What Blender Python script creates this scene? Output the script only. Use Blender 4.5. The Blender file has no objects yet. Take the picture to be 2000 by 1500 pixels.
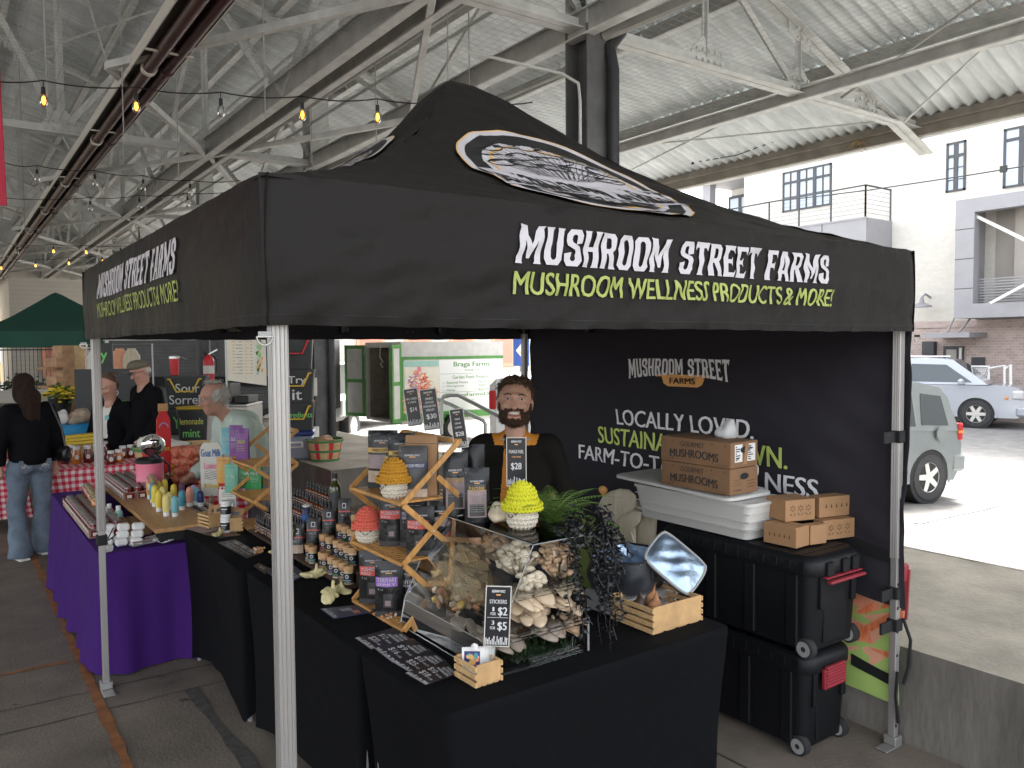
import bpy, math, random
import numpy as np
from mathutils import Matrix, Vector, Euler
from math import pi, sin, cos, radians
random.seed(7); NR = np.random.default_rng(7)
SC = bpy.context.scene
# ---------------- camera, sky, sun, exposure ----------------
CF, CX, CY, CZ, CPITCH, CROLL, CYAW = 1557.62, -2.1005, -3.358, 1.8611, -0.0468, -0.0073, 0.6195
_fw = Vector((sin(CYAW)*cos(CPITCH), cos(CYAW)*cos(CPITCH), sin(CPITCH)))
_rt = Vector((cos(CYAW), -sin(CYAW), 0)); _up = _rt.cross(_fw)
_r2 = _rt*cos(CROLL)+_up*sin(CROLL); _u2 = -_rt*sin(CROLL)+_up*cos(CROLL)
CAM = Vector((CX, CY, CZ))
cam = bpy.data.cameras.new("camera"); camo = bpy.data.objects.new("camera", cam); SC.collection.objects.link(camo)
camo.matrix_world = Matrix(((_r2.x, _u2.x, -_fw.x, CX), (_r2.y, _u2.y, -_fw.y, CY), (_r2.z, _u2.z, -_fw.z, CZ), (0, 0, 0, 1)))
cam.sensor_width = 36; cam.lens = 36*CF/2000; cam.clip_start = .05; cam.clip_end = 3000
SC.camera = camo
SUN_EL, SUN_ROT = radians(52), radians(65)
W = bpy.data.worlds.new("World"); SC.world = W; W.use_nodes = True
nt = W.node_tree; bg = nt.nodes["Background"]
sky = nt.nodes.new("ShaderNodeTexSky"); sky.sky_type = 'NISHITA'; sky.sun_disc = False
sky.sun_elevation = SUN_EL; sky.sun_rotation = SUN_ROT; sky.air_density = 1.0; sky.dust_density = 4.0
hs = nt.nodes.new("ShaderNodeHueSaturation"); hs.inputs["Saturation"].default_value = .28
nt.links.new(sky.outputs[0], hs.inputs["Color"]); nt.links.new(hs.outputs[0], bg.inputs["Color"])
bg.inputs["Strength"].default_value = 0.15
sl = bpy.data.lights.new("sun", 'SUN'); sl.energy = 2.3; sl.angle = radians(14); sl.color = (1, .965, .92)
so = bpy.data.objects.new("sun", sl); SC.collection.objects.link(so)
_sd = Vector((sin(SUN_ROT)*cos(SUN_EL), cos(SUN_ROT)*cos(SUN_EL), sin(SUN_EL)))
so.rotation_euler = _sd.to_track_quat('Z', 'Y').to_euler()
vs = SC.view_settings; vs.view_transform = 'Standard'; vs.look = 'None'; vs.exposure = 2.82; vs.gamma = 1
SC.cycles.use_denoising = True
SC.cycles.max_bounces = 10; SC.cycles.diffuse_bounces = 5; SC.cycles.transparent_max_bounces = 24
SC.cycles.transmission_bounces = 8; SC.cycles.sample_clamp_indirect = 6; SC.cycles.caustics_reflective = False; SC.cycles.caustics_refractive = False

# pixel of the reference -> point on a real plane of the place
def ray(x, y): return _r2*((x-1000)/CF) - _u2*((y-750)/CF) + _fw
def PZ(x, y, z): d = ray(x, y); return CAM + d*((z-CZ)/d.z)
def PX(x, y, v): d = ray(x, y); return CAM + d*((v-CX)/d.x)
def PY(x, y, v): d = ray(x, y); return CAM + d*((v-CY)/d.y)
def PD(x, y, v): return CAM + ray(x, y)*v
# ---------------- helpers ----------------
COL = SC.collection
MATS = {}
def mat(name, col, rough=.6, metal=0., var=0., vs=8., bump=0., bs=40., col2=None, spec=.5, trans=0., emit=None, es=0., stretch=None, sheen=0., ior=None, alpha=None, coat=0.):
    m = bpy.data.materials.new(name); m.use_nodes = True; MATS[name] = m
    n = m.node_tree.nodes; l = m.node_tree.links; b = n["Principled BSDF"]
    c = (*col, 1) if len(col) == 3 else col
    b.inputs["Base Color"].default_value = c; b.inputs["Roughness"].default_value = rough; b.inputs["Metallic"].default_value = metal
    b.inputs["Specular IOR Level"].default_value = spec
    if trans: b.inputs["Transmission Weight"].default_value = trans
    if ior: b.inputs["IOR"].default_value = ior
    if coat: b.inputs["Coat Weight"].default_value = coat; b.inputs["Coat Roughness"].default_value = .08
    if sheen: b.inputs["Sheen Weight"].default_value = sheen
    if emit: b.inputs["Emission Color"].default_value = (*emit, 1); b.inputs["Emission Strength"].default_value = es
    tc = None
    def coord():
        nonlocal tc
        if tc is None:
            t = n.new("ShaderNodeTexCoord"); mp = n.new("ShaderNodeMapping"); l.new(t.outputs["Object"], mp.inputs[0])
            if stretch: mp.inputs["Scale"].default_value = stretch
            tc = mp.outputs[0]
        return tc
    if var or col2:
        t = n.new("ShaderNodeTexNoise"); t.inputs["Scale"].default_value = vs; t.inputs["Detail"].default_value = 6; t.inputs["Roughness"].default_value = .62
        l.new(coord(), t.inputs["Vector"])
        r = n.new("ShaderNodeValToRGB"); r.color_ramp.elements[0].position = .32; r.color_ramp.elements[1].position = .68
        a = col2 or tuple(max(0, x*(1-var)) for x in col); d = col if col2 else tuple(min(1, x*(1+var)) for x in col)
        r.color_ramp.elements[0].color = (*a, 1); r.color_ramp.elements[1].color = (*d, 1)
        l.new(t.outputs["Fac"], r.inputs["Fac"]); l.new(r.outputs[0], b.inputs["Base Color"])
    if bump:
        t2 = n.new("ShaderNodeTexNoise"); t2.inputs["Scale"].default_value = bs; t2.inputs["Detail"].default_value = 4
        l.new(coord(), t2.inputs["Vector"])
        bp = n.new("ShaderNodeBump"); bp.inputs["Strength"].default_value = bump; bp.inputs["Distance"].default_value = .02
        l.new(t2.outputs["Fac"], bp.inputs["Height"]); l.new(bp.outputs[0], b.inputs["Normal"])
    return m

_TG = {}
def text_geo(s, bold=0.):
    if bold:
        v, f = text_geo(s); n = len(v); K = (-1, 0, 1)
        return [(a+bold*.9*k, b, k+1) for k in K for a, b in v], [tuple(i+n*j for i in q) for j in range(3) for q in f]
    k = (s, bold)
    if k not in _TG:
        c = bpy.data.curves.new("tmp", 'FONT'); c.body = s; c.size = 1; c.offset = bold; c.resolution_u = 3
        o = bpy.data.objects.new("tmp", c); COL.objects.link(o)
        dg = bpy.context.evaluated_depsgraph_get(); e = o.evaluated_get(dg); me = e.to_mesh()
        v = [(a.co.x, a.co.y) for a in me.vertices]; f = [tuple(p.vertices) for p in me.polygons]
        e.to_mesh_clear(); bpy.data.objects.remove(o); bpy.data.curves.remove(c)
        _TG[k] = (v, f)
    return _TG[k]
GLY = {
 'M': (64, [[(0,0),(19,0),(16,6),(16,62),(27,14),(34,14),(46,62),(46,6),(43,0),(64,0),(61,6),(61,94),(65,101),(45,99),(31,50),(17,99),(-4,102),(1,93),(1,6)]]),
 'U': (49, [[(-2,100),(19,100),(17,94),(17,20),(21,14),(27,14),(31,20),(31,94),(28,100),(50,100),(47,94),(47,15),(39,0),(9,0),(1,15),(1,94)]]),
 'S': (46, [[(45,64),(46,86),(38,100),(10,100),(1,86),(1,66),(6,56),(27,45),(30,39),(30,20),(26,14),(20,14),(16,20),(17,38),(-1,33),(0,14),(8,0),(38,0),(46,15),(46,44),(40,54),(19,65),(16,71),(16,81),(20,86),(26,86),(29,81),(29,60)]]),
 'H': (49, [[(0,0),(19,0),(17,6),(17,44),(31,44),(31,6),(29,0),(49,0),(47,6),(47,94),(50,100),(29,100),(31,94),(31,57),(17,57),(17,94),(19,100),(-2,100),(1,94),(1,6)]]),
 'R': (50, [[(0,0),(19,0),(17,6),(17,42),(22,42),(31,5),(31,0),(52,0),(47,9),(38,47),(46,57),(46,88),(38,100),(-2,100),(1,94),(1,6)], [(17,56),(17,87),(27,87),(31,82),(31,62),(27,56)]]),
 'O': (47, [[(9,0),(38,0),(47,14),(47,86),(38,100),(9,100),(0,86),(0,14)], [(20,13),(27,13),(31,20),(31,80),(27,87),(20,87),(16,80),(16,20)]]),
 'T': (46, [[(12,0),(34,0),(31,6),(31,85),(39,85),(44,75),(48,102),(-2,102),(2,75),(7,85),(15,85),(15,6)]]),
 'E': (43, [[(0,0),(40,0),(45,25),(37,14),(17,14),(17,44),(29,44),(33,35),(33,66),(29,57),(17,57),(17,86),(35,86),(43,75),(41,100),(-2,100),(1,94),(1,6)]]),
 'F': (42, [[(0,0),(20,0),(17,7),(17,42),(29,42),(33,33),(33,64),(29,56),(17,56),(17,86),(35,86),(44,74),(41,100),(-2,100),(1,94),(1,7)]]),
 'A': (51, [[(-2,0),(17,0),(15,5),(18,24),(31,24),(34,5),(32,0),(53,0),(49,7),(37,100),(13,100),(2,7)], [(20,36),(29,36),(24.5,82)]]),
}
def west_geo(s, gap=6, space=30, arc=0.):
    c = bpy.data.curves.new("tmp", 'CURVE'); c.dimensions = '2D'; c.fill_mode = 'BOTH'; x = 0
    for ch in s:
        if ch == ' ': x += space; continue
        w, cs = GLY[ch]
        for k in cs:
            sp = c.splines.new('POLY'); sp.points.add(len(k)-1); sp.use_cyclic_u = True
            for p, q in zip(sp.points, k): p.co = ((q[0]+x)/100, q[1]/100, 0, 1)
        x += w+gap
    tot = (x-gap)/100
    o = bpy.data.objects.new("tmp", c); COL.objects.link(o)
    dg = bpy.context.evaluated_depsgraph_get(); e = o.evaluated_get(dg); me = e.to_mesh()
    v = [(a.co.x, a.co.y) for a in me.vertices]; f = [tuple(p.vertices) for p in me.polygons]
    e.to_mesh_clear(); bpy.data.objects.remove(o); bpy.data.curves.remove(c)
    if arc: v = [(a, b*(1+.28*(2*abs(a/tot-.5))**1.6) - arc*(2*(a/tot-.5))**2) for a, b in v]
    return v, f
def fit(geo, w, h, shear=0.):
    v, f = geo
    x0 = min(q[0] for q in v); x1 = max(q[0] for q in v); y0 = min(q[1] for q in v); y1 = max(q[1] for q in v)
    if h is None: h = w*(y1-y0)/(x1-x0)
    if w is None: w = h*(x1-x0)/(y1-y0)
    return [((q[0]-x0)/(x1-x0)*w + shear*(q[1]-y0)/(y1-y0)*h, (q[1]-y0)/(y1-y0)*h, *q[2:]) for q in v], f
def plane(O, U, V, off=.0015):
    O = Vector(O); U = Vector(U).normalized(); V = Vector(V).normalized(); N = U.cross(V)
    return lambda a, b: O+U*a+V*b+N*off

class MB:
    def __init__(s): s.v = []; s.f = []; s.m = []; s.mats = []; s.M = None
    def mi(s, m):
        if m not in s.mats: s.mats.append(m)
        return s.mats.index(m)
    def add(s, vs, fs, m):
        n = len(s.v); M = s.M
        s.v += [tuple(M @ Vector(p)) if M is not None else tuple(p) for p in vs]
        k = s.mi(m)
        for f in fs: s.f.append(tuple(i+n for i in f)); s.m.append(k)
        return s
    def box(s, x0, x1, y0, y1, z0, z1, m, bev=0.):
        if bev <= 0:
            v = [(x, y, z) for z in (z0, z1) for y in (y0, y1) for x in (x0, x1)]
            return s.add(v, [(0,2,3,1),(4,5,7,6),(0,1,5,4),(2,6,7,3),(0,4,6,2),(1,3,7,5)], m)
        b = min(bev, (x1-x0)*.45, (y1-y0)*.45, (z1-z0)*.45); v = []; idx = {}
        X = (x0, x1); Y = (y0, y1); Z = (z0, z1)
        for i in (0, 1):
            for j in (0, 1):
                for k in (0, 1):
                    for ax in range(3):
                        p = [X[i]+(b if i == 0 else -b), Y[j]+(b if j == 0 else -b), Z[k]+(b if k == 0 else -b)]
                        p[ax] = (X[i], Y[j], Z[k])[ax]; idx[i, j, k, ax] = len(v); v.append(p)
        f = []
        I = lambda i, j, k, a: idx[i, j, k, a]
        for t in (0, 1):
            q = [I(t,0,0,0), I(t,1,0,0), I(t,1,1,0), I(t,0,1,0)]; f.append(q if t else q[::-1])
            q = [I(0,t,0,1), I(1,t,0,1), I(1,t,1,1), I(0,t,1,1)]; f.append(q[::-1] if t else q)
            q = [I(0,0,t,2), I(1,0,t,2), I(1,1,t,2), I(0,1,t,2)]; f.append(q if t else q[::-1])
        for a in (0, 1):
            for c in (0, 1):
                q = [I(a,c,0,0), I(a,c,1,0), I(a,c,1,1), I(a,c,0,1)]; f.append(q if (a == c) else q[::-1])
                q = [I(a,0,c,0), I(a,1,c,0), I(a,1,c,2), I(a,0,c,2)]; f.append(q[::-1] if (a == c) else q)
                q = [I(0,a,c,1), I(1,a,c,1), I(1,a,c,2), I(0,a,c,2)]; f.append(q if (a == c) else q[::-1])
        for i in (0, 1):
            for j in (0, 1):
                for k in (0, 1):
                    q = [I(i,j,k,0), I(i,j,k,1), I(i,j,k,2)]; f.append(q if (i+j+k) % 2 == 1 else q[::-1])
        return s.add(v, f, m)
    def bx(s, c, d, m, rot=(0, 0, 0), bev=0.):
        o = s.M; T = Matrix.Translation(Vector(c)) @ Euler(rot).to_matrix().to_4x4()
        s.M = T if o is None else o @ T
        s.box(-d[0]/2, d[0]/2, -d[1]/2, d[1]/2, -d[2]/2, d[2]/2, m, bev); s.M = o; return s
    def bar(s, a, b, w, h, m, up=(0, 0, 1), bev=0.):
        a = Vector(a); b = Vector(b); d = b-a; L = d.length; d.normalize(); u = Vector(up); r = d.cross(u)
        if r.length < 1e-4: r = d.cross(Vector((0, 1, 0)))
        r.normalize(); u = r.cross(d); o = s.M
        T = Matrix(((d.x, r.x, u.x, 0), (d.y, r.y, u.y, 0), (d.z, r.z, u.z, 0), (0, 0, 0, 1))); T.translation = (a+b)/2
        s.M = T if o is None else o @ T
        s.box(-L/2, L/2, -w/2, w/2, -h/2, h/2, m, bev); s.M = o; return s
    def tube(s, pts, r, m, n=8, cap=True):
        pts = [Vector(p) for p in pts]; R = r if isinstance(r, (list, tuple)) else [r]*len(pts)
        v = []; f = []; pu = None
        for i, p in enumerate(pts):
            t = (pts[min(i+1, len(pts)-1)]-pts[max(i-1, 0)]).normalized()
            if pu is None: pu = Vector((0, 0, 1)) if abs(t.z) < .9 else Vector((1, 0, 0))
            rr = t.cross(pu)
            if rr.length < 1e-5: rr = t.cross(Vector((.3, 1, .2)))
            rr.normalize(); u = rr.cross(t); pu = u
            for k in range(n):
                a = 2*pi*k/n; v.append(p+(rr*cos(a)+u*sin(a))*R[i])
        for i in range(len(pts)-1):
            for k in range(n): f.append((i*n+k, i*n+(k+1) % n, (i+1)*n+(k+1) % n, (i+1)*n+k))
        if cap: f.append(tuple(range(n))[::-1]); f.append(tuple((len(pts)-1)*n+k for k in range(n)))
        return s.add(v, f, m)
    def lathe(s, prof, m, n=14, c=(0, 0, 0), cap=True, seg=None):
        v = []; f = []
        for r, z in prof:
            for k in range(n): a = 2*pi*k/n; v.append((c[0]+r*cos(a), c[1]+r*sin(a), c[2]+z))
        for i in range(len(prof)-1):
            for k in range(n): f.append((i*n+k, i*n+(k+1) % n, (i+1)*n+(k+1) % n, (i+1)*n+k))
        if cap:
            if prof[0][0] > 1e-6: f.append(tuple(range(n))[::-1])
            if prof[-1][0] > 1e-6: f.append(tuple((len(prof)-1)*n+k for k in range(n)))
        return s.add(v, f, m)
    def prism(s, poly, d0, d1, m, fn=None):
        fn = fn or (lambda a, b, c: (a, b, c)); n = len(poly)
        v = [fn(a, b, d0) for a, b in poly]+[fn(a, b, d1) for a, b in poly]
        f = [tuple(range(n))[::-1], tuple(range(n, 2*n))]+[(i, (i+1) % n, n+(i+1) % n, n+i) for i in range(n)]
        return s.add(v, f, m)
    def sheet(s, fn, nu, nv, m, thick=0., close_u=False):
        v = []; f = []
        P = [[Vector(fn(i/nu, j/nv)) for j in range(nv+1)] for i in range(nu+1)]
        for i in range(nu+1):
            for j in range(nv+1): v.append(P[i][j])
        ix = lambda i, j: i*(nv+1)+j
        for i in range(nu):
            for j in range(nv): f.append((ix(i, j), ix(i+1, j), ix(i+1, j+1), ix(i, j+1)))
        if thick:
            n = len(v); w = []
            for i in range(nu+1):
                for j in range(nv+1):
                    a = P[min(i+1, nu)][j]-P[max(i-1, 0)][j]; b = P[i][min(j+1, nv)]-P[i][max(j-1, 0)]
                    N = a.cross(b); N = N.normalized() if N.length > 1e-9 else Vector((0, 0, 1)); w.append(P[i][j]-N*thick)
            v += w; f += [tuple(n+k for k in q[::-1]) for q in f]
            for i in range(nu):
                f.append((ix(i+1, 0), ix(i, 0), n+ix(i, 0), n+ix(i+1, 0))); f.append((ix(i, nv), ix(i+1, nv), n+ix(i+1, nv), n+ix(i, nv)))
            for j in range(nv):
                f.append((ix(0, j), ix(0, j+1), n+ix(0, j+1), n+ix(0, j))); f.append((ix(nu, j+1), ix(nu, j), n+ix(nu, j), n+ix(nu, j+1)))
        return s.add(v, f, m)
    def ell(s, c, r, m, nu=12, nv=8, rot=None, fn=None):
        c = Vector(c); R = Euler(rot).to_matrix() if rot else None; v = []; f = []
        for j in range(nv+1):
            t = -pi/2+pi*j/nv
            for k in range(nu):
                a = 2*pi*k/nu; p = Vector((cos(t)*cos(a)*r[0], cos(t)*sin(a)*r[1], sin(t)*r[2]))
                if fn: p = fn(p)
                if R: p = R @ p
                v.append(c+p)
        for j in range(nv):
            for k in range(nu): f.append((j*nu+k, j*nu+(k+1) % nu, (j+1)*nu+(k+1) % nu, (j+1)*nu+k))
        return s.add(v, f, m)
    def geo(s, g, fn, m, cut=0):
        if cut:
            V = [tuple(p) for p in g[0]]; F = []; st = [tuple(q) for q in g[1]]
            while st:
                q = st.pop()
                if len(q) != 3: F.append(q); continue
                L = [math.dist(V[q[i]][:2], V[q[(i+1) % 3]][:2]) for i in range(3)]; i = L.index(max(L))
                if L[i] < cut: F.append(q); continue
                a, b, c = q[i], q[(i+1) % 3], q[(i+2) % 3]; V.append(tuple((x+y)/2 for x, y in zip(V[a], V[b]))); n = len(V)-1; st += [(a, n, c), (n, b, c)]
            g = (V, F)
        V = g[0]
        if V and len(V[0]) == 3:
            out = []
            for a, b, k in V:
                p = fn(a, b); n = (fn(a+.002, b)-p).cross(fn(a, b+.002)-p); out.append(p+n.normalized()*(k*.0004))
            return s.add(out, g[1], m)
        return s.add([fn(a, b) for a, b in V], g[1], m)
    def text(s, t, O, U, V, w, h, m, bold=.0, shear=0., off=.0015):
        return s.geo(fit(text_geo(t, bold), w, h, shear), plane(O, U, V, off), m)
    def build(s, name, parent=None, loc=None, rotz=0., smooth=38, label=None, cat=None, group=None, kind=None, rot=None):
        me = bpy.data.meshes.new(name); me.from_pydata(s.v, [], s.f)
        for m in s.mats: me.materials.append(MATS[m] if isinstance(m, str) else m)
        me.polygons.foreach_set("material_index", s.m)
        if smooth:
            me.polygons.foreach_set("use_smooth", [True]*len(s.f)); me.update()
            try: me.set_sharp_from_angle(angle=radians(smooth))
            except Exception: pass
        me.update()
        o = bpy.data.objects.new(name, me); COL.objects.link(o)
        if parent is not None: o.parent = parent
        if loc is not None: o.location = loc
        if rot is not None: o.rotation_euler = rot
        elif rotz: o.rotation_euler = (0, 0, rotz)
        return tag(o, label, cat, group, kind)
def tag(o, label=None, cat=None, group=None, kind=None):
    if label: o["label"] = label
    if cat: o["category"] = cat
    if group: o["group"] = group
    if kind: o["kind"] = kind
    return o
def thing(name, label, cat, loc=(0, 0, 0), rotz=0., group=None, rot=None):
    o = bpy.data.objects.new(name, None); COL.objects.link(o); o.location = loc; o.rotation_euler = rot or (0, 0, rotz)
    o.empty_display_size = .05
    return tag(o, label, cat, group)
_KIDS = {}
def kids(o): return [c for c in COL.objects if c.parent == o]
def proto_tree(root): return (root, [(c, kids(c)) for c in kids(root)])
def dup(tree, loc, rotz=0., label=None, group=None, rot=None):
    root, ch = tree; r = root.copy(); COL.objects.link(r); r.location = loc; r.rotation_euler = rot or (0, 0, rotz)
    if label: r["label"] = label
    if group: r["group"] = group
    for c, gs in ch:
        d = c.copy(); COL.objects.link(d); d.parent = r
        for g in gs: e = g.copy(); COL.objects.link(e); e.parent = d
    return r
# implicit surface: smooth union of tapered capsules and ellipsoids -> one closed mesh
def sdf_geo(prims, vox=.008, k=.03, disp=None, cut=None):
    lo = np.full(3, 1e9); hi = -lo
    for p in prims:
        if p[0] == 'c': pts = np.array([p[1], p[2]], float); r = max(p[3], p[4])
        else: pts = np.array([p[1]], float); r = max(p[2])
        lo = np.minimum(lo, pts.min(0)-r); hi = np.maximum(hi, pts.max(0)+r)
    lo -= 3*vox+k*.3; hi += 3*vox+k*.3
    N = np.ceil((hi-lo)/vox).astype(int)+1
    g = np.stack(np.meshgrid(*[lo[i]+np.arange(N[i])*vox for i in range(3)], indexing='ij'), -1).astype(np.float32)
    D = None
    for p in prims:
        if p[0] == 'c':
            a = np.array(p[1], np.float32); b = np.array(p[2], np.float32); ab = b-a
            t = np.clip(((g-a)@ab)/max(1e-9, ab@ab), 0, 1)
            d = np.linalg.norm(g-a-t[..., None]*ab, axis=-1)-(p[3]+(p[4]-p[3])*t); kk = p[5] if len(p) > 5 else k
        else:
            q = g-np.array(p[1], np.float32)
            if len(p) > 3 and p[3] is not None: q = q@np.array(Euler(p[3]).to_matrix(), np.float32)
            r = np.array(p[2], np.float32); k0 = np.linalg.norm(q/r, axis=-1); k1 = np.linalg.norm(q/(r*r), axis=-1)
            d = k0*(k0-1)/np.maximum(k1, 1e-6); kk = p[4] if len(p) > 4 else k
        if p[0] == 's': # subtract
            h = np.clip(.5-.5*(D+d)/kk, 0, 1); D = D*(1-h)-d*h+kk*h*(1-h); continue
        if D is None: D = d
        else:
            h = np.clip(.5+.5*(D-d)/kk, 0, 1); D = D*h*0+d*h+D*(1-h)-kk*h*(1-h)
    if disp is not None: D = D+disp(g)
    if cut is not None: D = np.maximum(D, cut(g))
    D = np.pad(D, 1, constant_values=1.); g0 = lo-vox
    S = D < 0; n = np.array(D.shape)
    c = [S[i:n[0]-1+i, j:n[1]-1+j, l:n[2]-1+l] for i in (0, 1) for j in (0, 1) for l in (0, 1)]
    cnt = sum(x.astype(int) for x in c); act = (cnt > 0) & (cnt < 8)
    I = -np.ones(act.shape, int); idx = np.argwhere(act); I[act] = np.arange(len(idx))
    acc = np.zeros((len(idx), 3)); num = np.zeros(len(idx))
    offs = [(i, j, l) for i in (0, 1) for j in (0, 1) for l in (0, 1)]
    for a in offs:
        for ax in range(3):
            if a[ax]: continue
            b = list(a); b[ax] = 1; A = idx+a; B = idx+b
            da = D[A[:, 0], A[:, 1], A[:, 2]]; db = D[B[:, 0], B[:, 1], B[:, 2]]; x = (da < 0) != (db < 0)
            t = np.where(x, da/np.where(x, da-db, 1), 0); P = A+t[:, None]*(np.array(b)-np.array(a))
            acc += np.where(x[:, None], P, 0); num += x
    V = acc/num[:, None]*vox+g0
    F = []
    for ax in range(3):
        u, w = [(1, 2), (2, 0), (0, 1)][ax]
        sl0 = [slice(1, -1)]*3; sl0[ax] = slice(0, -1); sl1 = [slice(1, -1)]*3; sl1[ax] = slice(1, None)
        s0 = S[tuple(sl0)]; s1 = S[tuple(sl1)]; e = np.argwhere(s0 != s1)
        flip = s0[s0 != s1]; base = e+1; base[:, ax] -= 1
        def at(du, dw):
            q = base.copy(); q[:, u] += du; q[:, w] += dw; return I[q[:, 0], q[:, 1], q[:, 2]]
        q = np.stack([at(-1, -1), at(0, -1), at(0, 0), at(-1, 0)], 1)
        q[~flip] = q[~flip][:, ::-1]; F.append(q)
    return V, np.concatenate(F)
def sdf_obj(name, prims, m, vox=.008, k=.03, parent=None, disp=None, cut=None, matf=None, mats=None, **kw):
    V, F = sdf_geo(prims, vox, k, disp, cut); b = MB(); b.v = [tuple(p) for p in V]; b.f = [tuple(int(i) for i in q) for q in F]
    b.mats = mats or [m]
    if matf is None: b.m = [0]*len(b.f)
    else:
        cen = V[F].mean(1); b.m = [int(x) for x in matf(cen)]
    return b.build(name, parent, smooth=180, **kw)
def fuzz(o, n, l, r, m, parent, name='strands', seed=1, grav=.3, curl=.6):
    rr = random.Random(seed); vs = o.data.vertices; b = MB(); cen = sum((v.co for v in vs), Vector())/len(vs)
    for i in range(n):
        p = vs[rr.randrange(len(vs))].co; d = (p-cen).normalized(); t = Vector((rr.uniform(-1,1), rr.uniform(-1,1), rr.uniform(-1,1))); t = (t-d*t.dot(d)).normalized()
        q = [p-d*l*.15, p+d*l*.35+t*l*.25, p+d*l*.55+t*l*curl-Vector((0,0,l*grav*.4)), p+d*l*.45+t*l*(curl+.35)-Vector((0,0,l*grav))]; b.tube(q, [r, r, r*.8, r*.4], m, 3, cap=False)
    return b.build(name, parent, smooth=180)
def wob(amp, fr, seed=0):
    r = np.random.default_rng(seed); K = [(r.normal(size=3)*fr, r.uniform(0, 6.28)) for _ in range(7)]
    return lambda g: amp*sum(np.sin(g@kk.astype(np.float32)+ph) for kk, ph in K)/2.6
# ---------------- materials ----------------
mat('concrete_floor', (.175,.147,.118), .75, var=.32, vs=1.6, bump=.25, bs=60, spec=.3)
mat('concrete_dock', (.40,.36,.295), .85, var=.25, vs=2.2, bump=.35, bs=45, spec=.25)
mat('concrete_wall', (.17,.155,.135), .85, var=.35, vs=3.5, bump=.3, bs=30, spec=.25, stretch=(1,1,.35))
mat('asphalt', (.21,.203,.192), .9, var=.2, vs=3, bump=.4, bs=70, spec=.2)
mat('crack', (.05,.045,.04), .9); mat('orange_paint', (.27,.11,.04), .7, var=.35, vs=14)
mat('dark_stain', (.088,.08,.074), .7, var=.4, vs=20); mat('white_paint_line', (.72,.72,.7), .7, var=.15, vs=12)
mat('galv', (.70,.73,.725), .55, metal=.1, col2=(.46,.485,.485), vs=2.6, spec=.4, stretch=(.35,1.6,1))
mat('steel_pale', (.56,.565,.54), .55, var=.16, vs=5, spec=.4, bump=.08, bs=30)
mat('steel_beam', (.36,.355,.33), .6, var=.2, vs=4); mat('eave_brown', (.27,.24,.20), .6, var=.2, vs=4)
mat('column_gray', (.105,.105,.105), .5, var=.25, vs=4, spec=.4); mat('column_dark', (.03,.03,.033), .5)
mat('pipe_maroon', (.052,.018,.018), .45, var=.2, vs=3); mat('tray_dark', (.085,.082,.078), .6, var=.3, vs=3); mat('net', (.36,.355,.34), .8)
mat('alu', (.40,.385,.37), .38, metal=.55, var=.05, vs=3); mat('steel_bright', (.55,.54,.53), .3, metal=1.)
mat('chrome', (.8,.8,.8), .08, metal=1.); mat('silver_foil', (.34,.44,.56), .34, metal=.85, bump=.5, bs=12)  # foil: blue-grey light is put into its tint
mat('black_plastic', (.012,.012,.013), .42); mat('black_matte', (.008,.008,.009), .8); mat('rubber', (.02,.02,.02), .8)
mat('canopy', (.0165,.0145,.0132), .55, bump=.5, bs=7, spec=.12, stretch=(1.6,1.6,.7)); mat('canopy_in', (.03,.028,.032), .8, spec=.2)
mat('backdrop', (.034,.031,.038), .8, bump=.4, bs=5, spec=.15); mat('spandex', (.0042,.0044,.0055), .9, var=.2, vs=30, spec=.12, bump=.35, bs=5)
mat('print_white', (.56,.53,.55), .7); mat('banner_white', (.88,.87,.88), .65); mat('banner_lime', (.62,.74,.18), .65); mat('print_lime', (.38,.44,.115), .65); mat('print_orange', (.85,.42,.13), .6); mat('print_black', (.012,.012,.012), .6)
mat('print_ochre', (.72,.45,.16), .6)
mat('white', (.78,.77,.74), .6); mat('white_gloss', (.8,.8,.79), .25); mat('offwhite', (.66,.63,.57), .6)
mat('bamboo', (.55,.28,.085), .45, var=.28, vs=9, stretch=(6,1,1)); mat('pine', (.56,.36,.17), .5, var=.2, vs=7, stretch=(1,8,8)); mat('pine_end', (.52,.32,.145), .55, var=.2, vs=12)
mat('dark_wood', (.05,.028,.018), .5, var=.4, vs=9, stretch=(8,1,8)); mat('board_wood', (.46,.25,.10), .45, var=.22, vs=8, stretch=(8,1,8))
mat('kraft', (.36,.20,.095), .75, var=.08, vs=6); mat('kraft_dark', (.23,.125,.062), .75, var=.1, vs=5); mat('kraft_edge', (.12,.065,.03), .8)


mat('purple_cloth', (.052,.014,.138), .85, bump=.2, bs=12, spec=.15); mat('green_canopy', (.018,.10,.072), .7, bump=.15, bs=8); mat('red_cloth', (.30,.008,.025), .75, bump=.2, bs=7)
mat('denim', (.085,.115,.155), .9, col2=(.165,.205,.26), vs=7, bump=.2, bs=60)
mat('skin', (.60,.345,.245), .5, var=.07, vs=25, spec=.35); mat('acrylic_highlight', (.62,.66,.66), .15, trans=.6, ior=1.3); mat('skin_pink', (.47,.25,.18), .5, var=.1, vs=20); mat('hair_brown', (.07,.04,.024), .7, col2=(.17,.10,.058), vs=70, bump=1., bs=160)
mat('beard', (.055,.026,.014), .75, col2=(.13,.066,.036), vs=90, bump=1., bs=220); mat('hair_dark', (.014,.008,.006), .8, col2=(.045,.024,.017), vs=20, bump=.6, bs=60, stretch=(6,6,1), spec=.15); mat('hair_gray', (.45,.43,.40), .7, bump=.6, bs=90)
mat('coat_black', (.0055,.0055,.007), .85, bump=.15, bs=30, spec=.1); mat('jacket_dark', (.010,.009,.007), .85, bump=.1, bs=40, spec=.15); mat('vest_orange', (.62,.235,.025), .6, bump=.15, bs=30)
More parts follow.
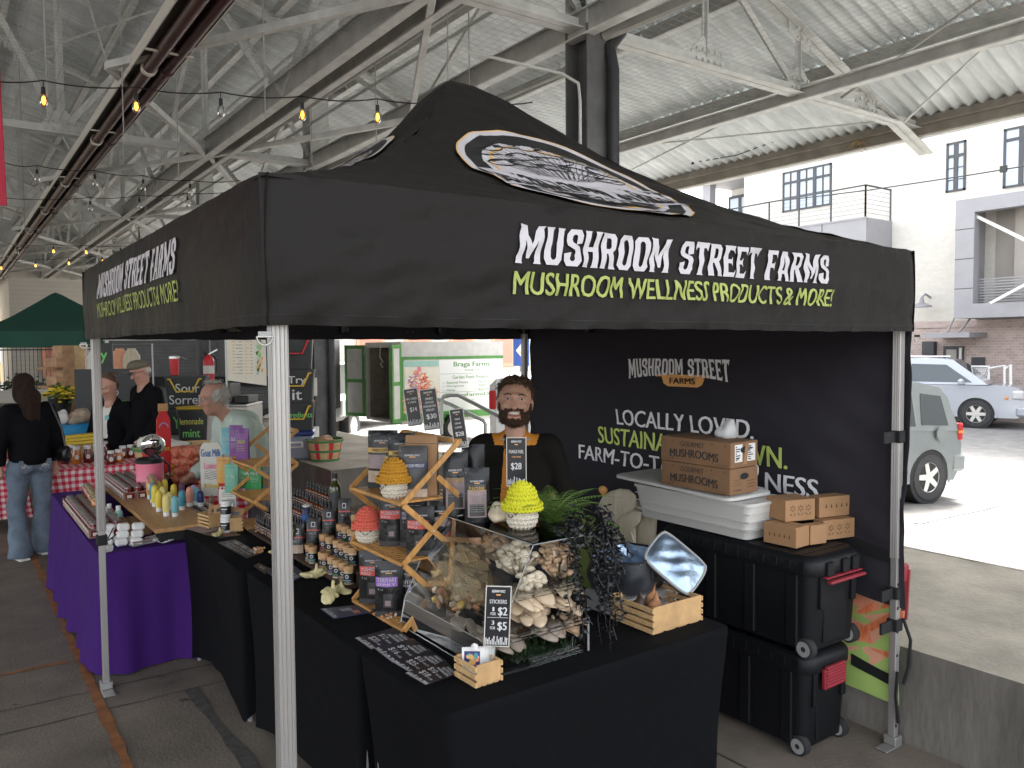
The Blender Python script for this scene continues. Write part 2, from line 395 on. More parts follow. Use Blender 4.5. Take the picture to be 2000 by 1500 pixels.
mat('mint', (.47,.56,.50), .85, bump=.2, bs=20); mat('tweed', (.11,.095,.065), .9, col2=(.17,.15,.11), vs=90); mat('teeth', (.8,.77,.7), .3); mat('lips', (.42,.15,.12), .5)
mat('eye_white', (.7,.7,.68), .2); mat('eye_dark', (.02,.014,.01), .15); mat('shirt_navy', (.02,.022,.035), .8)
mat('tote_black', (.006,.0065,.008), .5, bump=.05, bs=200, spec=.28); mat('tote_red', (.27,.022,.035), .4); mat('tote_white', (.60,.585,.55), .45)
mat('lime_print', (.40,.56,.15), .75, bump=.1, bs=8); mat('mush_orange', (.80,.16,.035), .7, col2=(.88,.36,.20), vs=12, stretch=(1,4,1)); mat('mush_pink', (.82,.40,.25), .7, var=.12, vs=12)
mat('mush_cream', (.70,.63,.50), .65, col2=(.56,.46,.31), vs=26, stretch=(1,1,.12), bump=.15, bs=30); mat('mush_white', (.62,.53,.40), .6, var=.08, vs=20); mat('mush_brown', (.30,.185,.105), .55, col2=(.44,.30,.19), vs=30)
mat('mush_gray', (.20,.155,.12), .55, col2=(.36,.295,.23), vs=14); mat('mush_tan', (.56,.43,.29), .6, var=.12, vs=18); mat('mush_yellow', (.66,.58,.30), .6, var=.1, vs=14); mat('lions_mane', (.64,.53,.35), .8, col2=(.55,.36,.16), vs=9, bump=1., bs=130); mat('mush_rust', (.46,.22,.10), .7, var=.3, vs=20)
mat('yarn_yellow', (.72,.70,.03), .9, bump=.5, bs=180); mat('yarn_mustard', (.62,.30,.025), .9, bump=.5, bs=180); mat('yarn_coral', (.80,.16,.11), .9, bump=.5, bs=180); mat('yarn_cream', (.74,.67,.55), .9, bump=.5, bs=180)
mat('bag_black', (.007,.007,.0075), .32, bump=.3, bs=16, spec=.4); mat('bag_gray', (.045,.042,.042), .38, bump=.2, bs=14); mat('label_red', (.62,.075,.055), .5); mat('label_purple', (.28,.12,.45), .5); mat('label_navy', (.03,.03,.09), .5); mat('label_tan', (.45,.34,.25), .5, var=.25, vs=30); mat('label_gold', (.62,.40,.10), .5); mat('label_mauve', (.30,.22,.22), .45, var=.2, vs=18)
mat('card_black', (.016,.016,.02), .3, var=.3, vs=25); mat('card_navy', (.03,.038,.085), .35); mat('chalk', (.66,.66,.66), .7); mat('dim_print', (.30,.30,.31), .6)
mat('jar_dark', (.035,.016,.010), .15, spec=.6); mat('amber', (.16,.035,.006), .08, spec=.6); mat('spice_a', (.40,.20,.09), .6); mat('spice_b', (.46,.36,.20), .6); mat('cork_lid', (.50,.285,.125), .55, var=.2, vs=30); mat('bottle_green', (.045,.055,.012), .08, spec=.7)
mat('honey', (.42,.13,.012), .08, spec=.6); mat('honey_dark', (.13,.018,.008), .08, spec=.6); mat('jam', (.16,.012,.014), .1, spec=.6); mat('gold_lid', (.62,.52,.34), .3, metal=.8); mat('lid_yellow', (.80,.58,.05), .4); mat('lid_white', (.75,.75,.73), .4)
mat('box_printed', (.13,.10,.075), .6, col2=(.34,.16,.13), vs=30); mat('pink_metal', (.78,.17,.27), .35, spec=.5)
for n_, c_ in dict(c_yellow=(.74,.56,.06), c_pale=(.76,.62,.22), c_teal=(.05,.27,.34), c_sky=(.16,.42,.48), c_salmon=(.66,.28,.20), c_lilac=(.36,.28,.48), c_plum=(.17,.06,.14), c_orange=(.66,.33,.07), c_mint=(.30,.52,.44), c_blue=(.02,.12,.36), c_green=(.03,.25,.07), c_pink=(.72,.22,.34), c_purple=(.20,.06,.26), c_seagreen=(.14,.40,.28), c_red=(.55,.02,.025), c_navy=(.015,.03,.14), c_brightblue=(.02,.28,.60)).items(): mat(n_, c_, .4, var=.06, vs=10)
mat('fern', (.09,.17,.03), .55, col2=(.17,.27,.06), vs=20); mat('leaf_black', (.008,.0085,.0095), .42, spec=.5); mat('moss', (.022,.06,.015), .8, var=.4, vs=60); mat('leaf_green', (.045,.12,.02), .6); mat('petal_yellow', (.75,.55,.03), .6)
mat('cooler_navy', (.003,.006,.012), .55, bump=.2, bs=14, sheen=.2); mat('case_silver', (.5,.5,.5), .3, metal=.6)
mat('brick_cream', (.66,.60,.49), .85, var=.12, vs=3, bump=.3, bs=16); mat('brick_red', (.30,.215,.19), .85, var=.2, vs=5); mat('panel_gray', (.27,.265,.275), .5, var=.06, vs=2); mat('panel_tan', (.37,.335,.30), .6); mat('win_frame', (.05,.05,.055), .5); mat('window_glass', (.40,.46,.52), .1, spec=.8); mat('yellow_brick', (.66,.52,.26), .85, var=.14, vs=3); mat('curtain', (.62,.66,.70), .8)
mat('car_green', (.165,.185,.18), .3, coat=.6, var=.08, vs=3); mat('car_silver', (.40,.42,.46), .25, metal=.3, coat=.7); mat('car_white', (.75,.75,.75), .3, coat=.5); mat('car_glass', (.035,.045,.05), .06, spec=.8); mat('tyre', (.04,.04,.04), .85, bump=.3, bs=50); mat('rim', (.66,.64,.60), .35, metal=.5); mat('tail_red', (.40,.02,.02), .2); mat('amber_lens', (.7,.22,.04), .2); mat('arch_black', (.02,.02,.02), .8); mat('headlamp', (.5,.5,.5), .12, spec=.8)
mat('trailer_white', (.50,.49,.455), .5, var=.12, vs=4); mat('trailer_green', (.07,.24,.045), .5, var=.2, vs=8); mat('trailer_in', (.20,.17,.13), .8, var=.25, vs=4)
mat('shutter', (.085,.085,.085), .5, var=.15, vs=2); mat('rope_yellow', (.72,.48,.04), .5); mat('chalk_green', (.20,.62,.16), .7); mat('chalk_yellow', (.62,.62,.14), .7); mat('bark_wood', (.42,.24,.13), .7, var=.3, vs=8); mat('basket_wood', (.58,.40,.20), .6, var=.18, vs=12); mat('basket_red', (.58,.03,.05), .55); mat('basket_green', (.05,.20,.06), .6)
mat('potato_net', (.55,.03,.03), .6, col2=(.62,.33,.18), vs=45); mat('filament', (1,.6,.2), .5, emit=(1,.40,.06), es=2.2); mat('blue_sign', (.02,.07,.30), .5); mat('steel_rail', (.42,.44,.40), .4, metal=.6)
mat('straw', (.35,.25,.12), .9); mat('sack_white', (.70,.67,.62), .8); mat('tin_gray', (.3,.3,.29), .4)
mat('poster', (.72,.68,.56), .6, var=.06, vs=6); mat('bin_dark', (.022,.025,.025), .5); mat('case_gray', (.23,.25,.29), .5)
def gingham(name, sel):
    m = mat(name, (.7,.7,.7), .8); n = m.node_tree.nodes; l = m.node_tree.links; b = n["Principled BSDF"]
    t = n.new("ShaderNodeTexCoord"); sp = n.new("ShaderNodeSeparateXYZ"); l.new(t.outputs["Object"], sp.inputs[0]); hs_ = []
    ad = n.new("ShaderNodeMath"); ad.operation = 'ADD'; l.new(sp.outputs[0], ad.inputs[0]); l.new(sp.outputs[1], ad.inputs[1])
    for src in ((ad.outputs[0], sp.outputs[2]) if sel else (sp.outputs[0], sp.outputs[1])):
        a = n.new("ShaderNodeMath"); a.operation = 'MULTIPLY'; a.inputs[1].default_value = 16.; l.new(src, a.inputs[0])
        f = n.new("ShaderNodeMath"); f.operation = 'FRACT'; l.new(a.outputs[0], f.inputs[0])
        g = n.new("ShaderNodeMath"); g.operation = 'GREATER_THAN'; g.inputs[1].default_value = .5; l.new(f.outputs[0], g.inputs[0]); hs_.append(g)
    s = n.new("ShaderNodeMath"); s.operation = 'ADD'; l.new(hs_[0].outputs[0], s.inputs[0]); l.new(hs_[1].outputs[0], s.inputs[1])
    r = n.new("ShaderNodeValToRGB"); e = r.color_ramp; e.interpolation = 'CONSTANT'; e.elements[0].color = (.75,.72,.70,1); e.elements[0].position = 0
    e.elements[1].position = .25; e.elements[1].color = (.66,.20,.24,1); q = e.elements.new(.75); q.color = (.52,.008,.03,1)
    h = n.new("ShaderNodeMath"); h.operation = 'MULTIPLY'; h.inputs[1].default_value = .5; l.new(s.outputs[0], h.inputs[0]); l.new(h.outputs[0], r.inputs[0]); l.new(r.outputs[0], b.inputs["Base Color"])
gingham('gingham', True); gingham('gingham_top', False)
def bricks(name, c1, c2, mortar, sc, axis):
    m = MATS[name]; n = m.node_tree.nodes; l = m.node_tree.links; b = n["Principled BSDF"]
    t = n.new("ShaderNodeTexCoord"); sp = n.new("ShaderNodeSeparateXYZ"); l.new(t.outputs["Object"], sp.inputs[0]); cb = n.new("ShaderNodeCombineXYZ")
    l.new(sp.outputs[axis], cb.inputs[0]); l.new(sp.outputs[2], cb.inputs[1]); k = n.new("ShaderNodeTexBrick"); l.new(cb.outputs[0], k.inputs["Vector"])
    k.inputs["Scale"].default_value = sc; k.inputs["Color1"].default_value = (*c1,1); k.inputs["Color2"].default_value = (*c2,1); k.inputs["Mortar"].default_value = (*mortar,1); k.inputs["Mortar Size"].default_value = .012
    l.new(k.outputs["Color"], b.inputs["Base Color"])
bricks('brick_red', (.38,.29,.26), (.48,.38,.34), (.55,.52,.49), 3.2, 1)  # red brick paled, haze glare put into its colours
bricks('yellow_brick', (.66,.52,.26), (.60,.46,.22), (.60,.52,.34), 3.0, 0)
bricks('brick_cream', (.60,.575,.52), (.56,.53,.475), (.55,.52,.47), 3.0, 1)
def clear(name, rough, k, tint=(.97,.98,.98)):
    m = bpy.data.materials.new(name); m.use_nodes = True; MATS[name] = m; n = m.node_tree.nodes; l = m.node_tree.links; n.remove(n["Principled BSDF"])
    t = n.new("ShaderNodeBsdfTransparent"); t.inputs[0].default_value = (*tint, 1); g = n.new("ShaderNodeBsdfGlossy"); g.inputs["Roughness"].default_value = rough
    f = n.new("ShaderNodeLayerWeight"); f.inputs["Blend"].default_value = k; x = n.new("ShaderNodeMixShader"); l.new(f.outputs["Fresnel"], x.inputs[0]); l.new(t.outputs[0], x.inputs[1]); l.new(g.outputs[0], x.inputs[2]); l.new(x.outputs[0], n["Material Output"].inputs[0])
clear('acrylic', .03, .16); clear('clearplastic', .15, .16, (.93,.94,.94)); mat('film', (.85,.85,.84), .35).node_tree.nodes['Principled BSDF'].inputs['Alpha'].default_value = .55; clear('bulb_clear', .03, .35); clear('bulb_glow', .05, .3, (1,.70,.32))  # warm glow of the lit bulbs is put into their glass tint
# ---------------- ground ----------------
ZF = 0.; ZD = .45; XW = 1.5; YD0 = 5.3
def flat(x0, x1, y0, y1, z, m, name, kind='structure', nz=None, **k):
    b = MB(); b.add([(x0,y0,z),(x1,y0,z),(x1,y1,z),(x0,y1,z)], [(0,1,2,3)], m); return b.build(name, kind=kind, smooth=0, **k)
b = MB(); GX = [(-400,-.012),(4.6,-.012),(4.601,-.10),(9,-.33),(400,-.33)]
for (xa, za), (xb, zb) in zip(GX, GX[1:]): b.add([(xa,-400,za),(xb,-400,zb),(xb,400,zb),(xa,400,za)], [(0,1,2,3)], 'asphalt')
b.build('ground', kind='structure', smooth=0)
def gz(x): return float(np.interp(x, [q[0] for q in GX], [q[1] for q in GX]))
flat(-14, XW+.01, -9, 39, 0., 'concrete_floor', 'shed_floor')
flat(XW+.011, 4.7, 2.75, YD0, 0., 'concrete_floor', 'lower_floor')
# raised dock with its retaining wall; the slab falls away towards the car park
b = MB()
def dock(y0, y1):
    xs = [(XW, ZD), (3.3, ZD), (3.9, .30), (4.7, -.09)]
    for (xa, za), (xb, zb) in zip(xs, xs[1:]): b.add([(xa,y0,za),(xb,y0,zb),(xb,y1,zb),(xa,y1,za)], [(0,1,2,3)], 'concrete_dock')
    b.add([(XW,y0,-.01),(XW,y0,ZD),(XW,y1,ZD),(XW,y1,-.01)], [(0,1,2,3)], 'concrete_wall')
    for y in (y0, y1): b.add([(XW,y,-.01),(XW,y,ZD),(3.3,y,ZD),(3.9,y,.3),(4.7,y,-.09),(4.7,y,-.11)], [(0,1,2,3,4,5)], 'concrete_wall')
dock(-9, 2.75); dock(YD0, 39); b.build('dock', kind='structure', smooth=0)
# joints, cracks, painted lines
b = MB()
def strip(p, q, w, z, m, jit=0.):
    p = Vector(p); q = Vector(q); d = (q-p).normalized(); n = Vector((-d.y, d.x)); N = max(2, int((q-p).length/.12)) if jit else 1
    v = []; 
    for i in range(N+1):
        c = p+(q-p)*i/N+n*(random.uniform(-jit, jit)); ww = w*(1+random.uniform(-1, 1)*(.4 if jit else 0)); v += [(*(c-n*ww/2), z), (*(c+n*ww/2), z)]
    b.add(v, [(2*i, 2*i+2, 2*i+3, 2*i+1) for i in range(N)], m)
strip((-1.52,18), (-1.47,-9), .045, .004, 'orange_paint', .0015); strip((-9,2.02), (-1.55,2.00), .03, .004, 'orange_paint', .002)
b.build('orange_floor_line', kind='structure', smooth=0)
b = MB()
for y in (1.46, 1.165, -2.2, 4.6, 7.6, 11): strip((-13,y+.03), (XW,y-.02), .009, .0035, 'crack', .006)
for x in (-4.6, -9): strip((x,-9), (x,38), .009, .0035, 'crack', .004)
strip((.72,-9),(.72,1.5),.008,.0035,'crack',.003)
for y in (-3.6, -.3): strip((XW,y),(3.3,y),.008,ZD+.004,'crack',.003)
strip((3.298,-9),(3.302,1.6),.012,ZD+.003,'crack',.004)
b.build('floor_cracks', kind='structure', smooth=0)
b = MB(); strip((-1.06,1.15), (-1.02,-1.2), .06, .0045, 'dark_stain', .005)
for i in range(46):
    x, y = random.uniform(-6, -.9), random.uniform(-.8, 6); r = random.uniform(.006, .022); n = 9
    b.add([(x+r*cos(a*2*pi/n)*random.uniform(.6,1.6), y+r*sin(a*2*pi/n)*random.uniform(.6,1.4), .0048) for a in range(n)], [tuple(range(n))], 'dark_stain')
b.build('floor_stain', kind='structure', smooth=0)
b = MB()
L_ = [PZ(1788,1008,-.14), PZ(1860,993,-.2), PZ(2005,962,-.3), PZ(2300,915,-.42)]
vv = []
L_ = [L_[i].lerp(L_[i+1], k/6) for i in range(3) for k in range(6)]
for p in L_: z = gz(p.x)+.012; vv += [(p.x, p.y-.06, z), (p.x, p.y+.06, z)]
b.add(vv, [(2*i,2*i+2,2*i+3,2*i+1) for i in range(len(L_)-1)], 'white_paint_line'); b.build('parking_line', kind='structure', smooth=0)

# ---------------- market shed ----------------
RX = -2.5; EX = 8.4
def roofz(x): return 4.74+.36*(EX-x) if x >= RX else 4.74+.36*(EX-(2*RX-x))
shed = thing('market_shed', 'open steel market shed with galvanised corrugated roof on dark grey columns', 'shed', (0, 0, 0))
TY = [2.15+6.39*k for k in range(6)]; Y0, Y1 = -6.2, 38.2  # unseen near end of the roof cut short to let sky light in
b = MB(); pitch = .155; n = int((Y1-Y0)/pitch)*6
bands = [EX-1.56*i for i in range(15)]
for i in range(len(bands)-1):
    xa, xb = bands[i]+.10, bands[i+1]
    if i == 7: xa, xb = bands[7]+.1, RX
    if i > 7: continue
    for sgn in (1, -1):
        v = []; f = []
        for j in range(n+1):
            y = Y0+(Y1-Y0)*j/n; w = .028*cos(2*pi*y/pitch)
            for t, x in enumerate((xa, xb)):
                X = x if sgn > 0 else 2*RX-x; v.append((X, y, 4.74+.36*(EX-x)+w+(.02 if t == 0 else -.012)))
        for j in range(n): f.append((2*j, 2*j+1, 2*j+3, 2*j+2))
        b.add(v, f, 'galv')
b.build('roof_sheet', shed, smooth=60)
b = MB(); b.box(2*RX-8.4, 8.4, 38.0, 38.05, 4.55, 4.8, 'galv'); b.prism([(2*RX-8.4,4.8),(8.4,4.8),(RX,8.6)], 38.0, 38.05, 'galv', lambda a, c, d: (a, d, c)); b.build('gable_sheet', shed, smooth=0)
def chan(b, p, q, w, h, m='steel_pale'):
    p = Vector(p); q = Vector(q); b.bar(p, q, w, .016, m)
    u = Vector((0, 0, 1)); d = (q-p).normalized(); r = d.cross(u); r = Vector((1, 0, 0)) if r.length < .01 else r.normalized(); up = r.cross(d)
    b.bar(p+up*h*.5, q+up*h*.5, .012, h, m)
for i, x in enumerate(bands):
    for sgn in (1, -1):
        if x < RX+.5 or (i % 1): continue
        if sgn < 0 and i > 5: continue
        X = x-.05 if sgn > 0 else 2*RX-x+.05
        b = MB(); b.box(X-.035, X+.035, Y0, Y1, roofz(x)-.20, roofz(x)-.045, 'steel_beam'); b.box(X-.055, X+.055, Y0, Y1, roofz(x)-.21, roofz(x)-.198, 'steel_pale'); b.build('purlin', shed, smooth=0)
ZB = 4.65
def rivets(b, c, n, m='steel_pale', ax='x'):
    for i in range(n):
        for j in range(2):
            b.bx((c[0]+(i-(n-1)/2)*.09, c[1]-.055, c[2]+(j-.5)*.1), (.03, .02, .03), m)
for k, y in enumerate(TY):
    b = MB()
    for dy in (-.05, .05):
        b.bar((2*RX-8.7, y+dy, ZB), (8.7, y+dy, ZB), .085, .012, 'steel_pale'); b.bar((2*RX-8.7, y+dy*.4, ZB+.05), (8.7, y+dy*.4, ZB+.05), .012, .1, 'steel_pale')
        for s in (1, -1):
            f = (lambda x: x) if s > 0 else (lambda x: 2*RX-x)
            b.bar((f(8.6), y+dy, roofz(8.6)-.30), (f(RX), y+dy, roofz(RX)-.30), .09, .012, 'steel_pale'); b.bar((f(8.6), y+dy*.4, roofz(8.6)-.26), (f(RX), y+dy*.4, roofz(RX)-.26), .012, .1, 'steel_pale')
    b.build('truss_chord', shed, smooth=0)
    nodes = [7.13, 5.8, 4.25, 2.7, 1.06, -.75, RX]; b = MB()
    for s in (1, -1):
        f = (lambda x: x) if s > 0 else (lambda x: 2*RX-x)
        for i, x in enumerate(nodes):
            if x == 2.7: continue
            w = .06 if x > 3 else .09
            if s < 0 and x == RX: continue
            b.bar((f(x), y, ZB+.02), (f(x), y, roofz(x)-.3), w, .012, 'steel_pale', up=(1, 0, 0)); b.bar((f(x), y+.02, ZB+.02), (f(x), y+.02, roofz(x)-.3), .012, w, 'steel_pale', up=(1, 0, 0))
        for i in range(len(nodes)-1):
            xa, xb = nodes[i], nodes[i+1]
            if i % 2: a, c = (f(xa), y, ZB+.03), (f(xb), y, roofz(xb)-.32)
            else: a, c = (f(xb), y, ZB+.03), (f(xa), y, roofz(xa)-.32)
            b.bar(a, c, .075, .012, 'steel_pale', up=(0, 1, 0)); b.bar((a[0], y+.03, a[2]), (c[0], y+.03, c[2]), .012, .06, 'steel_pale')
    b.build('truss_web', shed, smooth=0)
    if k < 3:
        for x in (7.13, 5.8, 4.25, 1.06, -.75):
            b = MB(); b.prism([(x-.26,ZB+.0),(x+.26,ZB+.0),(x+.2,ZB+.16),(x+.06,ZB+.3),(x-.06,ZB+.3),(x-.2,ZB+.16)], y-.008, y+.008, 'steel_pale', lambda a, c, d: (a, d, c)); rivets(b, (x, y, ZB+.1), 5); b.build('gusset', shed, smooth=0)
            if x > 7: continue
            b = MB(); z = roofz(x)-.32; b.prism([(x-.2,z-.05),(x+.2,z-.2),(x+.2,z+.0),(x-.2,z+.1)], y-.008, y+.008, 'steel_pale', lambda a, c, d: (a, d, c)); rivets(b, (x, y, z-.05), 3); b.build('gusset', shed, smooth=0)
    for s in (1, -1):
        X = 2.7 if s > 0 else 2*RX-2.7; b = MB(); zt = roofz(2.7)-.25; z0 = ZD if s > 0 else 0
        b.box(X-.012, X+.012, y-.13, y+.13, z0, zt, 'column_gray')
        for dy in (-1, 1): b.box(X-.15, X+.15, y+dy*.14-.01, y+dy*.14+.01, z0, ZB+.02, 'column_gray'); b.box(X-.15, X+.15, y+dy*.14-.01, y+dy*.14+.01, ZB+.02, zt, 'steel_pale')
        b.box(X-.19, X+.19, y-.19, y+.19, z0, z0+.03, 'column_gray')
        if s > 0:
            b.tube([(X+.10, y-.21, z0), (X+.10, y-.21, ZB-.35), (X+.10, y-.16, ZB-.15), (X+.3, y-.1, ZB+.05)], .055, 'column_dark', 12)
            b.tube([(X-.19, y-.1, z0), (X-.19, y-.1, 4.0), (X-.21, y-.1, 4.15), (X-.35, y-.05, 4.22), (X-1.1, y+.3, 4.36)], .014, 'steel_pale', 8)
        b.build('column', shed, smooth=30)
for x, w, h, m in ((5.8, .11, .11, 'steel_pale'), (1.06, .10, .24, 'steel_pale'), (1.30, .07, .24, 'steel_pale'), (2.58, .1, .2, 'steel_pale'), (-4.5, .1, .2, 'steel_pale')):
    b = MB(); b.box(x-w/2, x+w/2, Y0, Y1, ZB-.075, ZB-.06, m); b.box(x-.02, x+.02, Y0, Y1, ZB-.06, ZB-.06+h, 'steel_beam'); b.box(x-w/2, x+w/2, Y0, Y1, ZB-.06+h, ZB-.045+h, m)
    b.build('tie_beam', shed, smooth=0)
for s in (1, -1):
    X = 8.3 if s > 0 else 2*RX-8.3; b = MB()
    b.box(X-.02, X+.02, Y0, Y1, ZB-.10, ZB+.14, 'eave_brown'); b.box(X-.07, X+.07, Y0, Y1, ZB-.115, ZB-.10, 'eave_brown'); b.box(X-.07, X+.02, Y0, Y1, ZB+.02, ZB+.04, 'eave_brown')
    b.box(X+.13*s-.02, X+.13*s+.02, Y0, Y1, ZB-.02, ZB+.13, 'white'); b.box(X+.14*s-.14, X+.14*s+.06, Y0, Y1, ZB-.035, ZB-.02, 'white'); b.build('eave_beam', shed, smooth=0)
b = MB()
for k in range(len(TY)-1):
    ya, yb = TY[k], TY[k+1]; ym = (ya+yb)/2
    for (p, q) in (((1.1, yb), (2.62, ym)), ((2.62, ym), (1.1, ya)), ((-.7, ym), (1.06, yb)), ((1.06, ya), (-.7, ym))): b.bar((*p, ZB-.03), (*q, ZB-.03), .06, .07, 'steel_pale')
    for x in (1.06, 2.7):
        zt = roofz(x)-.35
        b.bar((x, ym, ZB), (x, ya, zt), .06, .05, 'steel_pale'); b.bar((x, ym, ZB), (x, yb, zt), .06, .05, 'steel_pale'); b.bar((x, ya+.1, zt), (x, yb-.1, zt), .08, .12, 'steel_pale')
    b.tube([(5.8, ya, ZB+.1), (8.1, yb, ZB+.15)], .014, 'steel_pale', 6); b.tube([(8.1, ya, ZB+.1), (5.8, yb, ZB+.5)], .014, 'steel_pale', 6)
    b.tube([(-.7, ya, roofz(-.7)-.5), (1.06, yb, roofz(1.06)-.5)], .016, 'steel_pale', 6); b.tube([(-.7, yb, roofz(-.7)-.5), (1.06, ya, roofz(1.06)-.5)], .016, 'steel_pale', 6)
b.tube([(5.8, 2.15, ZB+.1), (8.2, -3.6, ZB+.3)], .014, 'steel_pale', 6); b.tube([(6.6, 2.15, ZB+.1), (4.3, -3.4, ZB+.9)], .016, 'steel_beam', 6); b.tube([(7.9, 2.1, ZB), (6.3, -.6, ZB+.8)], .014, 'steel_pale', 6)
b.build('sway_brace', shed, smooth=30)
b = MB()
for k, (x, y, z) in enumerate([(3.1,2.5,ZB-.05),(3.1,9.2,ZB-.05)]): b.tube([(2.75, y-.5, z-.0), (3.6, y-3.4, z+.35), (4.4, y-6, z+.7)], .05, 'steel_beam', 8)
b.tube([(1.2, -9, 5.15), (1.2, 38, 5.15)], .02, 'steel_pale', 6); b.tube([(1.75, -9, 4.9), (1.75, 38, 4.9)], .035, 'steel_beam', 6); b.tube([(2.2, -9, 5.0), (2.2, 38, 5.0)], .02, 'steel_pale', 6)
b.build('conduit', shed, smooth=40)
# hanger rods with vents
for x, y in [(.2,6.5),(.25,3.6),(1.6,4.2),(1.9,6.7),(1.5,2.6),(-.6,5.2),(-1.3,4.6),(2.1,3.2),(.6,10.4),(1.2,12),(-.9,12.4)]: b = MB(); b.tube([(x, y, 3.35 if x > 1 else 3.85), (x, y, roofz(x)-.2)], .006, 'steel_beam', 5); b.build('hanger_rod', shed, smooth=0)
for (x, y) in ((1.72, 5.75), (1.65, 11.9)):
    b = MB(); b.lathe([(.24,0),(.24,.02),(.16,.06),(.15,.9)], 'steel_pale', 20, (x, y, 4.95)); b.lathe([(.05,-.002),(.235,-.001)], 'tray_dark', 20, (x, y, 4.95), cap=False); b.build('roof_vent', shed, smooth=40)
# bird net under the roof: real wires
b = MB()
def wire(p, q, r=.0016):
    p = Vector(p); q = Vector(q); d = (q-p).normalized(); n = d.cross(Vector((0, 0, 1))).normalized()*r; u = Vector((0, 0, r*1.4)); b.add([p-n, p+n, p+u, q-n, q+n, q+u], [(0,1,4,3),(1,2,5,4),(2,0,3,5)], 'net')
for i in range(150): y = -2+i*.10; wire((-3.5, y, ZB+.12), (5.75, y, ZB+.12))
for i in range(93): x = -3.5+i*.10; wire((x, -2, ZB+.12), (x, 13, ZB+.12))
b.build('bird_net', label='fine wire bird netting stretched across the roof trusses', cat='net', smooth=0)
# pipe tray
pt = thing('pipe_tray', 'long dark tray carrying two maroon pipes under the roof', 'pipe tray', (-.34, 0, 4.62))
b = MB(); b.box(-.20, .20, Y0, Y1, 0, .012, 'tray_dark'); b.box(-.212, -.20, Y0, Y1, -.08, .03, 'offwhite'); b.box(.20, .212, Y0, Y1, -.03, .03, 'offwhite')
for y in np.arange(-2, 38, 3.2): b.box(-.205, .205, y-.015, y+.015, -.095, -.082, 'offwhite')
b.build('tray', pt, smooth=0)
for dx, r in ((-.055, .062), (.105, .055)):
    b = MB(); b.tube([(dx, Y0, -r), (dx, Y1, -r)], r-.004, 'pipe_maroon', 18)
    for y in np.arange(-1.4, 38, 3.2): b.tube([(dx, y-.03, -r), (dx, y+.03, -r)], r+.012, 'offwhite' if dx < 0 and y > 4 else 'pipe_maroon', 18)
    b.build('pipe', pt, smooth=40)
# string lights
def string(pts, bulbs, lit, label, y_sag=.03):
    t = thing('string_light', label, 'string light', (0, 0, 0), group='festoon strings under the shed roof')
    b = MB(); P = []
    for (p, q) in zip(pts, pts[1:]):
        p = Vector(p); q = Vector(q)
        for i in range(8): u = i/8; P.append(p.lerp(q, u)-Vector((0, 0, y_sag*4*u*(1-u))))
    P.append(Vector(pts[-1])); b.tube(P, .006, 'black_plastic', 5); b.build('cable', t, smooth=60)
    for i, c in enumerate(bulbs):
        c = Vector(c); L = lit[i % len(lit)]; hb = MB(); hb.lathe([(.0,0),(.004,-.0),(.004,-.05),(.016,-.055),(.018,-.11),(.0,-.11)], 'black_plastic', 8, c); hb.build('socket', t)
        g = MB(); pr = [(.012,-.11),(.022,-.13),(.030,-.165),(.026,-.195),(.012,-.213),(0,-.216)]; pr = [(r_*1.15, z_) for r_, z_ in pr]
        g.lathe(pr, 'bulb_glow' if L else 'bulb_clear', 12, c); bo = g.build('bulb', t, smooth=60)
        if L:
            e = MB(); e.lathe([(.0,-.125),(.011,-.135),(.016,-.165),(.010,-.19),(0,-.2)], 'filament', 8, c); e.build('filament', bo)
A = [Vector(q) for q in ((-1.41,3.80,4.12),(-.784,3.60,4.115),(-.197,3.36,4.11),(.35,2.99,4.11),(.915,2.77,4.11))]
A = [PZ(x, y, 4.08) for x, y in ((84,157),(265,170),(431,180),(590,188),(737,193))]
string([PZ(-60,150,4.08)]+A+[PZ(880,198,4.08), PZ(1040,200,4.1)], A, (1,1,0,1,1), 'nearest bulb string, large warm bulbs with one unlit, ending behind the canopy peak')
def row(px, pts, z, lit, label): B = [PZ(x, y, z) for x, y in pts]; e = [PZ(x, y, z) for x, y in px]; string([e[0]]+B+[e[1]], B, lit, label)
row(((10,318),(470,352)), ((72,323),(185,333),(279,343),(371,352)), 4.3, (0,), 'second nearest bulb string, all its clear bulbs unlit')
row(((10,387),(470,371)), ((176,386),(272,381),(366,377)), 4.3, (0,), 'unlit bulb string crossing just behind the second string')
row(((0,468),(300,478)), ((33,478),(104,477),(168,479),(235,480)), 4.3, (0,1,1,0), 'far bulb string with two lit bulbs above the green tent')
row(((-20,505),(260,490)), ((2,512),(69,507),(134,502),(200,498)), 4.3, (1,), 'farthest bulb string with every bulb lit, low over green tent')
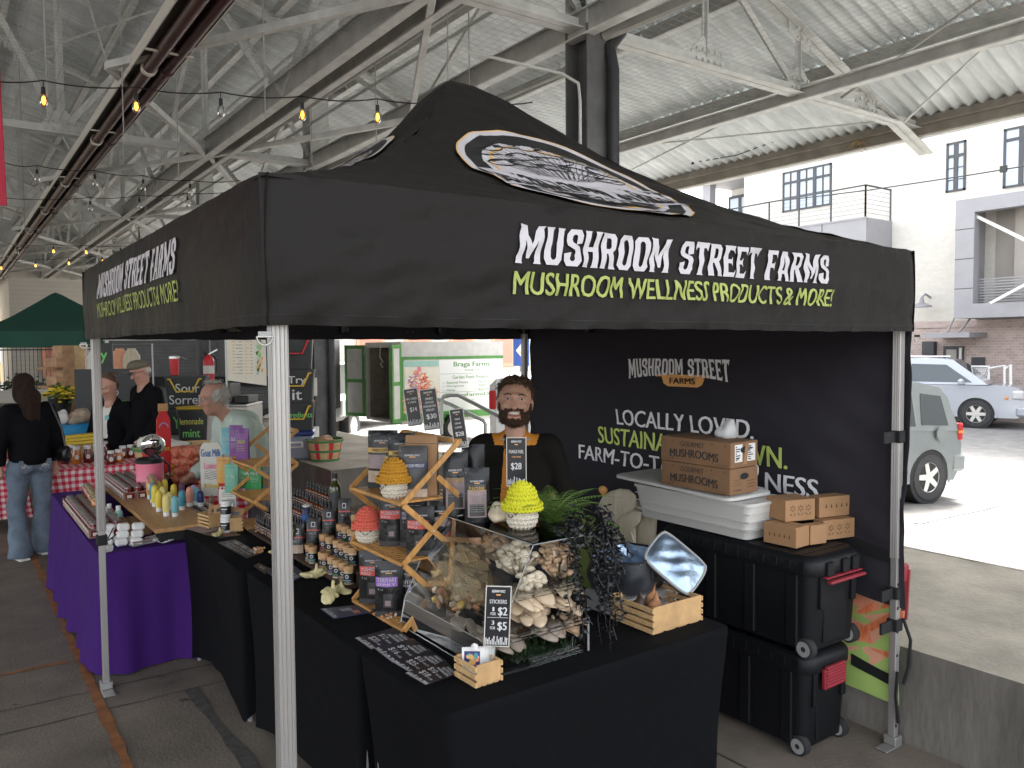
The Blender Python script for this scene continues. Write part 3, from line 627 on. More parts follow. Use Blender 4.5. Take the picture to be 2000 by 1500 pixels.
# loose black wires along the eave
b = MB(); b.tube([PX(1180,330,8.1), PX(1290,322,8.1), PX(1352,318,8.1), PX(1440,303,8.1), PX(1610,240,8.1), PX(1800,196,8.1), PX(2040,142,8.1)], .008, 'black_plastic', 5); b.bx(PX(1352,318,8.1), (.03,.06,.05), 'black_plastic'); b.build('eave_cable', label='thin black cable strung along the right eave beam', cat='cable')
b = MB(); b.tube([PX(1380,418,12), PX(1500,395,12), PX(1700,371,12), PX(1900,341,12), PX(2040,318,12)], .012, 'black_plastic', 5); b.bx(PX(1960,330,12), (.05,.1,.1), 'black_plastic'); b.build('overhead_wire', label='black overhead wire crossing in front of the cream building', cat='wire')
def nest(c, label):
    b = MB()
    for i in range(60):
        a = random.uniform(0, 6.28); r = random.uniform(.01, .085); p = Vector(c)+Vector((r*cos(a), r*sin(a)*1.3, random.uniform(-.07, .06))); d = Vector((random.uniform(-1,1), random.uniform(-1,1), random.uniform(-.6,.4)))*.09; b.tube([p, p+d*.5+Vector((0,0,.01)), p+d], .004, 'straw', 3)
    b.build('bird_nest', label=label, cat='nest')
nest((8.62, 1.98, ZB+.09), 'straw bird nest on the outer end of the truss chord'); nest((8.25, 2.9, ZB-.03), 'small straggly straw nest stuck on the eave beam')
# ---------------- cream apartment building on the right ----------------
bl = thing('apartment_building', 'cream brick apartment building with grey panel balconies and a red brick base', 'building', (22, 5, 0)); BX = 22
def wy(px, py): q = PX(px, py, BX); return q.y, q.z
yb_, zb_ = wy(1800, 632)
b = MB(); b.box(BX, BX+8, -22, 15.7, 2.5, 12, 'brick_cream'); b.build('wall', bl, loc=(-22,-5,0), smooth=0)
b = MB(); b.box(BX-.06, BX+8, -22, 22, -.5, 2.5, 'brick_red'); b.box(BX-.10, BX-.06, -22, 22, 2.33, 2.52, 'brick_red'); b.build('brick_base', bl, loc=(-22,-5,0), smooth=0)
b = MB(); b.box(BX+1.6, BX+8, 15.7, 17.6, 2.5, 8.2, 'brick_cream'); b.box(BX-.1, BX+8, 15.7, 17.7, 8.0, 8.35, 'panel_gray'); b.box(BX, BX+.35, 17.3, 17.68, 2.5, 8.0, 'panel_gray'); b.box(BX, BX+8, 15.7, 17.68, 5.6, 5.85, 'panel_gray'); b.build('loggia', bl, loc=(-22,-5,0), smooth=0)
def window(px0, py0, px1, py1, cols, rows, x=BX, trans=.28, name='window', curt=True, big=1):
    a = PX(px0, py0, x); c = PX(px1, py1, x); ya, yb, zt, zb = a.y, c.y, (a.z+PX(px1, py0, x).z)/2, (c.z+PX(px0, py1, x).z)/2
    y0, y1 = min(ya, yb), max(ya, yb); zt = a.z; zb = c.z if px1-px0 < 60 else zb
    f = MB(); t = .055
    for (p, q, r, s) in ((y0, y0+t, zb, zt), (y1-t, y1, zb, zt), (y0, y1, zb, zb+t), (y0, y1, zt-t, zt)): f.box(x-.05, x+.02, p, q, r, s, 'win_frame')
    for i in range(1, cols): y = y0+(y1-y0)*i/cols; wd = .06 if i % big == 0 else .018; f.box(x-.045, x+.01, y-wd, y+wd, zb, zt, 'win_frame')
    f.box(x-.046, x+.011, y0, y1, zt-(zt-zb)*trans-.04, zt-(zt-zb)*trans+.04, 'win_frame')
    for i in range(1, rows): z = zb+(zt-zb)*(1-trans)*i/rows; f.box(x-.04, x+.01, y0, y1, z-.012, z+.012, 'win_frame')
    fo = f.build(name, bl, loc=(-22,-5,0), smooth=0)
    g = MB(); g.box(x-.012, x-.004, y0+t, y1-t, zb+t, zt-t, 'window_glass'); g.build('pane', fo, smooth=0)
    return y0, y1, zb, zt
window(1530, 338, 1624, 408, 6, 2, big=2); window(1850, 281, 1886, 371, 2, 3); window(1962, 253, 2030, 363, 2, 1, trans=.2, name='glass_door')
window(1424, 385, 1468, 440, 2, 1, x=BX+1.58, trans=.05); window(1476, 375, 1500, 440, 1, 1, x=BX+1.58, trans=.05, name='glass_door')
def railing(pts, h, n, label='railing', sub=True):
    b = MB()
    for p, q in zip(pts, pts[1:]):
        p = Vector(p); q = Vector(q); L = (q-p).length; k = max(1, int(L/1.1))
        b.bar(p+Vector((0,0,h)), q+Vector((0,0,h)), .05, .04, 'win_frame')
        for j in range(1, 7): z = h*j/7; b.bar(p+Vector((0,0,z)), q+Vector((0,0,z)), .008, .008, 'win_frame')
        for j in range(k+1): c = p.lerp(q, j/k); b.bar(c, c+Vector((0,0,h)), .04, .04, 'win_frame')
    b.build(label, bl, loc=(-22,-5,0), smooth=0)
a = PX(1690, 425, 20.6); railing([(20.6, a.y, a.z+.02), (20.6, a.y+8, a.z+.02)], .95, 5); railing([(20.6, a.y, a.z+.02), (22, a.y, a.z+.02)], .95, 5)
b = MB(); b.box(20.55, 22, a.y-.06, a.y+10, a.z-.9, a.z, 'panel_gray'); b.box(20.545, 20.552, a.y+1.4, a.y+1.43, a.z-.9, a.z, 'win_frame'); b.box(20.545, 20.552, a.y+3, a.y+3.03, a.z-.9, a.z, 'win_frame'); b.box(20.52, 20.55, a.y-.1, a.y+10, a.z-.03, a.z+.02, 'panel_gray'); b.build('balcony_panel', bl, loc=(-22,-5,0), smooth=0)
# right bay with open terrace
X2 = 20.7; tl = PX(1867, 392, X2); bl_ = PX(1866, 622, X2); ot = PX(1903, 432, X2); ob = PX(1900, 575, X2)
b = MB(); yl = tl.y; zt = tl.z+.0; zb = bl_.z; yo = ot.y
b.box(X2, X2+.3, yo, yl, zb, zt, 'panel_gray'); b.box(X2, X2+.3, -6, yo, ot.z+.25, zt, 'panel_gray'); b.box(X2, X2+.3, -6, yo, zb, ob.z-.25, 'panel_gray')
b.box(X2+.3, 22, yl-.2, yl, zb, zt, 'panel_gray'); b.box(X2+.3, 22, -6, yl-.2, zt-.15, zt, 'panel_gray'); b.box(X2+.3, 22, -6, yl-.2, zb, zb+.15, 'panel_gray')
for z in np.linspace(zb, zt, 5)[1:-1]: b.box(X2-.004, X2, yo, yl, z-.012, z+.012, 'win_frame')
for y in (yo-1.3, yo-2.8): b.box(X2-.004, X2, y-.012, y+.012, ot.z+.25, zt, 'win_frame'); b.box(X2-.004, X2, y-.012, y+.012, zb, ob.z-.25, 'win_frame')
b.build('terrace_frame', bl, loc=(-22,-5,0), smooth=0)
b = MB(); b.box(21.98, 22.0, -6, yo, zb+.2, zt-.2, 'panel_tan'); b.box(21.7, 21.98, yo-1.1, yo-.6, zb+.2, zt-.2, 'panel_tan')
for i in range(9): b.box(X2+.32, X2+.36, -6, yo, ob.z-.2+i*.075, ob.z-.17+i*.075, 'panel_gray')
b.bar((X2+.2, yo+.1, ot.z+.2), (X2-.6, yo-2.6, ob.z+.55), .07, .07, 'white'); b.bar((X2+.2, yo+.1, ob.z-.5), (X2-.6, yo-2.6, ob.z+.7), .07, .07, 'white'); b.build('terrace_rail', bl, loc=(-22,-5,0), smooth=0)
# ground floor: door, awning, lamp
a = PX(1843, 676, 21.92); c = PX(1882, 742, 21.92); b = MB(); b.box(21.9, 21.96, c.y, a.y, -.3, a.z, 'win_frame'); b.box(21.88, 21.9, c.y+.2, a.y-.1, -.3, a.z-.1, 'panel_tan'); b.box(21.87, 21.9, c.y+.05, c.y+.12, -.3, a.z-.05, 'offwhite'); b.build('entrance_door', bl, loc=(-22,-5,0), smooth=0)
p = PX(1806, 660, 20.9); q = PX(1893, 657, 20.9); b = MB(); b.box(20.9, 21.94, q.y, p.y, p.z, p.z+.14, 'panel_gray'); b.bar((20.95, p.y-.6, p.z+.14), (21.94, p.y-.4, p.z+.75), .04, .04, 'panel_gray'); b.bar((20.95, q.y+.3, p.z+.14), (21.94, q.y+.3, p.z+.75), .04, .04, 'panel_gray'); b.build('awning', bl, loc=(-22,-5,0), smooth=0)
p = PX(1812, 680, 21.9); b = MB(); b.box(21.75, 21.94, p.y-.25, p.y+.1, p.z-.2, p.z+.2, 'win_frame'); b.build('wall_lamp', bl, loc=(-22,-5,0), smooth=0)
p = PX(1800, 600, 21.5); b = MB(); b.lathe([(.28,0),(.26,.05),(.07,.14),(.05,.28)], 'panel_gray', 16, p); b.tube([p+Vector((0,0,.28)), p+Vector((.2,0,.4)), p+Vector((.5,0,.3))], .03, 'panel_gray', 6); b.build('gooseneck_lamp', bl, loc=(-22,-5,0))
p = PX(1910, 708, 21.9); b = MB(); b.box(21.9, 21.935, p.y-.18, p.y+.18, p.z-.15, p.z+.15, 'win_frame'); b.build('plaque', bl, loc=(-22,-5,0), smooth=0)
# gate
g = thing('mesh_gate', 'white tubular gate with mesh panel against the brick base', 'gate', (21, 6.5, 0)); b = MB()
P = lambda x, y: PX(x, y, 21.0)-Vector((21, 6.5, 0))
for q in ([P(1880,716),P(1931,716),P(1931,750)],[P(1931,720),P(1962,714),P(1962,756)],[P(1962,720),P(1974,712),P(1974,752)]): b.tube(q, .035, 'white', 6)
b.build('gate_frame', g); b = MB(); 
for i in range(14): t = i/14; b.tube([P(1884+46*t,718), P(1878+46*t+14,748)], .008, 'white', 4); b.tube([P(1884+46*t,718), P(1878+46*t-8,748)], .008, 'white', 4)
b.build('mesh_panel', g)

# ---------------- vehicles ----------------
def wheel_parts(root, c, r, w, side, spokes):
    t = MB(); pr = [(r*.62,-w/2),(r*.90,-w/2),(r*.975,-w*.38),(r,-w*.2),(r,w*.2),(r*.975,w*.38),(r*.90,w/2),(r*.62,w/2),(r*.6,w*.3),(r*.6,-w*.3),(r*.62,-w/2)]
    Mx = Matrix.Translation(Vector(c)) @ Matrix.Rotation(pi/2*side, 4, 'X'); t.M = Mx; t.lathe(pr, 'tyre', 32, cap=False)
    for k in range(40): a = 2*pi*k/40; t.bx((r*cos(a), r*sin(a), 0), (.012, .02, w*.7), 'tyre', (0, 0, a))
    to = t.build('wheel', root); m = MB(); m.M = Mx; z = -w*.42
    m.lathe([(r*.63,z+.0),(r*.60,z-.012),(r*.56,z+.01),(r*.55,z+.09),(.0,z+.09)], 'rim', 32); m.lathe([(0,z-.012),(r*.13,z-.008),(r*.17,z+.03),(r*.17,z+.09)], 'rim', 16)
    for k in range(spokes):
        a = 2*pi*k/spokes; o = m.M; m.M = o @ Matrix.Rotation(a, 4, 'Z'); m.prism([(r*.12,-r*.12),(r*.58,-r*.10),(r*.58,r*.10),(r*.12,r*.12)], z-.008, z+.05, 'rim'); m.M = o
    m.lathe([(0,z+.085),(r*.54,z+.084)], 'arch_black', 24, cap=False); m.build('rim', to)
def car(name, label, loc, rotz, L, hw, belt, roof, wr, xr, xf, paint, prof_g, hood, spokes, extra):
    root = thing(name, label, 'car', loc, rotz); zb = .30; arch = wr*1.14
    def arcp(xc): return [(xc+arch*cos(a), max(zb, wr+arch*sin(a))) for a in np.linspace(pi+.25, -.25, 15)]
    low = [(.05, zb+.1), (.12, zb)]+arcp(xr)+arcp(xf)+[(L-.2, zb), (L-.03, zb+.1)]
    top = [(L, zb+.35)]+hood+[(prof_g[-1][0], belt), (.06, belt), (0., belt-.18), (.0, zb+.4)]
    poly = low+top; n = len(poly)
    def hwz(x, z): 
        t = max(0, min(1, (z-zb)/(belt-zb))); e = 1-.10*max(0, (x-L+.7)/.7)**2-.05*max(0, (.35-x)/.35)**2
        return hw*e*(1-.05*(1-t)**2-.055*max(0, t-.72)/.28)
    b = MB(); v = []
    for s in (1, -1): v += [(x, s*hwz(x, z), z) for x, z in poly]
    f = [tuple(range(n)), tuple(range(2*n-1, n-1, -1))]+[(i, n+i, n+(i+1) % n, (i+1) % n) for i in range(n)]
    b.add(v, f, paint); bo = b.build('body', root, smooth=50)
    for xc in (xr, xf):
        for s in (1, -1):
            q = MB(); N = 14
            vs_ = []; 
            for i, a in enumerate(np.linspace(pi+.2, -.2, N)):
                for k, dd in enumerate((0, .055)): vs_.append((xc+(arch+dd)*cos(a), s*(hwz(xc, wr)+.012), wr+(arch+dd)*sin(a)))
            q.add(vs_, [(2*i, 2*i+1, 2*i+3, 2*i+2) for i in range(N-1)], paint); q.build('arch_trim', root)
        q = MB(); q.M = Matrix.Translation((xc, 0, wr)) @ Matrix.Rotation(pi/2, 4, 'X'); q.lathe([(arch-.01,-hw+.03),(arch-.01,hw-.03)], 'arch_black', 24); q.build('wheel_well', root)
    g = prof_g; zt = max(z for x, z in g); ng = len(g)
    hg = lambda z: hw*(.93-.17*(z-belt)/(zt-belt))
    b = MB(); v = []
    for s in (1, -1): v += [(x, s*hg(z), z) for x, z in g]
    b.add(v, [tuple(range(ng)), tuple(range(2*ng-1, ng-1, -1))]+[(i, ng+i, ng+(i+1) % ng, (i+1) % ng) for i in range(ng)], paint); b.build('cabin', root, smooth=30)
    for poly2 in extra['side']:
        for s in (1, -1):
            q = MB(); vv = [(x, s*(hg(z)+.006), z) for x, z in poly2]; q.add(vv, [tuple(range(len(vv)))], 'car_glass'); q.build('side_window', root, smooth=0)
    for (p, q_) in extra['ends']:
        q = MB(); w0, w1 = hg(p[1])-.08, hg(q_[1])-.10; d = Vector((q_[0]-p[0], 0, q_[1]-p[1])); nn = Vector((-d.z, 0, d.x)).normalized()*(.008 if d.x > 0 else -.008)
        nn = nn if (d.x > 0) == (p[0] < L/2) else -nn
        q.add([Vector((p[0], w0, p[1]))+nn, Vector((p[0], -w0, p[1]))+nn, Vector((q_[0], -w1, q_[1]))+nn, Vector((q_[0], w1, q_[1]))+nn], [(0,1,2,3)], 'car_glass'); q.build('windscreen', root, smooth=0)
    for x in (xr, xf):
        for s in (1, -1): wheel_parts(root, (x, s*(hw-.13), wr), wr, .23, s, spokes)
    for fn in extra['parts']: fn(root, hwz, hg)
    root.rotation_euler = (0, extra.get('pitch', 0), rotz); root.scale = (extra.get('s', 1),)*3; return root
def part(root, name, m, *boxes, bev=.02):
    b = MB()
    for q in boxes: b.box(*q, m, bev)
    return b.build(name, root)
_w = PZ(1815, 980, -.32); GS = (_w.x+.62, _w.y+.62, -.33)
# green SUV nosed in to the dock
def green_parts(r, hwz, hg):
    part(r, 'bumper', 'car_green', (-.10,.22,-.86,.86,.42,.70), bev=.05)
    for s in (1, -1):
        part(r, 'tail_lamp', 'tail_red', (-.02,.08,s*.80-.05,s*.80+.045,.88,1.14)); part(r, 'indicator', 'amber_lens', (-.022,.082,s*.80-.052,s*.80+.047,.99,1.03), bev=.005); part(r, 'door_handle', 'car_green', (1.55,1.75,s*.885-.03,s*.885+.03,.90,.94))
        part(r, 'body_trim', 'arch_black', (1.35,3.2,s*.88-.02,s*.88+.02,.52,.60))
        q = MB(); q.M = Matrix.Translation((.50, s*.862, .98)) @ Matrix.Rotation(pi/2, 4, 'X'); q.lathe([(.10,-.012),(.10,.012)], 'car_green', 20); q.build('fuel_flap', r)
    part(r, 'number_plate', 'white', (-.115,-.10,-.25,.25,.52,.64))
car('parked_suv', 'pale green compact SUV seen from its rear corner behind the right tent leg', GS, radians(170), 4.35, .885, 1.03, 1.70, .355, .70, 3.30, 'car_green',
    [(.05,1.02),(.20,1.50),(.34,1.64),(.8,1.71),(2.3,1.70),(3.15,1.02)], [(4.28,.86),(3.9,.98)], 5,
    dict(pitch=-.055, s=.95, side=[[(.28,1.10),(.36,1.52),(.80,1.55),(.86,1.10)],[(.98,1.08),(.98,1.56),(1.75,1.58),(1.75,1.08)],[(1.85,1.08),(1.85,1.58),(2.25,1.56),(2.85,1.08)]], ends=[((.075,1.08),(.215,1.50)),((3.10,1.08),(2.36,1.64))], parts=[green_parts]))
_v = PZ(1905, 836, -.33)
def silver_parts(r, hwz, hg):
    b = MB(); b.box(5.12,5.19,-.62,.62,.62,1.02,'chrome',.02)
    for i in range(6): b.box(5.19,5.205,-.56,.56,.66+i*.06,.69+i*.06,'black_plastic')
    b.build('grille', r)
    for s in (1, -1):
        part(r, 'headlight', 'headlamp', (4.86,5.15,s*.82-.13,s*.82+.13,.80,1.04), bev=.04); part(r, 'door_mirror', 'car_silver', (3.62,3.78,s*1.08-.10,s*1.08+.10,1.16,1.34), bev=.05); part(r, 'door_handle', 'car_silver', (1.9,2.15,s*.985-.02,s*.985+.03,1.02,1.06)); part(r, 'marker_lamp', 'amber_lens', (4.72,4.80,s*1.0-.03,s*1.0+.01,.80,.88)); part(r, 'sill', 'chrome', (1.7,3.5,s*.97-.03,s*.97+.03,.48,.52))
        part(r, 'fog_lamp', 'chrome', (5.0,5.17,s*.72-.2,s*.72+.2,.45,.52))
    part(r, 'bumper', 'car_silver', (4.95,5.22,-.95,.95,.34,.62), bev=.06); part(r, 'roof_rail', 'chrome', (.6,3.2,.72,.76,1.90,1.94)); part(r, 'number_plate', 'white', (5.22,5.23,-.2,.2,.42,.54))
car('parked_suv', 'large silver SUV with chrome grille parked before the brick wall', (_v.x-.36, _v.y+3.92, -.33), radians(-72), 5.2, 1.0, 1.16, 1.9, .39, 1.05, 4.05, 'car_silver',
    [(.05,1.15),(.22,1.72),(.5,1.86),(2.6,1.90),(3.45,1.86),(4.32,1.18)], [(5.18,.95),(5.0,1.12),(4.55,1.18)], 6,
    dict(s=.95, side=[[(.4,1.24),(.5,1.72),(1.3,1.74),(1.3,1.24)],[(1.42,1.24),(1.42,1.74),(2.3,1.74),(2.3,1.24)],[(2.42,1.24),(2.42,1.74),(3.3,1.72),(3.95,1.24)]], ends=[((.08,1.22),(.21,1.68)),((4.25,1.22),(3.50,1.82))], parts=[silver_parts]))
# cooler on the hitch rack
h = thing('hitch_cooler', 'white cooler strapped on a rack behind the pale green SUV', 'cooler', (GS[0]+.02, GS[1]-.02, -.36), radians(260)); b = MB(); b.box(-.55,.6,-.32,.30,.42,.47,'panel_gray',.01); b.box(-.56,.61,-.33,-.31,.42,.55,'panel_gray'); b.box(-.56,-.545,-.33,.3,.42,.55,'panel_gray'); b.box(-.03,.03,.25,.6,.40,.46,'panel_gray'); b.build('rack', h)
b = MB(); b.box(-.45,.45,-.24,.20,.475,.86,'white',.04); b.build('body', h); b = MB(); b.box(-.47,.47,-.26,.22,.865,.96,'white',.04); b.build('lid', h)
for x in (-.22, .22):
    b = MB(); b.box(x-.02,x+.02,-.275,-.262,.47,.97,'c_navy'); b.box(x-.02,x+.02,-.262,.23,.962,.975,'c_navy'); b.bar((x,-.28,.70),(x+.1,-.36,.62),.02,.02,'win_frame'); b.build('strap', h)
h = thing('folded_ramp', 'low grey metal ramp lying on the pavement by the silver SUV', 'ramp', PZ(1985, 853, -.45)); b = MB(); b.bx((0,0,0),(.9,2.6,.06),'panel_gray',(.0,0,.15),.01); b.bx((.2,.1,.07),(.08,2.5,.08),'win_frame',(0,0,.15)); b.build('deck', h)

# ---------------- Braga farm trailer ----------------
A_ = Vector((*PZ(785, 836, .2)[:2], 0)); dv = Vector((*PD(983, 760, 18.4)[:2], 0))-Vector((*PD(785, 760, 16.9)[:2], 0)); A_ = Vector((*PD(785, 760, 16.9)[:2], 0))
ang = math.atan2(dv.y, dv.x); TL = dv.length
t = thing('farm_trailer', 'white enclosed farm trailer with green trim, produce mural and open rear doors', 'trailer', A_, ang)
b = MB(); WT = 1.75
b.box(0, TL, 0, .05, .22, 1.98, 'trailer_white'); b.box(0, TL, WT-.05, WT, .22, 1.98, 'trailer_white'); b.box(0, TL, 0.05, WT-.05, 1.93, 1.98, 'trailer_white'); b.box(0, TL, .05, WT-.05, .22, .28, 'trailer_white'); b.box(TL-.05, TL, .05, WT-.05, .28, 1.93, 'trailer_white')
b.box(-.02, 0, .0, .10, .22, 1.98, 'trailer_white'); b.box(-.02, 0, WT-.1, WT, .22, 1.98, 'trailer_white'); b.box(-.02, 0, .1, WT-.1, 1.86, 1.98, 'trailer_white'); b.build('body', t, smooth=0)
b = MB(); b.box(.06, TL-.06, .052, .06, .29, 1.92, 'trailer_in'); b.box(.06, TL-.06, WT-.06, WT-.052, .29, 1.92, 'trailer_in'); b.box(TL-.07, TL-.055, .07, WT-.07, .29, 1.92, 'trailer_in'); b.box(.06,TL-.06,.07,WT-.07,.285,.292,'trailer_in'); b.build('lining', t, smooth=0)
b = MB(); b.box(.0, TL, -.012, 0, 1.60, 1.66, 'trailer_green'); b.box(-.01, TL, -.015, 0, .30, .44, 'trailer_green'); b.box(-.02, .06, -.014, 0, .44, 1.60, 'trailer_green'); b.build('trim', t, smooth=0)
def tdoor(h0, a, w, loc):
    o = thing_door = MB(); c = Matrix.Translation(loc) @ Matrix.Rotation(a, 4, 'Z'); o.M = c
    o.box(0, w, -.03, .03, .28, 1.92, 'trailer_white')
    for (x0, x1, z0, z1) in ((0,w,.28,.36),(0,w,1.84,1.92),(0,w,1.06,1.14),(0,.07,.36,1.06),(w-.07,w,.36,1.06),(0,.07,1.14,1.84),(w-.07,w,1.14,1.84)): o.box(x0, x1, -.036, .036, z0, z1, 'trailer_green')
    return o.build('door', t, smooth=0)
tdoor(0, pi*.62, .62, (-.03, WT, 0)); tdoor(0, -pi*.80, .42, (-.03, .02, 0))
b = MB(); b.box(.62, TL-.02, -.012, -.0, .46, 1.58, 'poster')
mur = MB(); cols = ['mush_orange', 'c_orange', 'c_salmon', 'c_red', 'c_pink', 'c_lilac', 'c_purple', 'mush_pink']
mur.box(.03, .90, -.014, 0, .46, 1.58, 'poster')
for i in range(330):
    u = random.gauss(.46, .22); w = random.uniform(.0, 1.0); x = .05+.83*min(1, max(0, u)); z = .5+.95*w*(1-abs(u-.45)*1.0)
    if z > 1.42: z = 1.42
    m_ = cols[min(7, max(0, int(7.9*(1-u) if random.random() < .5 else random.choice([0,0,1,2,3]))))]; a = random.uniform(-1.1, 1.1); l = random.uniform(.06, .16); d = Vector((cos(a), 0, sin(a))); n_ = Vector((-sin(a), 0, cos(a))); c = Vector((x, -.0145-.00002*i, z)); mur.add([c-d*l*.5, c+n_*.014-d*l*.3, c+d*l*.5, c-n_*.014-d*l*.3], [(0,1,2,3)], m_)
mur.box(.04,.89,-.0225,-.0212,1.45,1.57,'c_mint'); mur.text('defin', (.46,-.022,.78), (1,0,0), (0,0,1), .30, .12, 'white', .02); mur.text('m', (.50,-.022,.66), (1,0,0), (0,0,1), .10, .07, 'white', .02); mur.text('Or', (.52,-.022,.52), (1,0,0), (0,0,1), .17, .10, 'white', .02)
mur.build('mural', t, smooth=0)
sg = MB(); sg.box(.905, TL-.05, -.016, 0, .46, 1.585, 'white'); wS = TL-.955; g0 = .905
def tt(s, x, z, w, h, m='trailer_green', bold=.01): sg.text(s, (g0+x*wS, -.0165, z), (1,0,0), (0,0,1), w*wS, h, m, bold)
tt('Braga Farms', .22, 1.40, .58, .135, bold=.02); tt('Irving, Tx', .40, 1.32, .22, .05); tt('Garden Fresh Produce', .20, 1.16, .58, .075)
for i, (l_, r_) in enumerate((('\u2014 Seasonal Pestos', '\u2014 Fermented Jars'), ('\u2014 Microgreens', '\u2014 Salad Chips'), ('\u2014 Herbs', '\u2014 And more!'))): tt(l_, .04, 1.055-i*.085, (.40, .34, .20)[i], .055); tt(r_, .54, 1.055-i*.085, (.40, .34, .30)[i], .055)
tt('@BragaFarmsDFW', .04, .74, .92, .105, bold=.02); tt('Shop', .42, .66, .12, .04)
for z in (1.27, .865): sg.box(g0+.02, g0+wS-.03, -.018, -.016, z, z+.006, 'trailer_green')
sg.build('sign_panel', t, smooth=0)
wheel_parts(t, (1.25, .02, .08), .30, .2, -1, 5); b = MB(); b.box(.85, 1.65, -.22, .02, .42, .46, 'trailer_green'); b.box(.85,.9,-.22,.02,.2,.42,'trailer_green'); b.build('mudguard', t, smooth=0)
b = MB(); b.tube([(-.05, .9, 1.88), (-.06, .92, 1.66), (-.02, .85, 1.55), (-.04, .95, 1.50), (0, .9, 1.42)], .012, 'offwhite', 5); b.build('cord', t)
# ---------------- street beyond the dock, far left end ----------------
v = thing('parked_pickup', 'white pickup truck half hidden behind the steel column', 'car', (*PD(672, 700, 21)[:2], -.4), .75); b = MB(); b.box(-2.6, 2.6, -.95, .95, .55, 1.15, 'car_white', .12); b.build('body', v); b = MB(); b.prism([(-1.3,1.15),(-1.0,1.85),(.7,1.88),(1.45,1.15)], -.85, .85, 'car_white', lambda a, c, d: (a, d, c)); b.build('cabin', v)
b = MB(); b.prism([(-1.1,1.2),(-.9,1.76),(.62,1.8),(1.25,1.2)], -.86, -.856, 'car_glass', lambda a, c, d: (a, d, c)); b.build('side_window', v); b = MB(); b.box(2.6,2.63,-.7,.7,.6,1.05,'black_plastic'); 
for i in range(5): b.box(2.63,2.64,-.65,.65,.63+i*.09,.66+i*.09,'chrome')
b.build('grille', v)
for x in (-1.7, 1.7):
    for s in (-1, 1): wheel_parts(v, (x, s*.85, .38), .38, .25, s, 6)
v = thing('parked_van', 'white van parked beyond the trailer with a red tail lamp', 'van', (*PD(1105, 800, 13.5)[:2], -.3), .9); b = MB(); b.box(-.0, 3.8, -.3, 1.3, .35, 1.62, 'car_white', .12); b.build('body', v); b = MB(); b.box(-.03,.1,1.18,1.30,1.1,1.42,'tail_red',.02); b.build('tail_lamp', v); b = MB(); b.box(-.15,.02,-.3,1.3,.35,.55,'panel_gray',.03); b.build('bumper', v); wheel_parts(v, (.8,1.16,.34), .34, .22, 1, 5)
# orange-and-cream building across the street
b = thing('street_building', 'low cream building with orange bays across the street behind the trailer', 'building', (12, 32, 0)); m = MB(); m.box(-12, 22, 0, 6, -.5, 5, 'brick_cream'); m.build('wall', b, smooth=0)
for i in range(9):
    m = MB(); x = -11+i*2.6; m.box(x, x+1.5, -.06, 0, .8, 3.2, 'mush_pink'); m.box(x+.2, x+1.3, -.08, -.06, 1.0, 3.0, 'c_salmon'); m.build('bay', b, smooth=0)
p = PD(1018, 700, 17); s_ = thing('street_sign', 'blue street banner with a white diamond on a pole', 'sign', (p.x, p.y, 0), -CYAW); m = MB(); m.tube([(0,0,0),(0,0,2.6)], .03, 'panel_gray', 8); m.build('pole', s_); m = MB(); m.box(-.17, .17, -.03, -.02, 1.45, 2.1, 'blue_sign'); m.add([(-.11,-.033,1.78),(0,-.033,1.64),(.11,-.033,1.78),(0,-.033,1.92)], [(0,1,2,3)], 'white'); m.add([(-.06,-.035,1.76),(0,-.035,1.69),(.06,-.035,1.76)], [(0,1,2)], 'print_orange'); m.build('banner', s_, smooth=0)
# far end
b = thing('yellow_brick_building', 'yellow brick building with paned windows beyond the far end of the shed', 'building', (-8, 52, 0)); m = MB(); m.box(-25, 16, 0, 6, -.5, 14, 'yellow_brick'); m.build('wall', b, smooth=0)
for i in range(11):
    for z in (1.1, 4.3):
        f = MB(); x = -22+i*3.4
        for q in ((x,x+.06,z,z+1.8),(x+1.6,x+1.66,z,z+1.8),(x,x+1.66,z,z+.06),(x,x+1.66,z+1.74,z+1.8),(x+.8,x+.86,z,z+1.8),(x,x+1.66,z+.9,z+.96)): f.box(q[0],q[1],-.05,.0,q[2],q[3],'offwhite')
        fo = f.build('window', b, smooth=0); g = MB(); g.box(x+.05,x+1.6,-.02,-.01,z+.05,z+1.75,'window_glass'); g.build('pane', fo, smooth=0)
f = thing('iron_fence', 'black iron picket fence between white posts at the far end', 'fence', (-6, 30, 0)); m = MB()
for i in range(130): x = -8+i*.13; m.box(x-.01, x+.01, -.01, .01, .45, 2.0, 'win_frame')
m.box(-8, 9, -.02, .02, 1.85, 1.9, 'win_frame'); m.box(-8, 9, -.02, .02, .6, .65, 'win_frame'); m.build('pickets', f, smooth=0)
for x in (-6.5, -4, .28, 1.42, 4):
    m = MB(); m.box(x-.11, x+.11, -.12, .12, 0, 2.45, 'offwhite'); m.build('post', f, smooth=0)
m = MB(); m.box(-8, 9, -.15, .15, 0, .45, 'brick_cream'); m.build('kerb_wall', f, smooth=0)
v = thing('parked_sedan', 'white sedan parked behind the far iron fence', 'car', (-5.2, 33, .2), .0); m = MB(); m.box(-2.2, 2.2, -.85, .85, .3, .95, 'car_white', .15); m.build('body', v); m = MB(); m.prism([(-1.5,.95),(-.9,1.45),(.6,1.45),(1.4,.95)], -.78, .78, 'car_white', lambda a, c, d: (a, d, c)); m.build('cabin', v); m = MB(); m.prism([(-1.2,1.0),(-.8,1.38),(.52,1.38),(1.1,1.0)], -.79, -.783, 'car_glass', lambda a, c, d: (a, d, c)); m.build('side_window', v)
m = MB()
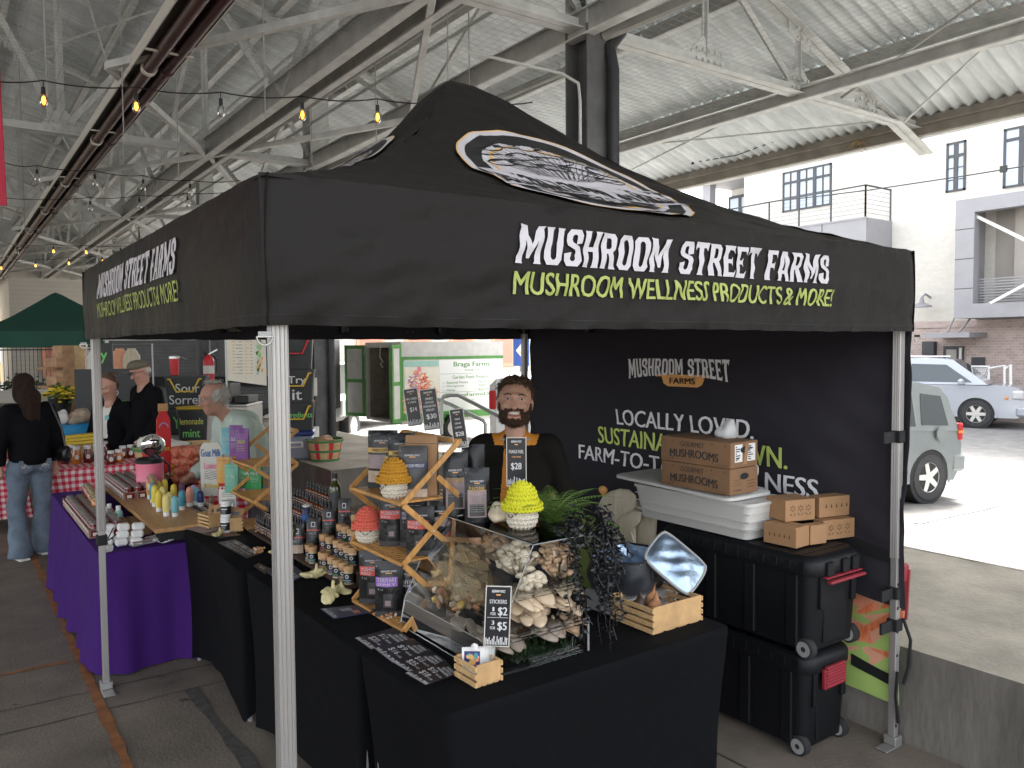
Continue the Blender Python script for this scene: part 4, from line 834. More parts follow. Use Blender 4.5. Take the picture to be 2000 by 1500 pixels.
for i in range(500): m.ell((random.gauss(0,.7), random.gauss(0,.4), random.gauss(1.9,.22)), (.07,.05,.04), random.choice(['c_red','c_red','c_pink']), 4, 3, rot=(random.random()*3, random.random()*3, 0))
m.build('flowering_bush', loc=(-7.6, 33, 0), label='blurred red flowering bush behind the far left fence', cat='bush', smooth=0)
m = MB()
for i in range(1600): x = random.uniform(-8, 9); m.ell((x, random.uniform(-.3,.3), .45+abs(random.gauss(0,.18))), (.06,.05,.03), random.choice(['leaf_green','moss']), 4, 3, rot=(random.random()*3, random.random()*3, 0))
m.build('hedge', loc=(-6, 31, 0), label='low green planting along the foot of the far fence', cat='hedge', smooth=0)
# open ground and buildings to the left of the shed (seen only in light and reflections)
# ---------------- the black canopy ----------------
HC, HL, ZV, ZE = 1.4766, 1.43, 1.917, 2.274
PR = [(0,3.15),(.04,3.145),(.08,3.122),(.12,3.09),(.161,3.062),(.271,2.957),(.407,2.826),(.545,2.712),(.654,2.637),(.859,2.515),(1.05,2.423),(1.29,2.335),(1.43,2.285),(1.4766,2.268)]
def prof(r): return float(np.interp(r, [q[0] for q in PR], [q[1] for q in PR]))
_wv = wob(1., 9., 3); _wv2 = wob(1., 30., 5)
def noise3(p): return float(_wv(np.array([p], np.float32))[0])
def rotq(q, p): # quarter turns about z
    x, y, z = p
    for _ in range(q): x, y = -y, x
    return Vector((x, y, z))
tent = thing('canopy_tent', 'black pop-up canopy tent printed with a farm name and round mushroom logo', 'canopy tent', (0, 0, 0))
def roof_pt(q, x, r, off=0.):
    m = 1-abs(x)/max(r, 1e-6); sag = -.008*math.sin(min(1, max(0, r/1.45))*pi)**1*max(0, m)**1.0
    z = prof(max(r, 0))+sag+(.006*noise3((x*1.3, r*1.3, q*7.))+.002*noise3((x*3.3, r*2.7, q*3.)))*min(1, r*2)*min(1, (1.5-r)*4)
    p = rotq(q, (x, -r, z+off)); k = max(0, 1-r/.4); wl = max(0, (p.y-p.x)/max(2*r, 1e-6))**3; p.z -= .085*wl*math.exp(-((r-.3)/.14)**2)
    return p+Vector((-.03*k, .03*k, 0))
cb = MB()
for q in range(4): cb.sheet(lambda u, v: roof_pt(q, (2*u-1)*(v*HC), max(.001, v*HC)), 36, 40, 'canopy')
def logo(q, b):
    def F(a, c, k): # a along x, c up the slope, k layer
        r = .865-c*.87; p = roof_pt(q, a, r); n = rotq(q, (0, -.42, .9)); return p+n*(.011+.0012*k)
    R0 = .50; N = 72
    def ring(r0, r1, m, k, a0=0, a1=2*pi):
        n = max(8, int(N*(a1-a0)/(2*pi))); v = []
        for i in range(n+1):
            t = a0+(a1-a0)*i/n
            for rr in (r0, (r0+r1)/2, r1): v.append(F(rr*cos(t)*1.0, rr*sin(t), k))
        b.add(v, [f for i in range(n) for f in ((3*i, 3*i+1, 3*i+4, 3*i+3), (3*i+1, 3*i+2, 3*i+5, 3*i+4))], m)
    def disc(r, m, k):
        v = [F(0, 0, k)]; f = []; K = 10
        for j in range(1, K+1):
            for i in range(N): t = 2*pi*i/N; v.append(F(r*j/K*cos(t), r*j/K*sin(t), k))
        for i in range(N): f.append((0, 1+i, 1+(i+1) % N))
        for j in range(K-1):
            for i in range(N): f.append((1+j*N+i, 1+(j+1)*N+i, 1+(j+1)*N+(i+1) % N, 1+j*N+(i+1) % N))
        b.add(v, f, m)
    disc(R0*.79, 'print_white', 0)
    ring(R0*.985, R0, 'print_ochre', 0); ring(R0*.93, R0*.985, 'print_white', 0); ring(R0*.79, R0*.93, 'print_black', 0); ring(R0*.70, R0*.73, 'print_ochre', 1)
    def stroke(pts, w, k=2, m='print_black'):
        v = []; pts = [(x*1.1, y*.80+.135) for x, y in pts]; w *= .8
        for i, (x, y) in enumerate(pts):
            x0, y0 = pts[max(0, i-1)]; x1, y1 = pts[min(len(pts)-1, i+1)]; L = math.hypot(x1-x0, y1-y0) or 1; nx, ny = -(y1-y0)/L, (x1-x0)/L; ww = w*(.4+.6*sin(pi*(i+.5)/len(pts)))
            v += [F(x+nx*ww, y+ny*ww, k), F(x-nx*ww, y-ny*ww, k)]
        b.add(v, [(2*i, 2*i+1, 2*i+3, 2*i+2) for i in range(len(pts)-1)], m)
    rnd = random.Random(4); kk = 2
    caps = [(-.22,.20,.07,.5),(-.27,.10,.07,.3),(-.25,.0,.07,.2),(-.12,.27,.08,.4),(-.02,.30,.08,.1),(.10,.26,.08,-.3),(.20,.17,.09,-.5),(.26,.06,.08,-.5),(.24,-.04,.07,-.3),(-.10,.14,.09,.3),(.06,.15,.09,-.1),(-.14,.03,.08,.2),(.13,.05,.09,-.4),(0,.04,.08,0)]
    for (x, y, r, a) in caps:
        bx, by = x*.35+rnd.uniform(-.03,.03), -.11
        for j in range(4):
            t0 = (j-1.5)/1.5; stroke([(x+t0*r*.6+(bx+t0*.03-x-t0*r*.6)*u, y+(by-y)*u**1.2) for u in (0,.25,.5,.75,.95)], .0018, kk)
        pts = [(x+r*cos(t)*cos(a)-r*.42*sin(t)*sin(a), y+r*cos(t)*sin(a)+r*.42*sin(t)*cos(a)) for t in np.linspace(0, 2*pi, 18)]; stroke(pts, .006, kk+.3)
        for j in range(9):
            t = rnd.uniform(.1, 2.9); p = (x+r*.95*cos(t)*cos(a)-r*.4*sin(t)*sin(a), y+r*.95*cos(t)*sin(a)+r*.4*sin(t)*cos(a)); stroke([p, (p[0]*.8+x*.2, p[1]*.72+y*.28), (p[0]*.62+x*.38, p[1]*.5+y*.5)], .0045, kk+.5)
    b.add([F(-.47+.94*i/20, yy, 3) for i in range(21) for yy in (-.205, -.10, .012)], [f_ for i in range(20) for f_ in ((3*i, 3*i+1, 3*i+4, 3*i+3), (3*i+1, 3*i+2, 3*i+5, 3*i+4))], 'print_white')
    0 and b.add([], [(2*i, 2*i+1, 2*i+3, 2*i+2) for i in range(20)], 'print_white')
    v, f = west_geo('MUSHROOM STREET'); b.geo(fit((v, f), .93, .185), lambda a, c: F(a-.465, c-.19, 4.5), 'print_black', .05)
    pl = [(-.21,-.215),(.21,-.215),(.19,-.32),(.14,-.355),(-.14,-.355),(-.19,-.32)]; b.add([F(*p, 4.5) for p in pl], [tuple(range(6))], 'print_black')
    b.add([F(*p, 4.5) for p in ((-.26,-.203),(.26,-.203),(.26,-.222),(-.26,-.222))], [(0,1,2,3)], 'print_black')
    v, f = fit(text_geo('FARMS', .03), .25, .085); b.add([F(q_[0]-.125, q_[1]-.325, 6+.4*q_[2]) for q_ in v], f, 'print_white')
for q in range(4): logo(q, cb)
cb.build('roof', tent, smooth=70)
def val_pt(q, x, z, off=0.):
    t = (ZE-z)/(ZE-ZV); e = max(0, (abs(x)-1.36)/.1166); w = .006*sin(x*9+q)*t+(.002*noise3((x*2.2, z*3, q*3.))+.0012*noise3((x*5.5, z*.9, 3.)) if q == 3 else .006*noise3((x*2.2, z*3, q*3.))+.004*t*noise3((x*5.5, z*.9, q*5.))+.006*abs(noise3((x*2.6+z*3, z*4-x, q))))+.0015*t*t*sin(x*42+q*2)*(1 if abs(x) < 1.4 else 0)
    k = .012*sin(pi*t)+.006*(t > .9)
    y = -(HC+k+w*(1-min(1, e)**2)+off-.016*min(1, e)**2)
    zz = z-.0012*(t > .97)*sin(x*33)-.004*math.exp(-((abs(x)-.7)/.5)**2)*t
    return rotq(q, (x, y, zz))
for q in range(4):
    b = MB(); b.sheet(lambda u, v: val_pt(q, HC*(2*u-1)*1.002, ZE+.004-(ZE+.004-ZV)*v), 120, 16, 'canopy')
    b.sheet(lambda u, v: val_pt(q, HC*(2*u-1)*.995, ZE-(ZE-ZV-.002)*v, -.018), 60, 6, 'canopy_in')
    b.sheet(lambda u, v: val_pt(q, HC*(2*u-1), ZV+.026-.0018*v, .0022), 120, 1, 'print_black')
    x0, x1 = (-.768, .789) if q == 0 else (-.86, .71)
    if q == 3: x0, x1 = -.86, .705
    def tm(O, w): return lambda a, c: val_pt(q, O[0]+a, O[1]+c, .0065)
    g = fit(west_geo('MUSHROOM STREET FARMS'), x1-x0-.03, .113, .26); b.geo(g, tm((x0, 2.102), 0), 'print_white', .02)
    g = fit(text_geo('MUSHROOM WELLNESS PRODUCTS & MORE!', .022), x1-x0, .066); b.geo(g, tm((x0+.004, 2.014), 0), 'print_lime', .02)
    if q == 2:
        g = fit(text_geo('MUSHROOM WELLNESS PRODUCTS & MORE!', .022), 1.57, .066); b.geo(g, lambda a, c: val_pt(2, -.86+a, 2.0+c-.032, -.012), 'print_lime')
    b.build('valance', tent, smooth=70)
for q in range(4):
    b = MB()
    def T(x, y, z): return rotq(q, (x, y, z))
    for k in range(2):
        a = -HL if k == 0 else 0; c = a+HL
        b.bar(T(a, -HL, 2.02), T((a+c)/2, -HL, 2.20), .014, .028, 'alu'); b.bar(T(a, -HL, 2.20), T((a+c)/2, -HL, 2.02), .014, .028, 'alu'); b.bar(T((a+c)/2, -HL, 2.02), T(c, -HL, 2.20), .014, .028, 'alu'); b.bar(T((a+c)/2, -HL, 2.20), T(c, -HL, 2.02), .014, .028, 'alu')
    for x in (-.715, .0, .715): b.bx(T(x, -HL, 2.0), (.06, .06, .10), 'black_plastic', bev=.01)
    b.tube([T(-r_, -r_, prof(r_)-.12) for r_ in (1.4,1.1,.8,.5,.3,.15,.06)], .012, 'alu', 6); b.build('scissor_truss', tent, smooth=0)
b = MB(); b.tube([(0, 0, 2.2), (0, 0, 3.10)], .025, 'alu', 12); b.build('centre_pole', tent)
legs = [(-HL, -HL), (HL, -HL), (HL, HL), (-HL, HL)]
for i, (x, y) in enumerate(legs):
    b = MB(); w = .0195; zm = .88 if i else -.02
    b.box(x-w, x+w, y-w, y+w, max(0, zm), 2.25, 'alu', .003)
    for dx, dy in ((-1, 0), (1, 0), (0, -1), (0, 1)):
        for o in (-.011, 0, .011): b.bar((x+dx*w+(o if dy else 0), y+dy*w+(o if dx else 0), max(0.01, zm)), (x+dx*w+(o if dy else 0), y+dy*w+(o if dx else 0), 2.2), .0045, .0045, 'alu', up=(1, .3, 0))
    w2 = .0165; b.box(x-w2, x+w2, y-w2, y+w2, .0, zm+.05, 'alu', .003) if i else None
    lo = b.build('leg', tent, smooth=30)
    f = MB(); sx, sy = (1 if x < 0 else -1), (1 if y < 0 else -1)
    f.box(min(x-.03, x+sx*.10), max(x+.03, x+sx*.0), min(y-.03, y+sy*.12), max(y+.03, y+sy*.0), .002, .010, 'alu', .003); f.box(x-.03, x+.03, y-.03, y+.03, .01, .05, 'alu', .004); f.build('foot_plate', lo)
    f = MB(); f.box(x-.034, x+.034, y-.034, y+.034, 1.955, 2.06, 'black_plastic', .008); f.build('slider', lo)
    zs = {0: (), 1: (1.44, .72, .57), 2: (1.55, .9), 3: (.83,)}[i]
    for z in zs:
        f = MB(); f.box(x-.026, x+.026, y-.026, y+.026, z-.028, z+.028, 'black_matte', .004)
        if i == 3: f.bar((x+.03, y, z+.0), (x+.06, y-.0, z+.06), .012, .004, 'black_matte'); f.bar((x+.03, y, z-.01), (x+.075, y, z+.02), .012, .004, 'black_matte')
        if i == 1: f.box(x-.12, x-.02, y-.006, y+.004, z-.025, z+.025, 'black_matte')
        f.build('strap', lo)
    if i == 1:
        f = MB(); f.tube([(x+.02, y-.03, .60), (x+.05, y-.05, .5), (x+.035, y-.05, .38), (x+.01, y-.04, .30)], .008, 'black_matte', 6); f.tube([(x-.02, y-.028, .36), (x-.035, y-.03, .25), (x-.01, y-.03, .12)], .008, 'black_matte', 6); f.build('strap_tail', lo)
        f = MB()
        for z in np.arange(.10, .8, .11): f.bx((x-.006, y-.0175, z), (.010, .004, .012), 'black_matte')
        f.build('adjuster_hole', lo)
for (x, y) in ((-HC-.006, -HC-.004), (-HC-.01, HC-.03), (HC, -HC)):
    b = MB(); b.M = Matrix.Translation((x, y-.012, ZV-.028)) @ Matrix.Rotation(-.3, 4, 'Z') @ Matrix.Rotation(pi/2, 4, 'X')
    b.tube([(.018*cos(t), .018*sin(t)*1.1, 0) for t in np.linspace(-pi, 0, 12)]+[(-.018, 0, 0)], .0026, 'chrome', 6); b.box(-.015, .015, -.002, .012, -.002, .002, 'tin_gray' if x < 0 else 'black_matte'); b.build('ring', tent)
# ---------------- backdrop wall and lime half wall ----------------
bd = thing('backdrop_banner', 'dark backdrop banner behind the stall with white and lime slogan lettering', 'banner', (0, 0, 0)); XB = 1.466
def bot(y): return .685+.012*sin(y*6)-.03*max(0, (-1.2-y)/.25)
def bd_pt(y, z, off=0.):
    t = max(0, (1.95-z)/1.0); fl = max(0, (-.85-y)/.58)
    x = XB+.008*noise3((y*1.2, z*1.2, 2.))+.022*fl*sin(z*5+y*9)*min(1, t*1.4)-.02*fl*t
    return Vector((x-off, y, z))
b = MB()
def bsh(u, v): y = 1.40-2.87*u; zt = 1.953+.006*sin(y*5); return bd_pt(y, zt-(zt-bot(y))*v)
b.sheet(bsh, 80, 40, 'backdrop', .003)
for (y0, y1, z) in ((1.40, -1.45, 1.58), (1.40, -1.45, 1.20)): b.sheet(lambda u, v: bd_pt(y0+(y1-y0)*u, z+.0016*v, .0015), 60, 1, 'print_black')
def bt(O): return lambda a, c: bd_pt(O[0]-a, O[1]+c, .009)
v, f = west_geo('MUSHROOM STREET', arc=.32); b.geo(fit((v, f), .795, .132), bt((.346, 1.652)), 'banner_white', .04)
pl = [(-.165,0),(.165,0),(.15,-.05),(.115,-.066),(-.115,-.066),(-.15,-.05)]; b.add([bd_pt(-.105-p, 1.682+c, .008) for p, c in pl], [tuple(range(6))], 'print_orange')
b.add([bd_pt(-.105-p, 1.682+c, .0075) for p, c in ((-.2,.006),(.2,.006),(.2,-.008),(-.2,-.008))], [(0,1,2,3)], 'print_orange')
for s in (-1, 1): b.add([bd_pt(-.105-s*.205+.011*cos(t), 1.682+.011*sin(t), .0078) for t in np.linspace(0, 6, 8)], [tuple(range(8))], 'print_orange')
b.geo(fit(text_geo('FARMS', .035), .20, .036), lambda a, c: bd_pt(-.005-a, 1.633+c, .0115), 'print_black')
for s, y0, y1, z, h, m in (('LOCALLY LOVED.', .464, -.625, 1.350, .103, 'banner_white'), ('SUSTAINABLY GROWN.', .655, -.835, 1.213, .112, 'banner_lime'), ('FARM-TO-TABLE WELLNESS.', .853, -1.05, 1.085, .098, 'banner_white')):
    b.geo(fit(text_geo(s, .028), y0-y1, h), bt((y0, z)), m, .05)
for y in (1.38, -1.44):
    b.sheet(lambda u, v: bd_pt(y+.02*(2*u-1), 1.93-.9*v, .004), 1, 12, 'black_matte')
b.build('cloth', bd, smooth=80)
b = MB(); b.sheet(lambda u, v: bd_pt(-1.02-.40*u, .90+.055*v-.05*u, .012), 10, 2, 'black_matte', .003); b.build('hook_strip', bd)
hw = thing('half_wall_banner', 'lime green half wall banner printed with orange and white mushrooms', 'banner', (0, 0, 0)); XH = 1.482
def hpt(y, z, off=0.): return Vector((XH+.010*sin(y*7+z*3)+.006*noise3((y*2, z*2, 9))-off, y, z))
b = MB(); b.sheet(lambda u, v: hpt(1.40-2.83*u, .90-(.90-.16-.03*sin(u*9))*v), 60, 18, 'lime_print', .003)
def pr(pts, m, k=1): # printed shape given by points of the photograph on the banner plane
    q = [PX(x, y, XH) for x, y in pts]; v = [hpt(p.y, p.z, .003+.002*k) for p in q]; c = sum((Vector(p) for p in v), Vector())/len(v); b.add([c]+v, [(0, i+1, (i+1) % len(v)+1) for i in range(len(v))], m)
pr([(1650,1142),(1690,1140),(1740,1158),(1764,1172),(1752,1182),(1720,1190),(1690,1198),(1650,1200)], 'mush_orange'); pr([(1650,1160),(1700,1152),(1748,1170),(1705,1190),(1650,1195)], 'mush_pink', 2)
pr([(1650,1200),(1690,1200),(1740,1195),(1770,1192),(1768,1212),(1735,1232),(1708,1258),(1690,1250),(1650,1240)], 'mush_pink'); pr([(1690,1222),(1735,1198),(1768,1194),(1766,1206),(1728,1218),(1700,1236)], 'mush_orange', 2)
pr([(1650,1220),(1680,1215),(1700,1232),(1708,1256),(1690,1252),(1650,1245)], 'mush_orange', 2); pr([(1660,1260),(1705,1262),(1742,1272),(1738,1282),(1712,1296),(1690,1296),(1660,1285)], 'mush_pink'); pr([(1700,1262),(1742,1273),(1738,1282),(1715,1272)], 'mush_orange', 2)
pr([(1655,1110),(1672,1108),(1680,1120),(1676,1130),(1655,1135)], 'mush_pink')
for i in range(16): y = 1153+i*2.6; pr([(1655,y+3),(1700+i*.5,y),(1700,y+.8),(1655,y+4)], 'mush_orange', 3)
b.build('cloth', hw, smooth=80)
b = MB(); b.sheet(lambda u, v: hpt(-1.20-.22*u, .30+.055*v-.045*u, .008), 6, 1, 'black_matte', .003); b.build('hook_strip', hw)
# white oyster mushroom cut-out cushion printed piece behind the cooler bag
def loft_blob(name, parts, m, **k): return sdf_obj(name, parts, m, **k)
wm = PX(1225, 1010, 1.0)
wmr = thing('mushroom_prop', 'large cream oyster mushroom display prop with one orange cap beside cooler bag', 'mushroom prop', (0, 0, 0))
def wp(px, py): p = PX(px, py, 1.05); return (p.x, p.y, p.z)
b = MB()
for k, pts in enumerate((((1236,992),(1246,980),(1262,975),(1276,973),(1283,980),(1284,1010),(1280,1075),(1244,1075),(1240,1040),(1244,1012)), ((1166,990),(1176,968),(1192,958),(1210,953),(1228,955),(1240,966),(1242,982),(1234,997),(1226,1012),(1222,1040),(1220,1068),(1188,1068),(1186,1040),(1178,1012)), ((1188,1044),(1196,1014),(1214,998),(1236,990),(1250,996),(1246,1010),(1238,1022),(1238,1050),(1240,1078),(1200,1078)))):
    q_ = [Vector(wp(*p_))-_fw*.045*k for p_ in pts]; c_ = sum(q_, Vector())/len(q_); n_ = len(q_); v_ = []
    for sc_, h_ in ((1, -.02), (1, 0), (.93, .014), (.7, .026), (.35, .032)): v_ += [c_+(p_-c_)*sc_-_fw*h_+_fw*.008*sin(i_*2.1)*(sc_ < .95) for i_, p_ in enumerate(q_)]
    v_.append(c_-_fw*.033); b.add(v_, [(r_*n_+i_, r_*n_+(i_+1) % n_, (r_+1)*n_+(i_+1) % n_, (r_+1)*n_+i_) for r_ in range(4) for i_ in range(n_)]+[(4*n_+i_, 4*n_+(i_+1) % n_, 5*n_) for i_ in range(n_)]+[tuple(range(n_))], 'mush_cream')
b.build('cap_cluster', wmr, smooth=60)
sdf_obj('orange_cap', [('e', wp(1178,957), (.02,.034,.025)), ('c', wp(1178,960), wp(1188,985), .015, .012)], 'print_orange', vox=.006, k=.01, parent=wmr)
# ---------------- tables ----------------
T = .78
def rrect(x0, x1, y0, y1, r, n=5, per=10):
    pts = []
    for cx, cy, a0 in ((x1-r, y0+r, -pi/2), (x1-r, y1-r, 0), (x0+r, y1-r, pi/2), (x0+r, y0+r, pi)):
        cs = [(cx+r*cos(a0+pi/2*i/n), cy+r*sin(a0+pi/2*i/n)) for i in range(n+1)]
        if pts:
            p = pts[-1]; pts += [(p[0]+(cs[0][0]-p[0])*i/per, p[1]+(cs[0][1]-p[1])*i/per) for i in range(1, per)]
        pts += cs
    p = pts[-1]; c = pts[0]; pts += [(p[0]+(c[0]-p[0])*i/per, p[1]+(c[1]-p[1])*i/per) for i in range(1, per)]
    return pts
def spandex_table(label, x0, x1, y0, y1, z, group='black stretch-covered stall tables'):
    t = thing('stall_table', label, 'table', ((x0+x1)/2, (y0+y1)/2, 0), group=group); cx, cy = (x0+x1)/2, (y0+y1)/2; hx, hy = (x1-x0)/2, (y1-y0)/2
    P = rrect(-hx, hx, -hy, hy, .03); n = len(P); b = MB(); v = []; f = []
    def arch(x, y): # 0 at the feet, 1 mid-side
        a = 1-abs(y)/hy if abs(abs(x)-hx) < .02 else 1-abs(x)/hx
        return min(1, max(0, a*1.25))
    lev = [(1., .985), (1., 1.0), (.0, 1.)]; L = []
    L.append([(x*.985, y*.985, z) for x, y in P]); L.append([(x*.998, y*.998, z-.005) for x, y in P]); L.append([(x, y, z-.03) for x, y in P]); L.append([(x*.995, y*.995, z-.05) for x, y in P])
    for k in range(1, 13):
        u = k/12; q = []
        for x, y in P:
            a = arch(x, y); s = 1-.10*sin(pi*min(1, u*.9))*(.35+.65*a)-.04*u
            h = (z-.05)*(1-u*(1-.16*a**.7))+.004*(u == 1)
            q.append((x*s+.004*sin(y*23+u*5)*a*u, y*s+.004*sin(x*21+u*4)*a*u, h))
        L.append(q)
    for q in L: v += q
    for k in range(len(L)-1):
        for i in range(n): f.append((k*n+i, (k+1)*n+i, (k+1)*n+(i+1) % n, k*n+(i+1) % n))
    f.append(tuple(range(n))); b.add(v, f, 'spandex'); b.build('stretch_cover', t, smooth=50)
    for sx in (-1, 1):
        for sy in (-1, 1): m = MB(); m.tube([(sx*(hx-.06), sy*(hy-.06), 0), (sx*(hx-.05), sy*(hy-.05), z-.05)], .014, 'panel_gray', 8); m.build('leg', t)
    return t
spandex_table('front black stretch-covered table holding the clear mushroom display case', -.93, .345, -1.375, -.765, T)
spandex_table('middle black stretch-covered table under the bamboo shelf and spice jars', -.935, -.30, -.755, .53, T-.001)
spandex_table('black stretch-covered table beside the purple one, holding tincture bottles', -.965, -.33, .535, 1.62, T+.002)
def cloth_table(name, label, x0, x1, y0, y1, z, m, mt=None, drop=.02, fold=.026, seed=1):
    P = rrect(x0, x1, y0, y1, .02, 3, 34); n = len(P); b = MB(); rr = random.Random(seed); ph = [rr.uniform(0, 6) for _ in range(6)]
    cx, cy = (x0+x1)/2, (y0+y1)/2; L = [[(x, y, z) for x, y in P], [(x+.004*(1 if x > cx else -1), y+.004*(1 if y > cy else -1), z-.012) for x, y in P]]
    for k in range(1, 15):
        u = k/14; q = []
        for i, (x, y) in enumerate(P):
            s = x+y*1.0 if abs(y-y0) > .03 and abs(y-y1) > .03 else x*1.0-y; w = fold*u**.8*(sin(s*17+ph[0])+.6*sin(s*31+ph[1])+.5*sin(s*7+ph[2])); fl = .05*u
            nx = (1 if x > x1-.025 else -1 if x < x0+.025 else 0); ny = (1 if y > y1-.025 else -1 if y < y0+.025 else 0); q.append((x+nx*(fl+w), y+ny*(fl+w), z-.012-(z-.012-drop-.01*sin(s*3))*u))
        L.append(q)
    v = [p for q in L for p in q]; f = [(k*n+i, (k+1)*n+i, (k+1)*n+(i+1) % n, k*n+(i+1) % n) for k in range(len(L)-1) for i in range(n)]; b.add(v, f, m); b.add([(x, y, z) for x, y in P], [tuple(range(n))], mt or m)
    o = b.build(name, smooth=60); return tag(o, label, 'table')
cloth_table('purple_table', 'long table draped to the floor in purple cloth with jars and soaps', -1.42, -.62, 1.645, 4.05, .70, 'purple_cloth')
cloth_table('gingham_table', 'table under a red and white gingham cloth with honey jars', -1.36, .9, 5.15, 5.95, .74, 'gingham', 'gingham_top', drop=.10, seed=5)
cloth_table('gingham_table', 'second gingham-clothed table behind the woman in jeans', -2.35, -1.45, 6.3, 6.9, .74, 'gingham', 'gingham_top', drop=.12, seed=8)
cloth_table('gingham_table', 'short gingham-clothed table end behind the pink pot with dark jars', -.72, .3, 3.98, 4.6, .76, 'gingham', 'gingham_top', drop=.12, seed=9)

# ---------------- builders for goods ----------------
def face_rot(nx, ny): return math.atan2(nx, -ny) # rotation that turns local -Y to (nx, ny)
def pouch(label, loc, rz, w, h, d, m, labels=(), texts=(), logo_w=.55, logo_v=.80, lean=0., group=None, zip_=True, wm=None, name='pouch_bag', cat='bag'):
    t = thing(name, label, cat, loc, group=group, rot=(lean, 0, rz))
    def F(u, v, s, off=0.):
        dd = d*.5*max(0, (1-v))**.55*(1-.55*abs(2*u-1)**2.5)+.0015; bul = .006*sin(pi*u)*sin(pi*min(1, v*1.1))
        ww = w*(1-.02*sin(pi*v)); return Vector(((u-.5)*ww, s*(dd+bul+off)+.0035*sin(u*9+v*6+w*90)*v*(1-v)*3, v*h))
    b = MB(); b.sheet(lambda u, v: F(u, v, -1), 10, 14, m); b.sheet(lambda u, v: F(1-u, v, 1), 10, 14, m); b.add([F(i/10, 0, -1) for i in range(11)]+[F(1-i/10, 0, 1) for i in range(11)], [tuple(range(22))], m)
    def patch(u0, u1, v0, v1, mm, k=1): b.sheet(lambda u, v: F(u0+(u1-u0)*u, v0+(v1-v0)*v, -1, .0010*k), 6, 5, mm)
    if zip_: patch(.0, 1, .865, .873, 'black_plastic'); patch(.04, .09, .90, .915, 'dim_print')
    for q in labels: patch(*q)
    for s, u0, u1, v0, v1, mm in texts: b.geo(fit(text_geo(s, .02), u1-u0, v1-v0), lambda a, c: F(u0+a, v0+c, -1, .0032), mm)
    if logo_w:
        b.geo(fit(west_geo('MUSHROOM STREET', arc=.25), logo_w, .035), lambda a, c: F(.5-logo_w/2+a, logo_v+c, -1, .0032), 'print_white'); patch(.5-logo_w*.2, .5+logo_w*.2, logo_v-.022, logo_v-.006, wm or 'print_orange', 2.6)
    b.build('pouch', t, smooth=60); return t
def mush_line(b, F, uc, v0, s, m): pass
def crate(label, loc, rz, L, Wd, H, n_side, n_end=0, name='wooden_crate', group=None, floor=True):
    t = thing(name, label, 'crate', loc, rz, group); th = .008
    for s in (-1, 1):
        b = MB(); b.box(-Wd/2, Wd/2, s*L/2-th/2, s*L/2+th/2, .006, H, 'pine_end', .0015); b.build('end_panel', t, smooth=0)
    for s in (-1, 1):
        sh = H/n_side
        for i in range(n_side):
            b = MB(); b.box(s*(Wd/2+th/2)-th/2, s*(Wd/2+th/2)+th/2, -L/2-.006, L/2+.006, i*sh+.004, (i+1)*sh-.004, 'pine', .0015); b.build('slat', t, smooth=0)
    b = MB()
    for i in range(4): x = -Wd/2+Wd*(i+.5)/4; b.box(x-Wd*.09, x+Wd*.09, -L/2+.004, L/2-.004, 0, .006, 'pine')
    b.build('base_slat', t, smooth=0); return t
def card(label, pts, m, lines, z, name='price_card', skyline=True, tm='chalk', frame=None, th=.002):
    """flat printed card lying on a surface; pts = corners TL, TR, BR, BL as the reader sees them"""
    q = [Vector(p) for p in pts]; b = MB()
    b.add([p+Vector((0,0,th)) for p in q]+q, [(3,2,1,0),(4,5,6,7),(0,1,5,4),(1,2,6,5),(2,3,7,6),(3,0,4,7)], m)
    def F(u, v, k=1): a = q[3].lerp(q[2], u); c = q[0].lerp(q[1], u); return a.lerp(c, v)+Vector((0,0,th+.0006*k))
    for s, u0, u1, v0, v1, mm in lines: b.geo(fit(text_geo(s, .02), u1-u0, v1-v0), lambda a, c: F(u0+a, v0+c), mm)
    if skyline: skyl(b, F, tm)
    o = b.build(name, smooth=0); return tag(o, label, 'price card', 'price cards lying on the tables')
def skyl(b, F, m, n=16, vmax=.14):
    r = random.Random(len(b.v))
    for i in range(n):
        u = .03+.94*i/n; w = .94/n*.55; h = vmax*(.35+.65*abs(sin(i*1.9+1))*r.uniform(.7, 1))
        b.add([F(u, .02), F(u+w, .02), F(u+w, h), F(u, h)], [(0,1,2,3)], m)
        if i % 4 == 1: b.add([F(u-w*.4, h), F(u+w*1.4, h), F(u+w*1.1, h+.025), F(u+w*.5, h+.04), F(u-w*.1, h+.025)], [(0,1,2,3,4)], m)
